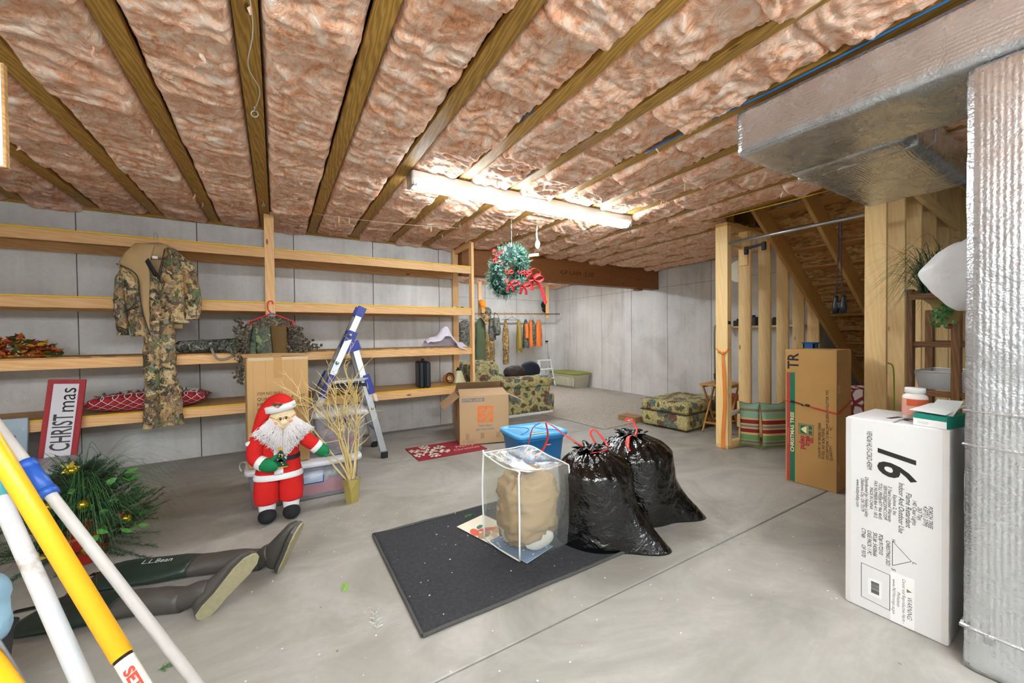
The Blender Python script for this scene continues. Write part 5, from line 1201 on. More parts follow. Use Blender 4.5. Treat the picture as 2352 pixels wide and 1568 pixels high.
board('step_tray', LP(.47, 4.40, .845), LP(.83, 4.40, .86), .16, .03, M_ALU, la); board('tray_brace', LP(.47, 4.37, .80), LP(.82, 4.37, .80), .10, .03, M_BLACK, la)
mesh('safety_sticker', [LP(.885, 4.284, .62), LP(.915, 4.284, .62), LP(.90, 4.285, .70), LP(.87, 4.285, .70)], [(0, 1, 2, 3)], P('sticker', 'd6cfc0', .5, var=.3, vs=60), la)
# ------------------------------------------------------------------ stuffed christmas doll
dl = thing('christmas_doll', 'stuffed christmas doll in red suit with curly white beard leaning on the bin', 'doll', (0, 3.30, 0))
M_FELT = P('red_felt', 'd01a14', .9, var=.10, vs=6, bs=.25, bscale=18, bd=.006); M_WF = P('white_felt', 'ebe9e6', .9, var=.04); M_GF = P('green_felt', '0d7a45', .9, var=.08)
def rings_loft(nm, rows, mat, n=28, e=2.2, seed=None, amp=.006, sm=True):
    R_ = lerp_rows(rows, max(10, len(rows)*4)); v, f = loft([ering((x, y, z), rx, ry, n, e) for x, y, z, rx, ry in R_])
    if seed is not None:
        a = np.array(v); k = (fbm(a*14+seed, seed, 3)-.5)*2*amp; c = np.repeat(R_[:, :3], n, axis=0); d = a-c; d[:, 2] = 0; L = np.linalg.norm(d, axis=1)+1e-6; v = (a+d/L[:, None]*k[:, None]).tolist()
    return mesh(nm, v, f, mat, dl, sm)
for sx in (-1, 1):
    x = -.075 if sx < 0 else .075
    v, f = ell((x, -.055, .045), .058, .085, .045, 20, 12); v = [(p[0], p[1], max(.0, p[2])) for p in v]; mesh('boot', v, f, P('black_felt', '17171a', .9, var=.25, vs=40), dl, True)
    rings_loft('white_cuff', [(x, .0, .07, .052, .05), (x, .0, .10, .055, .052), (x, .0, .125, .05, .05)], M_WF)
    rings_loft('trouser_leg', [(x*1.0, .0, .115, .05, .05), (x*1.02, -.005, .125, .074, .066), (x*1.05, -.005, .20, .078, .07), (x*1.0, 0, .30, .074, .07), (x*.9, 0, .36, .07, .07)], M_FELT, seed=3+sx)
rings_loft('coat', [(0, -.005, .315, .150, .088), (0, -.005, .36, .143, .085), (.0, 0, .44, .130, .085), (.005, .01, .53, .125, .08), (.01, .02, .60, .105, .07), (.015, .03, .645, .06, .05)], M_FELT, seed=9)
rings_loft('coat_hem', [(0, -.005, .298, .156, .094), (0, -.005, .312, .158, .096), (0, -.005, .338, .152, .092)], M_WF)
def front_y(z): 
    return -.005-.088*(1 if z < .36 else max(.8, 1-(z-.36)*.4))-.004
v = []; zs = np.linspace(.335, .60, 14)
for z in zs: v += [(-.028, front_y(z)+.0, z), (.028, front_y(z)+.0, z)]
solid(mesh('coat_placket', v, [(2*i, 2*i+1, 2*i+3, 2*i+2) for i in range(13)], M_WF, dl, True), .004)
rings_loft('belt', [(.003, 0, .425, .137, .091), (.003, 0, .455, .135, .090)], P('black_belt', '1b1a20', .6))
# arms
def arm(nm, pts, rad, mat, seed=1):
    v, f = tubevf(smooth_pts(pts, 5), list(np.interp(np.linspace(0, 1, (len(pts)-1)*5+1), np.linspace(0, 1, len(rad)), rad)), 18); a = np.array(v); a += ((fbm(a*16+seed, seed, 3)-.5)*.008)[:, None]; return mesh(nm, a.tolist(), f, mat, dl, True)
arm('sleeve', [(-.09, .01, .615), (-.135, -.02, .545), (-.140, -.06, .475), (-.115, -.09, .44)], [.045, .055, .05, .045], M_FELT, 2); arm('sleeve_cuff', [(-.118, -.088, .442), (-.088, -.108, .428)], [.050, .050], M_WF); arm('mitten', [(-.092, -.105, .43), (-.055, -.125, .42), (-.025, -.13, .42), (-.008, -.125, .425)], [.046, .050, .042, .015], M_GF, 3); arm('mitten_thumb', [(-.05, -.13, .445), (-.02, -.14, .475), (-.012, -.14, .485)], [.016, .015, .008], M_GF)
arm('sleeve', [(.10, .01, .615), (.155, -.02, .57), (.205, -.04, .525), (.24, -.045, .495)], [.045, .052, .05, .045], M_FELT, 4); arm('sleeve_cuff', [(.232, -.045, .50), (.258, -.047, .475)], [.049, .049], M_WF); arm('mitten', [(.252, -.046, .48), (.285, -.05, .455), (.315, -.05, .44), (.33, -.05, .435)], [.046, .048, .038, .012], M_GF, 5); arm('mitten_thumb', [(.29, -.07, .45), (.305, -.08, .42), (.305, -.08, .41)], [.016, .015, .008], M_GF)
# little felt tree held on the belly
m = MB()
for z0, z1, w in ((.405, .465, .052), (.44, .50, .040), (.475, .525, .030)):
    m.add([(.012-w, -.150, z0), (.012+w, -.150, z0), (.012, -.150, z1), (.012-w*.8, -.135, z0), (.012+w*.8, -.135, z0), (.012, -.135, z1)], [(0, 1, 2), (5, 4, 3), (0, 2, 5, 3), (1, 4, 5, 2), (0, 3, 4, 1)])
tr = m.build('felt_tree', P('dark_green_felt', '0d4a38', .9, var=.2, vs=30), dl)
for k in range(9): z = rg.uniform(.41, .50); v, f = ell((.012+rg.uniform(-1, 1)*.03*(.54-z)/.13, -.153, z), .005, .004, .005, 8, 6); mesh('tree_bead', v, f, P('peach_bead', 'e09a72', .4), tr, True)
pts = [(.012+(.019 if k % 2 == 0 else .009)*math.sin(k*PI/5), -.150, .532+(.019 if k % 2 == 0 else .009)*math.cos(k*PI/5)) for k in range(10)]; solid(mesh('tree_star', pts, [tuple(range(10))], P('gold_felt', 'd8a020', .7), tr), .006)
mesh('tree_base', boxv(-.03, .055, -.146, -.135, .396, .408), BOXF, MATS['gold_felt'], tr)
# head, face, hat, beard
hd_ = (.03, .0, .715)
v, f = ell(hd_, .088, .075, .098, 28, 20); head = mesh('head', v, f, P('skin_cloth', 'ecd3a8', .8, var=.04), dl, True)
v, f = ell((.036, -.082, .70), .024, .022, .021, 16, 12); mesh('nose', v, f, P('nose_cloth', 'efd9ae', .75), head, True)
for x, z in ((.016, .724), (.052, .729)):
    v, f = ell((x, -.073, z), .0085, .006, .010, 12, 8); mesh('eye', v, f, P('eye_dark', '2a1710', .2), head, True); v, f = ell((x-.002, -.0785, z+.003), .0025, .002, .0025, 8, 6); mesh('eye_glint', v, f, M_WHITE, head, True)
    v, f = tubevf([(x+.017*math.cos(a), -.082+.006*abs(math.cos(a)), z-.003+.015*math.sin(a)) for a in np.linspace(0, 2*PI, 20)], .0013, 5); mesh('spectacle_rim', v, f, P('gold_wire', '9a7a3a', .3, .8), head, True)
for x0, x1 in ((-.001, -.05), (.069, .11)): v, f = tubevf(smooth_pts([(x0, -.08, .722), ((x0+x1)/2, -.07, .732), (x1, -.03, .738)], 4), .0013, 5); mesh('spectacle_arm', v, f, MATS['gold_wire'], head, True)
for x, z in ((-.008, .695), (.078, .702)): v, f = ell((x, -.064, z), .014, .006, .012, 12, 8); mesh('cheek', v, f, P('rosy_cheek', 'e89a84', .8), head, True)
v, f = tubevf(smooth_pts([(.012, -.075, .752), (.022, -.077, .756), (.03, -.075, .753)], 3), .0025, 5); mesh('eyebrow', v, f, M_WF, head, True); v, f = tubevf(smooth_pts([(.045, -.075, .757), (.054, -.076, .760), (.064, -.072, .756)], 3), .0025, 5); mesh('eyebrow', v, f, M_WF, head, True)
rot = Matrix.Rotation(math.radians(-10), 3, 'Y')
def hb(p): q_ = rot @ (Vector(p)-Vector(hd_)); return q_+Vector(hd_)
v, f = loft([[hb((.03+rx*math.cos(a), ry*math.sin(a), z)) for a in np.linspace(0, 2*PI, 28, endpoint=False)] for z, rx, ry in ((.778, .092, .084), (.781, .104, .096), (.822, .102, .094), (.827, .092, .084))]); hat = mesh('hat_band', v, f, M_WF, dl, True)
arm('hat', [(.035, .0, .80), (.018, .0, .835), (-.03, .01, .825), (-.08, .0, .765), (-.112, -.01, .695), (-.138, -.02, .63), (-.165, -.03, .58)], [.084, .066, .052, .044, .034, .024, .009], M_FELT, 7)
v, f = ell((-.172, -.03, .565), .024, .022, .021, 16, 12, 3, .004, 40); mesh('pompom', v, f, M_WF, dl, True)
m = MB()
for d in ((-1, .3), (1, .35)): m.add(*leaf_vf((.0, -.10, .825), (d[0], -.1, d[1]), (0, -1, .2), .035, .022))
m.build('holly_sprig', P('holly_leaf', '1d4a2c', .5), dl)
for k in range(3): v, f = ell((.0+.008*(k-1), -.105, .818-.004*(k % 2)), .006, .006, .006, 8, 6); mesh('holly_berry', v, f, P('pink_berry', 'd87a70', .3), dl, True)
m = MB()
for k in range(520):   # curly beard and hair strands
    a = rg.uniform(-1.25, 1.25); side = math.sin(a)
    s0 = Vector((.032+.082*side*rg.uniform(.75, 1), -.070*math.cos(a)*rg.uniform(.8, 1)-.005, .675+.085*abs(side)-rg.uniform(.015, .04)*(1-abs(side)) - .02))
    spread = side*rg.uniform(.9, 1.15); L = .16+.03*rg.random()-.03*abs(side)
    e0 = Vector((.032+spread*.185, -.105+.05*abs(side)-rg.uniform(0, .025), s0.z-L*(1-.35*abs(side))))
    pts = []
    for q_ in range(9):
        t_ = q_/8; p = s0.lerp(e0, t_); p.y -= .045*math.sin(t_*PI)*(1-.5*abs(side)); w_ = .010*t_+.0015; p += Vector((math.sin(q_*2.1+k)*w_, math.cos(q_*2.3+k*1.7)*w_, 0)); pts.append(p)
    m.tube(pts, .0013, 3, caps=False)
o = m.build('beard', P('white_curls', 'efeae8', .7, var=.05), dl, False); o['kind'] = 'stuff'

# ------------------------------------------------------------------ gold branches in a gold pot
gp = thing('gold_branch_vase', 'gold faceted pot of bare gold twigs standing beside the doll', 'vase', (.495, 3.30, 0))
M_GOLD = P('gold_paint', 'c2b066', .35, .55, var=.15); rings = []
for z, r_, tw in ((0, .048, .35), (.10, .058, .2), (.185, .070, .0)): rings.append([(r_*math.cos(a+tw)*1.0, r_*math.sin(a+tw), z) for a in np.linspace(0, 2*PI, 6, endpoint=False)])
v, f = loft(rings, True, False); v.append((0, 0, 0)); f += [(len(v)-1, (k+1) % 6, k) for k in range(6)]; solid(mesh('pot', v, f, M_GOLD, gp), .004)
m = MB()
for k in range(110): a = rg.uniform(0, 2*PI); r_ = .055*math.sqrt(rg.random()); m.add(*ell((r_*math.cos(a), r_*math.sin(a), .178+rg.uniform(0, .006)), .007, .006, .005, 6, 4))
o = m.build('pebbles', P('gold_pebble', '8f8468', .5, var=.5, vs=60), gp); o['kind'] = 'stuff'
m = MB(); rt = random.Random(3)
def twig(p, d, L, r_, depth):
    pts = [p]; n = max(3, int(L/.035)); q_ = p.copy(); dd = d.normalized()
    for i in range(n):
        dd = (dd+Vector((rt.gauss(0, .16), rt.gauss(0, .13), rt.gauss(.04, .10)))*(1.0 if depth else .5)).normalized(); q_ = q_+dd*L/n; pts.append(q_.copy())
        if depth < 2 and i >= n*.35 and rt.random() < (.75 if depth == 0 else .5): twig(q_.copy(), dd+Vector((rt.gauss(0, .7), rt.gauss(0, .5), rt.gauss(.1, .4))), L*rt.uniform(.2, .4), r_*.5, depth+1)
    m.tube(pts, list(np.linspace(r_, r_*.3, len(pts))), 5, caps=False)
for k, (tx, L) in enumerate(((-.62, .80), (-.45, .62), (-.28, .74), (-.17, .82), (-.10, .74), (-.02, .70), (.08, .66), (.18, .70), (.24, .62), (-.2, .6), (.1, .58), (-.07, .8))):
    twig(Vector((tx*.05+rt.uniform(-.012, .012), rt.uniform(-.02, .02), .175)), Vector((tx, rt.uniform(-.12, .12), 1.0)), L, .0080, 0)
o = m.build('twigs', P('gold_twig', 'dcc586', .4, .3, var=.2), gp, True)
# ------------------------------------------------------------------ holiday arrangement in a red pot
hp = thing('holiday_arrangement', 'evergreen holiday arrangement with gold baubles in a red pot on the floor', 'plant', (-1.0, 3.28, 0))
rp = random.Random(21)
v, f = lathevf([(0, 0), (.085, 0), (.10, .01), (.125, .16), (.135, .165), (.135, .18), (.12, .18), (.11, .15), (0, .15)], 32); mesh('pot', v, f, P('red_pot', 'b8301c', .4, var=.06), hp, True)
needles = MB(); stems = MB()
def sprig(p, d, L, nl):
    d = d.normalized(); n = int(L/.006); s = d.orthogonal().normalized(); w = d.cross(s)
    stems.tube([p, p+d*L*.5+Vector((0, 0, -.01)), p+d*L], [.003, .002, .001], 4, caps=False)
    for i in range(n):
        c = p+d*L*i/n
        for k in range(3):
            a = rp.uniform(0, 2*PI); nd = (d*.75+s*math.cos(a)+w*math.sin(a)).normalized()*nl*rp.uniform(.7, 1.1); t_ = d.cross(nd).normalized()*.0019
            needles.add([c-t_, c+t_, c+nd], [(0, 1, 2)])
for k in range(260):
    z = rp.uniform(.12, .60); R_ = .32*(1-(z-.12)/.54)+.05; a = rp.uniform(0, 2*PI); p = Vector((.3*R_*math.cos(a), .3*R_*math.sin(a), z-.03)); sprig(p, Vector((math.cos(a), math.sin(a), rp.uniform(-.25, .75))), R_*rp.uniform(.6, 1.0), .028)
o = needles.build('pine_needles', P('pine_green', '1f4426', .6, var=.35, vs=12), hp); o['kind'] = 'stuff'
stems.build('pine_stems', P('pine_stem', '4a3a22', .8), hp)
m = MB()
for k in range(230):
    a = rp.uniform(-1.9, 1.0) if k % 3 else rp.uniform(0, 2*PI); L = rp.uniform(.28, .58); z0 = rp.uniform(.18, .5); dr = rp.uniform(.1, .5)
    b0 = Vector((.05*math.cos(a), .05*math.sin(a), z0)); hh = rp.uniform(.02, .22)
    pts = smooth_pts([b0, b0+Vector((math.cos(a)*L*.35, math.sin(a)*L*.35, hh)), b0+Vector((math.cos(a)*L*.75, math.sin(a)*L*.75, hh-.06)), b0+Vector((math.cos(a)*L, math.sin(a)*L, hh-.06-dr*.45))], 4)
    n = len(pts); sd = Vector((-math.sin(a), math.cos(a), 0))*.0022
    for i in range(n-1): w0, w1 = 1-i/n, 1-(i+1)/n; m.add([pts[i]-sd*w0, pts[i]+sd*w0, pts[i+1]+sd*w1, pts[i+1]-sd*w1], [(0, 1, 2, 3)])
m.v = [(p[0], p[1], max(.004, p[2])) for p in m.v]
o = m.build('grass_blades', P('grass_green', '35602f', .55, var=.35, vs=10), hp); o['kind'] = 'stuff'
for k in range(52):
    a = rp.uniform(-2.2, .9); z = rp.uniform(.16, .48); r_ = .15+.12*(1-(z-.1)/.5); mm = MB().add(*leaf_vf((r_*math.cos(a), r_*math.sin(a), z), (math.cos(a)+rp.uniform(-.7, .7), math.sin(a)+rp.uniform(-.7, .7), rp.uniform(-.4, .8)), (math.cos(a), math.sin(a), .6), rp.uniform(.05, .075), .035)); mm.build('leaf', P('broad_leaf%d' % (k % 2), ('2f6b2c', '5a9a44')[k % 2], .4, var=.3, vs=16), hp)
for a, z, r_ in ((-1.9, .40, .20), (-1.25, .39, .22), (-.55, .245, .26), (-2.4, .24, .24), (-1.6, .56, .10), (-1.2, .16, .28)):
    v, f = ell((r_*math.cos(a), r_*math.sin(a), z), .028, .028, .028, 18, 12); b_ = mesh('gold_bauble', v, f, P('gold_ball', 'b8a52c', .15, .85), hp, True)
for k in range(5): v, f = ell((.20+rp.uniform(-.01, .01), -.12+rp.uniform(-.01, .01), .27+rp.uniform(-.012, .012)), .006, .006, .006, 8, 6); mesh('berry', v, f, P('red_berry', 'b83a2c', .3), hp, True)
for a, z, r_ in ((-1.65, .58, .1), (-2.0, .15, .25)):
    m = MB()
    for q_ in range(5): aa = q_*2*PI/5; m.add(*leaf_vf((r_*math.cos(a), r_*math.sin(a), z), (math.cos(aa), -.3, math.sin(aa)), (0, -1, 0), .045, .02))
    m.build('gold_ribbon', P('gold_ribbon', 'c9b24a', .35, .4), hp)

# ------------------------------------------------------------------ sign, painting, grey tote at the left
sg = thing('christmas_sign', 'red framed white sign reading Merry Christmas leaning on the shelf', 'sign', (-1.59, 4.66, 0), rot=(math.radians(-9), math.radians(3.5), 0))
SW, SL = .225, .98
mesh('frame', *cboxvf(-SW/2, SW/2, 0, .02, 0, SL, .003), P('distressed_red', 'a3262a', .6, var=.25, vs=30), sg)
mesh('panel', boxv(-SW/2+.035, SW/2-.035, -.002, 0, .035, SL-.035), BOXF, P('sign_white', 'dcd9dc', .6, var=.03), sg)
lineloop(sg, [(-SW/2+.035, -.002, .035), (SW/2-.035, -.002, .035), (SW/2-.035, -.002, SL-.035), (-SW/2+.035, -.002, SL-.035)], .004, P('pink_line', 'b02a5c', .5), name='inner_line')
text('Merry', .10, M_INK, sg, (.03, -.002, .16), (0, 0, 1), (-1, 0, 0), fit=.19)
text('CHRIST', .165, P('check_print', '3c3c40', .6, var=.6, vs=60), sg, (.062, -.002, .385), (0, 0, 1), (-1, 0, 0), fit=.30, bold=.002); text('mas', .15, M_INK, sg, (.062, -.002, .70), (0, 0, 1), (-1, 0, 0), fit=.20)
pt = thing('winter_painting', 'blue winter painting with striped scarf and little bird under the shelf', 'painting', (-1.76, 4.745, .0), rot=(math.radians(-5), 0, 0))
t = NT('winter_sky'); v_ = t.coord(rnd=False); c_ = t.ramp(t.noise(v_, 3, 3), ((.3, '93a7b4'), (.7, 'b9c8cf'))); c_ = t.mix(t.ramp(t.vor(v_, 28), ((.0, 1.0), (.07, .8), (.12, 0.0))), c_, 'e4eaee')
mesh('canvas', *cboxvf(-.75, .0, 0, .025, 0, .67, .003), t.out(c_, .6), pt)
def flat(nm, pts, col, k=0): return mesh(nm, [(x, -.0015-.0006*k, z) for x, z in pts], [tuple(range(len(pts)))], P('paint_'+col, col, .6, var=.12, vs=25), pt)
def oval(cx, cz, rx, rz_, n=20, tilt=0): return [(cx+rx*math.cos(a)*math.cos(tilt)-rz_*math.sin(a)*math.sin(tilt), cz+rx*math.cos(a)*math.sin(tilt)+rz_*math.sin(a)*math.cos(tilt)) for a in np.linspace(0, 2*PI, n, endpoint=False)]
flat('snow_mound', oval(-.27, .12, .16, .17), 'c9d3de', 0); flat('snow_mound', oval(-.29, .38, .11, .11), 'dbe2ea', 1); flat('dark_hat', [(-.40, .47), (-.16, .40), (-.14, .43), (-.20, .46), (-.21, .56), (-.34, .60), (-.38, .5)], '2e3a3c', 2); flat('hat_band', [(-.375, .50), (-.20, .455), (-.20, .485), (-.37, .53)], '7a2c2c', 3)
for k in range(6): flat('scarf_stripe', [(-.33+.0*k, .285-.013*k), (-.17, .31-.02*k), (-.11, .27-.022*k), (-.112, .262-.022*k), (-.17, .30-.02*k), (-.33, .275-.013*k)], ('a8323a', 'd9c6c4')[k % 2], 3)
flat('scarf_tail', [(-.16, .26), (-.10, .24), (-.11, .13), (-.15, .10)], 'a8323a', 4); flat('bird', oval(-.10, .50, .035, .016, 14, .5), '7d746c', 3); flat('bird', oval(-.072, .525, .013, .012, 12), '6d645c', 4); flat('bird', [(-.13, .485), (-.155, .455), (-.125, .475)], '6d645c', 4)
v, f = tubevf(smooth_pts([(-.11, -.003, .33), (-.07, -.003, .36), (-.045, -.003, .43), (-.06, -.003, .50), (-.08, -.003, .48)], 5), .003, 5); mesh('twig', v, f, P('twig_paint', '5a4438', .7), pt, True)
gt = thing('grey_tote', 'grey plastic tote half hidden behind the holiday arrangement', 'bin', (-1.66, 4.36, 0))
rings = [ering((0, 0, z), rx, ry, 36, 7) for z, rx, ry in ((0, .26, .18), (.30, .28, .20), (.302, .30, .22), (.335, .30, .22))]; v, f = loft(rings); mesh('tub', v, f, P('dark_grey_tote', '4a4d55', .5), gt, True)
rings = [ering((0, 0, z), rx, ry, 36, 7) for z, rx, ry in ((.330, .305, .225), (.334, .315, .235), (.360, .315, .235), (.366, .30, .22))]; v, f = loft(rings); mesh('lid', v, f, P('pale_grey_lid', 'a9acb4', .45), gt, True)

# ------------------------------------------------------------------ rubber waders
wd = thing('hip_waders', 'dark green rubber hip waders lying on the floor with soles facing out', 'waders', (-.5, 2.55, 0))
M_RUB = P('green_rubber', '26352f', .42, var=.18, vs=5, bs=.2, bscale=14, bd=.01); M_BOOT = P('grey_rubber', '4a4640', .5, var=.2, vs=8, bs=.25, bscale=18, bd=.008); M_SOLE = P('felt_sole', 'a39a78', .95, var=.2, vs=50, bs=.5, bscale=120)
def wader(top, ankle, heel, toe, dd, seed):
    a, b = Vector(top), Vector(ankle); d = (b-a).normalized(); s = Vector((-d.y, d.x, 0)); up_ = Vector((0, 0, 1)); L = (b-a).length; R_ = []
    for t_, w, h in ((0, .14, .012), (.06, .145, .03), (.25, .14, .05), (.45, .115, .07), (.60, .085, .085), (.72, .068, .10), (.85, .062, .11), (1.0, .058, .105)): R_.append((t_, w, h))
    R_ = lerp_rows(R_, 34)
    def ringv(t_, w, h): c = a+d*L*t_; return [tuple(c+s*w*math.cos(q)+up_*(h/2*1.0+h/2*math.sin(q)+.001)) for q in np.linspace(0, 2*PI, 26, endpoint=False)]
    rings = [ringv(*r_) for r_ in R_]; ia = [i for i, r_ in enumerate(R_) if r_[0] <= .62]; ib = [i for i, r_ in enumerate(R_) if r_[0] >= .60]
    for nm, idx, mt in (('leg', ia, M_RUB), ('boot_shaft', ib, M_BOOT)):
        v, f = loft([rings[i] for i in idx]); p = np.array(v); k = (fbm(p*np.array([10, 10, 16])+seed, seed, 4)-.5)*.022; p[:, 2] = np.maximum(.001, p[:, 2]+k*np.clip(p[:, 2]/.03, 0, 1)); wmesh(nm, p.tolist(), f, mt, wd)
    toe = Vector(toe).normalized(); dd = Vector(dd); dd = (dd-toe*dd.dot(toe)).normalized(); side = dd.cross(toe).normalized(); base = Vector(heel)+toe*.03-dd*.05
    aj = base+toe*.055-dd*.02; v, f = tubevf(smooth_pts([b-d*.10+Vector((0, 0, .055)), b+Vector((0, 0, .058)), b.lerp(aj, .6)+Vector((0, 0, .03)), aj], 5), list(np.linspace(.052, .046, 16)), 18); wmesh('ankle', v, f, M_BOOT, wd)
    fr = []
    for t_, w, hgt in ((-.03, .012, .05), (-.02, .030, .075), (.02, .040, .10), (.08, .042, .105), (.14, .046, .085), (.20, .050, .065), (.25, .042, .05), (.278, .022, .03), (.288, .005, .01)):
        c = base+toe*t_; fr.append([tuple(c+side*w*math.cos(q)-dd*(hgt*(.5-.5*math.sin(q)))+dd*.045) for q in np.linspace(0, 2*PI, 24, endpoint=False)])
    v, f = loft(fr); wmesh('foot', v, f, M_BOOT, wd)
    ol = [(-.03, .015), (-.02, .032), (.02, .041), (.08, .037), (.14, .044), (.20, .051), (.25, .043), (.28, .022), (.287, .006)]
    for nm, off, th_, sc, mt in (('sole_welt', .040, .018, 1.08, M_BOOT), ('sole', .056, .010, .97, M_SOLE)):
        P1 = [base+toe*t_*1.01+side*w*sc+dd*off for t_, w in ol]+[base+toe*t_*1.01-side*w*sc+dd*off for t_, w in ol[::-1]]
        n = len(P1); V = [tuple(p) for p in P1]+[tuple(p+dd*th_) for p in P1]; F = [tuple(range(n-1, -1, -1)), tuple(range(n, 2*n))]+[(i, (i+1) % n, n+(i+1) % n, n+i) for i in range(n)]
        wmesh(nm, V, F, mt, wd, False)
wader((-.88, 2.99, 0), (-.09, 2.61, 0), (-.01, 2.53, .01), (.09, -.10, .25), (.85, -.55, -.1), 3); wader((-1.02, 2.72, 0), (-.40, 2.41, 0), (-.33, 2.29, .01), (.17, .02, .17), (.40, -.85, -.2), 8)
BR = P('black_binding', '101214', .4)
for pts in ([(-.90, 3.04, .006), (-.72, 2.99, .01), (-.60, 2.90, .035), (-.55, 2.83, .05)], [(-1.10, 2.82, .005), (-.98, 2.80, .01), (-.85, 2.74, .03), (-.76, 2.66, .05)], [(-1.02, 2.68, .004), (-.95, 2.75, .012), (-.86, 2.78, .03)]):
    q_ = [Vector(p)-Vector(wd.location) for p in smooth_pts(pts, 5)]; ribbon('edge_strap', q_, .03, BR, wd, side=(.4, 1, 0))
text('L.L.Bean', .035, P('silver_print', 'b9bcb8', .5), wd, (-.66+.5, 2.885-2.55, .066), (.92, -.39, .03), (.3, .75, .35), fit=.15, shear=.2)

# ------------------------------------------------------------------ paint poles, cloth and board close to the camera
def pole(label, a, b, r_, mat, parts, ztop=1.62):
    a, b = Vector(a), Vector(b); d = (a-b).normalized(); lo = b-d*(b.z/d.z); hi = b+d*((ztop-b.z)/d.z)
    root = thing('paint_pole', label, 'pole', lo, group='paint extension poles at the left'); Lt = (hi-lo).length; lb_ = (b-lo).length
    for nm, s0, s1, rr, mt in parts:
        p0, p1 = d*(0 if s0 is None else lb_+s0), d*(Lt if s1 is None else lb_+s1); v, f = tubevf([p0+d*.0, p1], rr, 20); mesh(nm, v, f, mt, root, True)
    return root, d, lb_
M_PY = P('yellow_pole', 'f2b01c', .35, var=.04, vs=4); t = NT('worn_white_pole'); v_ = t.coord((1, 1, 1)); c_ = t.mix(t.ramp(t.noise(v_, 9, 4, .6), ((.62, 0.0), (.70, .8))), 'c4c1bd', '9a8466'); c_ = t.mix(t.ramp(t.noise(t.coord((1, 1, .4)), 4, 3), ((.5, 0.0), (.68, .6))), c_, '9fc4d6'); M_PW = t.out(c_, .4)
M_PW2 = P('grubby_white_pole', 'c2bcb4', .45, var=.12, vs=14); M_PB = P('blue_pole_collar', '2c5cb4', .4, var=.08)
p1, d1, l1 = pole('yellow paint extension pole leaning across the lower left corner', (-.579, 1.454, 1.023), (-.283, 1.151, .581), .0185, M_PY, [('pole', .035, None, .0190, M_PY), ('dark_grip', None, .035, .0165, M_BLACK), ('label_sleeve', -.16, .028, .0172, P('pole_label', 'd9d2c4', .5))], 1.92)
p2, d2, l2 = pole('grubby white pole with blue collar leaning behind the yellow pole', (-.761, 1.913, 1.019), (-.219, 1.457, .289), .0145, M_PW2, [('pole', None, None, .0145, M_PW2), ('collar', .74, .87, .0200, M_PB), ('collar', .735, .76, .0220, M_PB), ('collar', .845, .875, .0220, M_PB)], 1.85)
p3, d3, l3 = pole('pale blue stained white pole nearest the left edge', (-.673, 1.682, .863), (-.417, 1.346, .468), .0180, M_PW, [('pole', None, None, .0185, M_PW), ('teal_collar', .57, .68, .0200, P('teal_collar', '4f9c9a', .4))], 1.7)
p4, d4, l4 = pole('second yellow paint pole crossing the bottom left corner', (-.557, 1.373, .541), (-.47, 1.262, .526-.04), .018, M_PY, [('pole', None, None, .018, M_PY)], .95)
p5, d5, l5 = pole('bare grey metal pole at the bottom left corner', (-.618, 1.526, .502), (-.591, 1.509, .451), .012, M_ALU, [('pole', None, None, .012, M_ALU)], 1.1)
RL = P('pole_red_letters', 'c8402c', .5)
side1 = d1.cross(Vector((-.25, -.95, .1))).normalized(); out1 = side1.cross(d1).normalized()
if out1.dot(Vector((.25, -1.0, .5))) < 0: out1 = -out1
text('SETO', .030, RL, p1, d1*(l1+.005)+out1*.0172-side1*.0, -d1, out1.cross(-d1), align='LEFT', bold=.001)
bl = thing('blue_cloth', 'light blue crumpled cloth heaped at the left edge behind the poles', 'cloth', (-.99, 2.12, .24))
v, f = ell((0, 0, .10), .16, .14, .17, 40, 30, 12, .035, 9); a_ = np.array(v); a_[:, 2] = np.maximum(a_[:, 2]-.0, .0); mesh('cloth', a_.tolist(), f, P('light_blue_cloth', '9fcbe2', .85, var=.08, bs=.4, bscale=14, bd=.02), bl, True)
bb = thing('paint_tub', 'dark storage tub under the blue cloth beyond the left edge', 'bin', (-1.02, 2.12, 0))
rings = [ering((0, 0, z), rx, ry, 32, 6) for z, rx, ry in ((0, .14, .13), (.22, .16, .15), (.238, .17, .16))]; v, f = loft(rings); mesh('tub', v, f, P('charcoal_tub', '3a3d42', .5), bb, True)
wp = thing('white_board', 'white faced plywood board hanging from the joists at the left edge', 'board', (-.758, 1.985, 1.876), rz=math.radians(-8))
mesh('board', *cboxvf(-.6, 0, 0, .018, 0, .345, .002), M_PLY, wp); mesh('white_face', boxv(-.6, -.006, -.002, 0, .004, .341), BOXF, M_WHITE, wp)
for x in (-.55, -.08): v, f = tubevf([(x, .009, .34), (x, .009, .73)], .002, 6); mesh('hanging_wire', v, f, M_STEEL, wp)
# ------------------------------------------------------------------ recess: carpet, armchair, ottoman
ac = thing('area_carpet', 'beige flecked carpet remnant covering the recess floor', 'carpet', (3.82, 3.92, 0), rz=math.radians(4))
t = NT('beige_carpet'); v_ = t.coord(rnd=False); c_ = t.ramp(t.noise(v_, 45, 5, .8), ((.3, '857b6e'), (.5, 'a99f92'), (.72, 'cbc3b7')))
mesh('pile', *cboxvf(0, 2.45, 0, 4.2, 0, .012, .004), t.out(c_, .95, 0, t.bump(t.noise(v_, 200, 2), .5, .004)), ac)
M_FLOR = m_floral()
ch = thing('armchair', 'floral upholstered armchair with rolled arms facing right in the recess', 'armchair', (3.30, 5.70, 0))
def soft(nm, x0, x1, y0, y1, z0, z1, r=.05, seed=1, amp=.012, mat=None, par=None, step=.035): return mesh(nm, *crumple_box(x0, x1, y0, y1, z0, z1, r, seed, step, amp), mat or M_FLOR, par or ch, True)
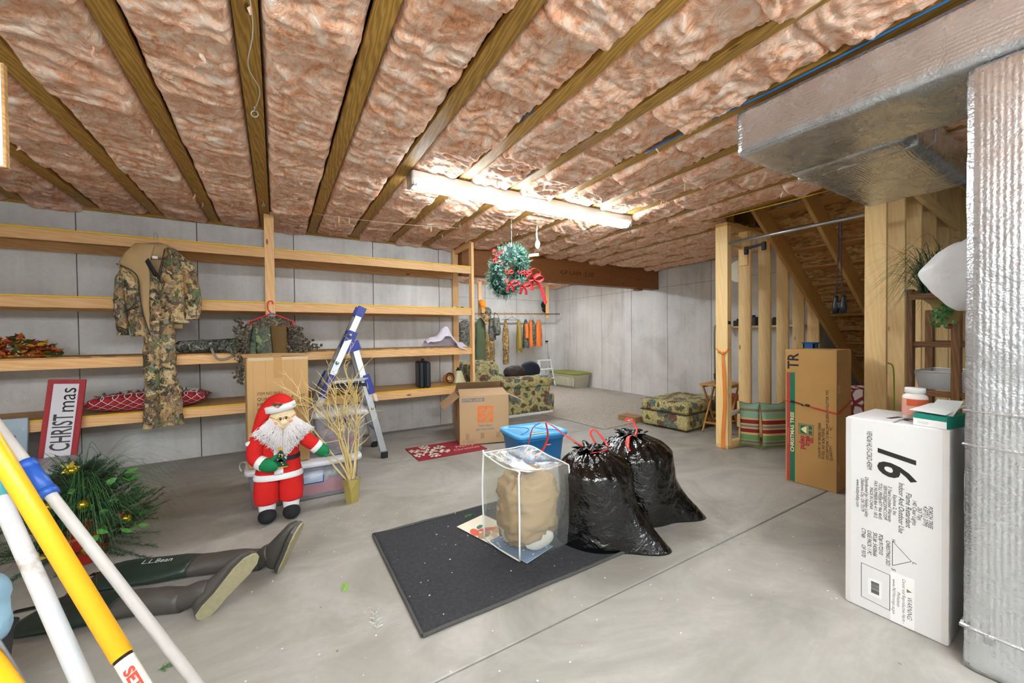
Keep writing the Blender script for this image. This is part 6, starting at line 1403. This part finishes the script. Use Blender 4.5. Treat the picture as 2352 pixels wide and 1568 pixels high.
soft('skirt', -.62, .70, -.44, .44, .035, .33, .04, 3, .010)
soft('seat_cushion', -.30, .76, -.27, .27, .30, .47, .075, 4, .012); soft('seat_cushion', -.30, .66, -.26, .26, .46, .60, .06, 5, .012)
v, f = crumple_box(-.86, -.50, -.45, .45, .06, .88, .07, 6, .04, .012); a_ = np.array(v); a_[:, 0] += .16*(1-a_[:, 2]/.88); mesh('back', a_.tolist(), f, M_FLOR, ch, True)
v, f = crumple_box(-.56, -.22, -.30, .30, .52, .90, .13, 7, .035, .02); a_ = np.array(v); a_[:, 0] -= .10*(a_[:, 2]-.5); mesh('back_cushion', a_.tolist(), f, M_FLOR, ch, True)
for s in (-1, 1):
    y0, y1 = (-.46, -.28) if s < 0 else (.28, .46)
    soft('arm_panel', -.55, .60, y0+.02, y1-.02, .25, .52, .04, 8+s, .008)
    rows = [(-.60, .66, .10, .12), (-.45, .60, .11, .11), (-.25, .545, .115, .105), (.1, .535, .12, .105), (.45, .535, .12, .10), (.60, .53, .115, .10), (.655, .525, .08, .07), (.665, .52, .02, .02)]
    rings = [[(x, (y0+y1)/2+ry*math.cos(a), zc+rz_*math.sin(a)) for a in np.linspace(0, 2*PI, 22, endpoint=False)] for x, zc, ry, rz_ in lerp_rows(rows, 30)]
    v, f = loft(rings); a_ = np.array(v); a_[:, 2] += (fbm(a_*9, 3, 3)-.5)*.012; mesh('arm', a_.tolist(), f, M_FLOR, ch, True)
for s in (-1, 1): MB().cbox(-.58, .66, s*.43-.012, s*.43+.012, .004, .045, .003).build('base_rail', M_WHITE, ch)
dc = thing('dark_coat', 'dark brown coat heaped on the seat of the floral armchair', 'coat', (3.52, 5.76, .60))
v, f = ell((0, 0, .06), .20, .16, .12, 34, 22, 5, .04, 10); a_ = np.array(v); a_[:, 2] = np.maximum(a_[:, 2], .001); mesh('coat', a_.tolist(), f, P('brown_coat', '33241f', .7, var=.3), dc, True)
nc = thing('navy_cushion', 'round topped navy blue cushion propped on the armchair beside the dark coat', 'cushion', (3.86, 5.80, .602))
v, f = ell((0, 0, .07), .22, .10, .17, 30, 20); a_ = np.array(v); a_[:, 2] = np.maximum(a_[:, 2], .001); mesh('cushion', a_.tolist(), f, P('navy_cloth', '141c2e', .7, var=.15), nc, True)
ot = thing('ottoman', 'floral ottoman with cushioned top standing on the concrete near the stairs', 'ottoman', (5.02, 3.56, 0), rz=math.radians(5))
soft('skirt', -.50, .50, -.345, .345, .022, .235, .03, 5, .008, par=ot); soft('cushion_top', -.51, .51, -.355, .355, .225, .385, .06, 6, .012, par=ot)
v, f = tubevf([(-.505, -.35, .232), (.505, -.35, .232), (.505, .35, .232), (-.505, .35, .232), (-.505, -.35, .232)], .007, 6); mesh('welt', v, f, P('dark_welt', '3a3022', .8), ot, True)
for x in (-.44, .44):
    for y in (-.29, .29): v, f = lathevf([(0, 0), (.018, 0), (.024, .03), (0, .03)], 12); mesh('foot', [(p[0]+x, p[1]+y, p[2]) for p in v], f, M_DARKW, ot, True)
sb = thing('shipping_box', 'small flat cardboard shipping box beside the ottoman', 'box', (4.45, 3.93, 0), rz=math.radians(8))
mesh('box', *cboxvf(0, .23, 0, .30, 0, .085, .003), P('brown_mailer', '9a7550', .85, var=.06), sb); mesh('label', boxv(-.0012, 0, .05, .15, .02, .065), BOXF, M_WHITE, sb); mesh('lid_line', boxv(-.001, 0, .0, .30, .074, .077), BOXF, P('mailer_edge', '6e5238', .9), sb)
mesh('lid_seam', boxv(.05, .18, .10, .103, .085, .0858), BOXF, MATS['mailer_edge'], sb)

# folding tray table, ball and string trimmer by the post
tt_ = thing('tray_table', 'folding wooden tray table standing behind the stair post', 'table', (5.06, 3.02, 0), rz=math.radians(10))
MT = P('honey_wood', 'c68f45', .5, var=.12)
MB().cbox(-.24, .24, -.18, .18, .615, .637, .005).build('top', MT, tt_); MB().cbox(-.22, .22, -.16, -.14, .585, .615, .003).build('apron', MT, tt_); MB().cbox(-.22, .22, .14, .16, .585, .615, .003).build('apron', MT, tt_)
for y in (-.15, .15):
    for s in (-1, 1): board('leg', (s*.24, y+.012*s, .005), (-s*.16, y+.012*s, .60), .018, .03, MT, tt_, up=(1, 0, .4))
for s in (-1, 1): board('stretcher', (s*.17, -.15, .12), (s*.17, .15, .12), .02, .025, MT, tt_)
eb = thing('rubber_ball', 'red brown rubber ball resting on the floor behind the tray table legs', 'ball', (5.74, 3.25, .0))
v, f = ell((0, 0, .21), .21, .21, .21, 36, 24); mesh('ball', v, f, P('red_rubber', 'a5523c', .5, var=.06), eb, True)
v, f = ell((0, -.206, .23), .012, .008, .012, 10, 8); mesh('valve', v, f, P('valve_dark', '6a3226', .5), eb, True)
sc = thing('shepherd_crook', 'bent metal pole with black strap leaning beside the tray table', 'pole', (4.80, 2.98, 0))
v, f = tubevf(smooth_pts([(.16, .02, .10), (.10, .0, .42), (.065, 0, .80), (.055, 0, 1.25), (.06, 0, 1.36), (.09, 0, 1.41), (.13, 0, 1.42)], 6), .010, 10); mesh('pole', v, f, P('grey_metal', '8d857a', .4, .6), sc, True)
ribbon('strap', smooth_pts([(.06, -.012, .84), (.05, -.03, .65), (.02, -.04, .5), (-.02, -.05, .40), (.06, -.04, .36), (.12, -.03, .42), (.075, -.02, .62)], 5), .03, NB, sc)
v, f = tubevf([(.062, 0, .78), (.075, 0, .70)], .016, 10); mesh('grip', v, f, M_BLACK, sc, True)
# pipe through the cleat at the foot of the stud wall
pp = thing('white_pipe', 'short white plastic pipe resting in the stud cleat near the floor', 'pipe', (4.40, 2.60, .36)); v, f = tubevf([(0, .0, -.02), (.37, -.03, .03)], .026, 16); mesh('pipe', v, f, P('pvc_white', 'd8d2c4', .45), pp, True)
board('support_block', (.02, 0, -.36), (.02, 0, .0), .05, .03, M_SPF, pp, up=(1, 0, 0))

# storage bin and step stool at the far wall
fb = thing('cream_bin', 'cream storage bin with mossy green lid against the far concrete wall', 'bin', (6.36, 7.72, 0), rz=math.radians(2))
rings = [ering((0, 0, z), rx, ry, 44, 10) for z, rx, ry in ((0, .22, .44), (.30, .25, .48), (.31, .27, .50), (.335, .27, .50))]; v, f = loft(rings); mesh('tub', v, f, P('cream_bin_plastic', 'dcd5bc', .5, var=.06), fb, True)
for k in range(14): MB().cbox(-.262, -.235, -.40+.055*k, -.38+.055*k, .05, .26, .004).build('rib', MATS['cream_bin_plastic'], fb)
rings = [ering((0, 0, z), rx, ry, 44, 10) for z, rx, ry in ((.328, .275, .505), (.332, .285, .515), (.36, .285, .515), (.385, .22, .44), (.388, .02, .02))]; v, f = loft(rings); mesh('lid', v, f, P('mossy_lid', '8a8d3e', .6, var=.2, vs=6), fb, True)
ss = thing('step_stool', 'small white folding step stool in the far corner', 'stool', (5.86, 8.08, 0))
for s in (-1, 1): board('front_leg', (s*.23, -.10, 0), (s*.17, .02, .66), .035, .022, M_WHITE, ss, up=(1, 0, 0)); board('rear_leg', (s*.20, .30, 0), (s*.17, .06, .64), .03, .02, M_WHITE, ss, up=(1, 0, 0))
for z, y, w in ((.66, .03, .19), (.44, -.02, .20), (.20, -.065, .22)): MB().cbox(-w, w, y-.05, y+.07, z-.012, z+.012, .003).build('step', M_WHITE, ss)
for s in (-1, 1): board('brace', (s*.19, -.05, .20), (s*.19, .26, .05), .012, .018, M_WHITE, ss)

# ------------------------------------------------------------------ clothes rail with hunting clothes
cr_ = thing('clothes_rail', 'wooden clothes rail hung on two posts along the recess back wall', 'rail', (4.9, 8.2, 1.83))
v, f = tubevf([(-1.9, 0, -.03), (1.16, 0, .02)], .017, 12); mesh('rod', v, f, P('rod_wood', 'a8764a', .5), cr_, True)
v, f = tubevf([(1.16, 0, .02), (1.52, 0, .026)], .014, 12); mesh('rod_end', v, f, P('rod_grey', '6e6a66', .5), cr_, True)
for x in (-.80, 1.15): board('drop_post', (x, .04, -.09), (x, .04, .76), .038, .089, M_FIR, cr_, up=(1, 0, 0))
RZ = 1.82
def hang(name, label, cat, x, rows, mat, d=.02, w=.20, hanger='d9d9d6', yaw=25, seed=1, fold=.012, extra=None, zt=1.68):
    """garment seen almost side-on on its hanger; rows = (z, half width, half depth)"""
    r_ = thing(name, label, cat, (x, 8.2, rows[-1][0]), rz=math.radians(yaw), group='hunting clothes on the recess rail')
    zb = rows[-1][0]; hm = P('hanger_'+hanger, hanger, .4)
    v, f = tubevf(smooth_pts([(.01, 0, RZ+.03-zb), (-.012, 0, RZ+.045-zb), (-.03, 0, RZ+.02-zb), (-.012, 0, RZ-.02-zb), (0, 0, RZ-.07-zb)], 4), .0035, 6); hg = mesh('hanger', v, f, hm, r_, True)
    v, f = tubevf([(0, 0, RZ-.07-zb), (w*.9, 0, RZ-.14-zb), (-w*.9, 0, RZ-.14-zb), (0, 0, RZ-.07-zb)], .005, 6); mesh('hanger_arm', v, f, hm, hg, True)
    if mat:
        R_ = lerp_rows(rows, 26); rings = [[(a_*math.cos(q), b_*math.sin(q), z-zb) for q in np.linspace(0, 2*PI, 24, endpoint=False)] for z, a_, b_ in R_]
        v, f = loft(rings, True, False); p = np.array(v); dd = p.copy(); dd[:, 2] = 0; L = np.linalg.norm(dd, axis=1)+1e-6; k = (fbm(p*np.array([18, 18, 4])+seed*2.3, seed, 3, .5, True)-.5)*3.4*fold*np.clip((1.72-zb-p[:, 2])/.3, .2, 1); p = p+dd/L[:, None]*k[:, None]
        mesh('body', p.tolist(), f, mat, r_, True)
    if extra: extra(r_, zb)
    return r_
def sl(mat, x0, z0, x1, z1, w=.05, y=-.03, nm='sleeve'):
    def fn(r_, zb): v, f = tubevf(smooth_pts([(x0, y*.5, z0-zb), ((x0+x1)/2, y, (z0+z1)/2-zb), (x1, y, z1-zb)], 5), list(np.linspace(w, w*.85, 11)), 12); mesh(nm, v, f, mat, r_, True)
    return fn
M_TANC = m_camo('reed_camouflage', ('6b5234', '4a3826', 'c29a5e', '9a7a48', 'b08a54', '7d6a40'), 9, st=(1, 1, .5))
M_GREYC = m_camo('grey_camouflage', ('3d3b36', '2b2a28', '7d786c', '5c5a50', '8f8a7c', '4c5040'), 11)
M_OLIVE = P('olive_cloth', '4a5638', .8, var=.12); M_BLAZE = P('blaze_orange', 'e0742c', .7, var=.08); M_KHAKI = P('khaki_cloth', '96803c', .8, var=.1)
hang('olive_coverall', 'long olive green garment at the left end of the recess rail', 'coverall', 4.09, [(1.72, .03, .02), (1.66, .09, .04), (1.58, .15, .06), (1.3, .15, .07), (.9, .17, .09), (.70, .18, .10)], M_OLIVE, yaw=20, seed=2)
hang('dark_camo_coat', 'dark camouflage coat half hidden behind the shelf end post', 'coat', 3.70, [(1.66, .05, .03), (1.6, .16, .06), (1.3, .17, .07), (1.05, .17, .07)], M_GREYC, yaw=10, seed=3)
def straps(r_, zb):
    for s in (-1, 1): ribbon('shoulder_strap', [(s*.02, -.03, 1.70-zb), (s*.06, -.06, 1.5-zb), (s*.04, -.06, 1.36-zb)], .03, NB, r_, side=(1, 0, 0))
hang('tan_bib_overalls', 'tan reed camouflage bib overalls with black straps on the recess rail', 'overalls', 4.32, [(1.38, .06, .04), (1.33, .10, .06), (1.1, .13, .07), (.85, .145, .07), (.66, .15, .07)], M_TANC, yaw=12, seed=5, extra=straps)
hang('camo_shirt', 'dark camouflage shirt hanging behind the tan bib overalls', 'shirt', 4.40, [(1.72, .03, .02), (1.66, .12, .05), (1.4, .14, .06), (1.2, .14, .06)], M_GREYC, yaw=35, seed=6)
bk = thing('camo_backpack', 'small camouflage backpack hanging from the recess rail', 'backpack', (4.47, 8.13, 1.30)); soft('pack', -.09, .09, -.06, .06, 0, .42, .05, 4, .01, M_GREYC, bk); soft('pocket', -.07, .07, -.10, -.05, .03, .22, .03, 5, .006, M_GREYC, bk)
ribbon('carry_strap', smooth_pts([(-.07, -.02, .40), (-.05, .0, .48), (0, .07, .55), (.05, .0, .48), (.07, -.02, .40)], 4), .03, NB, bk)
hang('camo_trousers', 'single narrow pair of reed camouflage trousers on the recess rail', 'trousers', 4.765, [(1.70, .02, .015), (1.50, .075, .04), (1.2, .095, .05), (.9, .085, .05), (.60, .075, .05)], M_TANC, yaw=20, seed=7, hanger='7d8fa0', w=.14)
hang('empty_hanger', 'empty black coat hanger on the recess rail', 'hanger', 4.96, [(1.5, .1, .1)], None, yaw=8, hanger='1c1c1e', w=.22)
hang('khaki_shirt', 'khaki yellow shirt on the recess rail', 'shirt', 5.15, [(1.69, .02, .02), (1.64, .07, .04), (1.56, .11, .05), (1.3, .12, .06), (1.0, .13, .07), (.88, .125, .07)], M_KHAKI, yaw=50, seed=9, extra=sl(M_KHAKI, -.09, 1.55, -.12, .95, .045))
hang('camo_orange_jacket', 'camouflage jacket lined in orange beside the khaki shirt', 'jacket', 5.35, [(1.70, .02, .02), (1.65, .08, .04), (1.56, .13, .06), (1.3, .13, .07), (1.05, .14, .08), (.98, .13, .07)], M_GREYC, yaw=55, seed=10, extra=sl(M_BLAZE, -.10, 1.58, -.12, 1.22, .05))
hang('orange_vest', 'plain orange hunting vest between two camouflage jackets on the rail', 'vest', 5.49, [(1.69, .02, .02), (1.63, .07, .04), (1.54, .10, .05), (1.3, .10, .06), (1.06, .11, .07), (1.0, .10, .06)], M_BLAZE, yaw=60, seed=11)
hang('grey_camo_jacket', 'grey camouflage jacket between the two orange vests', 'jacket', 5.57, [(1.68, .02, .02), (1.62, .08, .04), (1.54, .12, .06), (1.3, .12, .07), (1.08, .12, .07)], M_GREYC, yaw=58, seed=12)
hang('bright_orange_vest', 'bright orange vest at the right end of the recess rail', 'vest', 5.74, [(1.69, .03, .02), (1.63, .08, .04), (1.54, .12, .06), (1.3, .13, .07), (1.02, .14, .08)], M_BLAZE, yaw=35, seed=13, hanger='d8c060', extra=sl(M_BLACK, .0, 1.52, .01, 1.06, .006, -.075, 'dark_trim'))
def cap(name, label, loc, mat, rz, tilt=60, peg=False):
    r_ = thing(name, label, 'hat', loc, rot=(math.radians(tilt), 0, math.radians(rz)))
    v, f = ell((0, 0, 0), .095, .11, .10, 24, 14); v = [(p[0], p[1], max(p[2], -.005)) for p in v]; mesh('crown', v, f, mat, r_, True)
    v, f = grid(12, 5, lambda u, q: ((.085+.0*q)*math.cos(PI+u*PI), -.08-.085*q*math.sin(u*PI)-.03*math.sin(u*PI), -.005-.012*q)); solid(mesh('brim', v, f, mat, r_, True), .003)
    if peg: MB().tube([(0, 0, .0), (0, .03, -.13)], .006, 8).build('wall_peg', M_STEEL, r_)
cap('orange_hat', 'bright orange brimmed hat hanging on the left rail post', (4.08, 8.09, 2.03), P('cap_orange', 'f08a20', .8, var=.08), 30)
cap('camo_hat', 'grey camouflage hat hanging just below the orange hat', (4.22, 8.10, 1.86), M_GREYC, 20)
cap('camo_hat', 'tan camouflage hat lowest of the three at the left rail post', (4.16, 8.10, 1.72), M_TANC, 25)
cap('black_hat', 'black hat hung on the far wall beside the right rail post', (6.22, 8.615, 2.10), P('cap_black', '1a1a1c', .8), 0, 75, True)
df = thing('dried_flower', 'single dark dried flower leaning in the far corner', 'flower', (6.35, 8.60, 0))
v, f = tubevf(smooth_pts([(.05, 0, 0), (.03, .02, .5), (.0, .04, .95), (-.02, .05, 1.12)], 5), .004, 6); mesh('stem', v, f, P('dry_stem', '6b5f52', .8), df, True); v, f = ell((-.02, .05, 1.13), .05, .04, .02, 14, 8, 4, .01, 30); mesh('bloom', v, f, P('dry_bloom', '2b211c', .9), df, True)
for a in (-.7, .6): v, f = tubevf(smooth_pts([(.02, .03, .6), (.02+.05*a, .03, .75), (.02+.11*a, .03, .85)], 4), .003, 5); mesh('side_stem', v, f, MATS['dry_stem'], df, True)

# ------------------------------------------------------------------ wreath
wr = thing('christmas_wreath', 'green artificial wreath with red bows hanging under the ceiling', 'wreath', (2.20, 3.70, 1.79))
ctr = Vector((0, 0, .215)); ax = Vector((.35, -.80, -.35)).normalized(); ex = Vector((.86, .2, 0)); ex = (ex-ax*ex.dot(ax)).normalized(); ey = ax.cross(ex)
if ey.z < 0: ey = -ey
Rm, rm = .205, .125; rw = random.Random(9)
v, f = [], []
for i in range(36):
    a = 2*PI*i/36; c = ctr+(ex*math.cos(a)+ey*math.sin(a))*Rm; rd_ = ex*math.cos(a)+ey*math.sin(a)
    for j in range(12): b_ = 2*PI*j/12; v.append(tuple(c+(rd_*math.cos(b_)+ax*math.sin(b_))*rm*.55))
f = [(i*12+j, ((i+1) % 36)*12+j, ((i+1) % 36)*12+(j+1) % 12, i*12+(j+1) % 12) for i in range(36) for j in range(12)]
mesh('wreath_core', v, f, P('wreath_dark', '16302a', .9), wr, True)
m = MB()
for k in range(1500):
    a = rw.uniform(0, 2*PI); b_ = rw.uniform(0, 2*PI); rd_ = ex*math.cos(a)+ey*math.sin(a); tn = -ex*math.sin(a)+ey*math.cos(a); n_ = rd_*math.cos(b_)+ax*math.sin(b_)
    p = ctr+rd_*Rm+n_*rm*rw.uniform(.45, .75); d = (n_+tn*rw.uniform(-.8, .8)+Vector((rw.gauss(0, .3), rw.gauss(0, .3), rw.gauss(0, .3)))).normalized(); L = rw.uniform(.035, .06); s = d.orthogonal().normalized(); w_ = d.cross(s); mi = 1 if rw.random() < .42 else 0
    for q in range(7):
        aa = rw.uniform(0, 2*PI); c = p+d*L*q/8; nd = (d*.8+s*math.cos(aa)+w_*math.sin(aa)).normalized()*.024; t_ = d.cross(nd).normalized()*.0022; m.add([c-t_, c+t_, c+nd], [(0, 1, 2)], mi)
o = m.build('wreath_needles', None, wr, mats=[P('wreath_green', '3d7862', .6, var=.3, vs=14), P('wreath_frost', '9cc6b2', .6, var=.2)]); o['kind'] = 'stuff'
RB = P('red_velvet_ribbon', 'c8242a', .6, var=.1)
def bow(c, s, tails=True):
    c = Vector(c)
    for sg_ in (-1, 1): ribbon('bow_loop', smooth_pts([c, c+Vector((sg_*.05*s, -.02, .035*s)), c+Vector((sg_*.085*s, -.03, .01*s)), c+Vector((sg_*.05*s, -.02, -.02*s)), c], 4), .045*s, RB, wr, side=(0, .8, .6))
    if tails:
        for sg_ in (-1, 1): ribbon('bow_tail', smooth_pts([c, c+Vector((sg_*.03*s, -.01, -.05*s)), c+Vector((sg_*.045*s, 0, -.10*s))], 4), .045*s, RB, wr, side=(1, .3, 0))
bow((-.20, -.13, .36), 1.0); bow((-.23, -.14, .27), .7, False); bow((-.08, -.16, .06), .9); bow((.08, -.16, .04), .9); bow((.10, -.19, .18), .6, False); bow((.21, -.16, .13), 1.3, False); bow((-.12, -.18, .17), .6, False); bow((.02, -.19, .17), .5, False)
ribbon('long_ribbon', smooth_pts([(.21, -.16, .13), (.28, -.16, .08), (.34, -.15, .0), (.37, -.15, -.09), (.385, -.15, -.14)], 5), .05, RB, wr, side=(1, .2, .5)); ribbon('long_ribbon', smooth_pts([(.21, -.16, .13), (.19, -.16, .06), (.20, -.16, .0)], 5), .05, RB, wr, side=(1, .2, .2))
ribbon('bow_loop', smooth_pts([(.21, -.16, .13), (.18, -.17, .22), (.24, -.17, .24), (.30, -.17, .20), (.22, -.16, .13)], 5), .045, RB, wr, side=(.3, 1, .3))
v, f = tubevf([(.04, 0, .40), (.04, 0, .80)], .0015, 5); mesh('string', v, f, M_WHITE, wr)
tag(board('wood_block', (2.33, 3.50, 2.15), (2.43, 3.46, 2.165), .035, .03, M_SPF, None), 'short pale wood block lodged in the top of the wreath', 'block')

# ------------------------------------------------------------------ clotheslines, pegs and eye hooks under the joists
def line(pts, label, r_=.0022):
    v, f = tubevf(smooth_pts(pts, 5), r_, 5); return tag(mesh('clothesline', v, f, P('pale_cord', 'c9c6c0', .6), None, True), label, 'cord', 'clotheslines under the joists')
line([(.36, 4.407, 2.545), (.9, 4.30, 2.52), (1.3, 4.22, 2.515), (1.827, 4.154, 2.535)], 'pale clothesline with pegs strung below the joists near the shelf')
line([(2.84, 2.40, 2.54), (2.86, 2.1, 2.51), (2.86, 1.76, 2.53)], 'pale clothesline looping down near the end of the trunk duct')
line([(-.067, 1.70, 2.59), (-.06, 1.95, 2.575), (-.09, 2.2, 2.565), (-.05, 2.4, 2.57), (-.082, 2.635, 2.575)], 'slack pale cord hanging along the joist above the shelf post')
for k, (x, y, z, lab) in enumerate(((.572, 4.362, 2.532, 'wooden peg leftmost on the long clothesline'), (.668, 4.343, 2.529, 'second wooden peg from the left on the long clothesline'), (1.495, 4.195, 2.515, 'wooden peg alone near the right end of the long clothesline'), (2.86, 2.0, 2.508, 'wooden peg on the short clothesline by the duct'))):
    m = MB(); m.cbox(x-.006, x-.001, y-.004, y+.004, z-.055, z+.012, .001).cbox(x+.001, x+.006, y-.004, y+.004, z-.055, z+.012, .001); tag(m.build('clothes_peg', P('peg_wood', 'd9bd86', .7)), lab, 'peg', 'wooden clothes pegs')
for k, (x, y, lab) in enumerate(((-.082, 2.635, 'large white eye hook on the joist above the shelf post'), (-.082, 4.42, 'small eye hook on the joist beside the shelf post'), (1.827, 4.154, 'eye hook holding the right end of the clothesline'))):
    r_ = .017 if k == 0 else .010
    m = MB(); m.tube([(x, y, 2.605), (x, y, 2.575+r_*.2)], .003, 6); m.tube([(x+r_*math.sin(a), y-.3*r_*math.sin(a), 2.575-r_+r_*math.cos(a)) for a in np.linspace(0, 2*PI, 16)], .003, 6); tag(m.build('eye_hook', P('pale_steel', 'c8c8c6', .35, .6), None, True), lab, 'hook', 'eye hooks in the joists')
# torn white tuft hanging over the wreath
tf = thing('torn_facing', 'torn white scrap of insulation facing dangling above the wreath', 'scrap', (2.62, 3.75, 2.30))
v, f = ell((0, 0, .05), .03, .02, .06, 18, 14, 5, .022, 22); mesh('scrap', v, f, P('cream_fluff', 'e2d6c2', .95, var=.1), tf, True); v, f = tubevf(smooth_pts([(0, 0, .09), (-.01, 0, .18), (0, 0, .27), (.005, 0, .32)], 4), [.012, .014, .010, .013, .012, .008, .010, .008, .007, .006, .006, .006, .004], 6); mesh('strand', v, f, MATS['cream_fluff'], tf, True)
# sprigs and crumbs fallen on the floor
for k, (x, y, rz, lab) in enumerate(((.36, 1.78, 1.45, 'white berried twig fallen beside the rug corner'), (-.42, 2.02, .2, 'green pine sprig fallen near the poles'), (.27, 2.15, 1.1, 'tiny lime green grass scrap left of the rug'), (1.12, 2.54, .3, 'small green sprig fallen on the black rug'))):
    m = MB(); L = (.16, .07, .06, .06)[k]; m.tube([(0, 0, .003), (L*.5, .01, .004), (L, 0, .003)], .0015, 4)
    for q in range(40): c = L*rw.random(); m.tube([(c, 0, .003), (c+rw.uniform(0, .03), rw.uniform(-.03, .03), .002+.006*rw.random())], [.0012, .0005] if k else [.0008, .002], 3)
    o = m.build('fallen_sprig', P('sprig%d' % k, ('b9bcae', '3f6b34', '8fc23a', '4a7a3c')[k], .7), None, loc=(x, y, .012 if k == 3 else 0), rot=(0, 0, rz)); tag(o, lab, 'sprig')
m = MB()
for k in range(260):
    x, y = rw.uniform(-.4, 3.4), rw.uniform(.9, 3.6); s = rw.uniform(.002, .006); m.add(*ell((x, y, s*.5+(.012 if .52 < x < 1.95 and 1.64 < y < 2.65 else 0)), s, s*rw.uniform(.5, 1), s*.5, 5, 3))
tag(m.build('floor_crumbs', P('pale_crumbs', 'd3cec2', .9, var=.4, vs=30)), 'pale crumbs and chips scattered over the concrete floor', 'debris', kind='stuff')
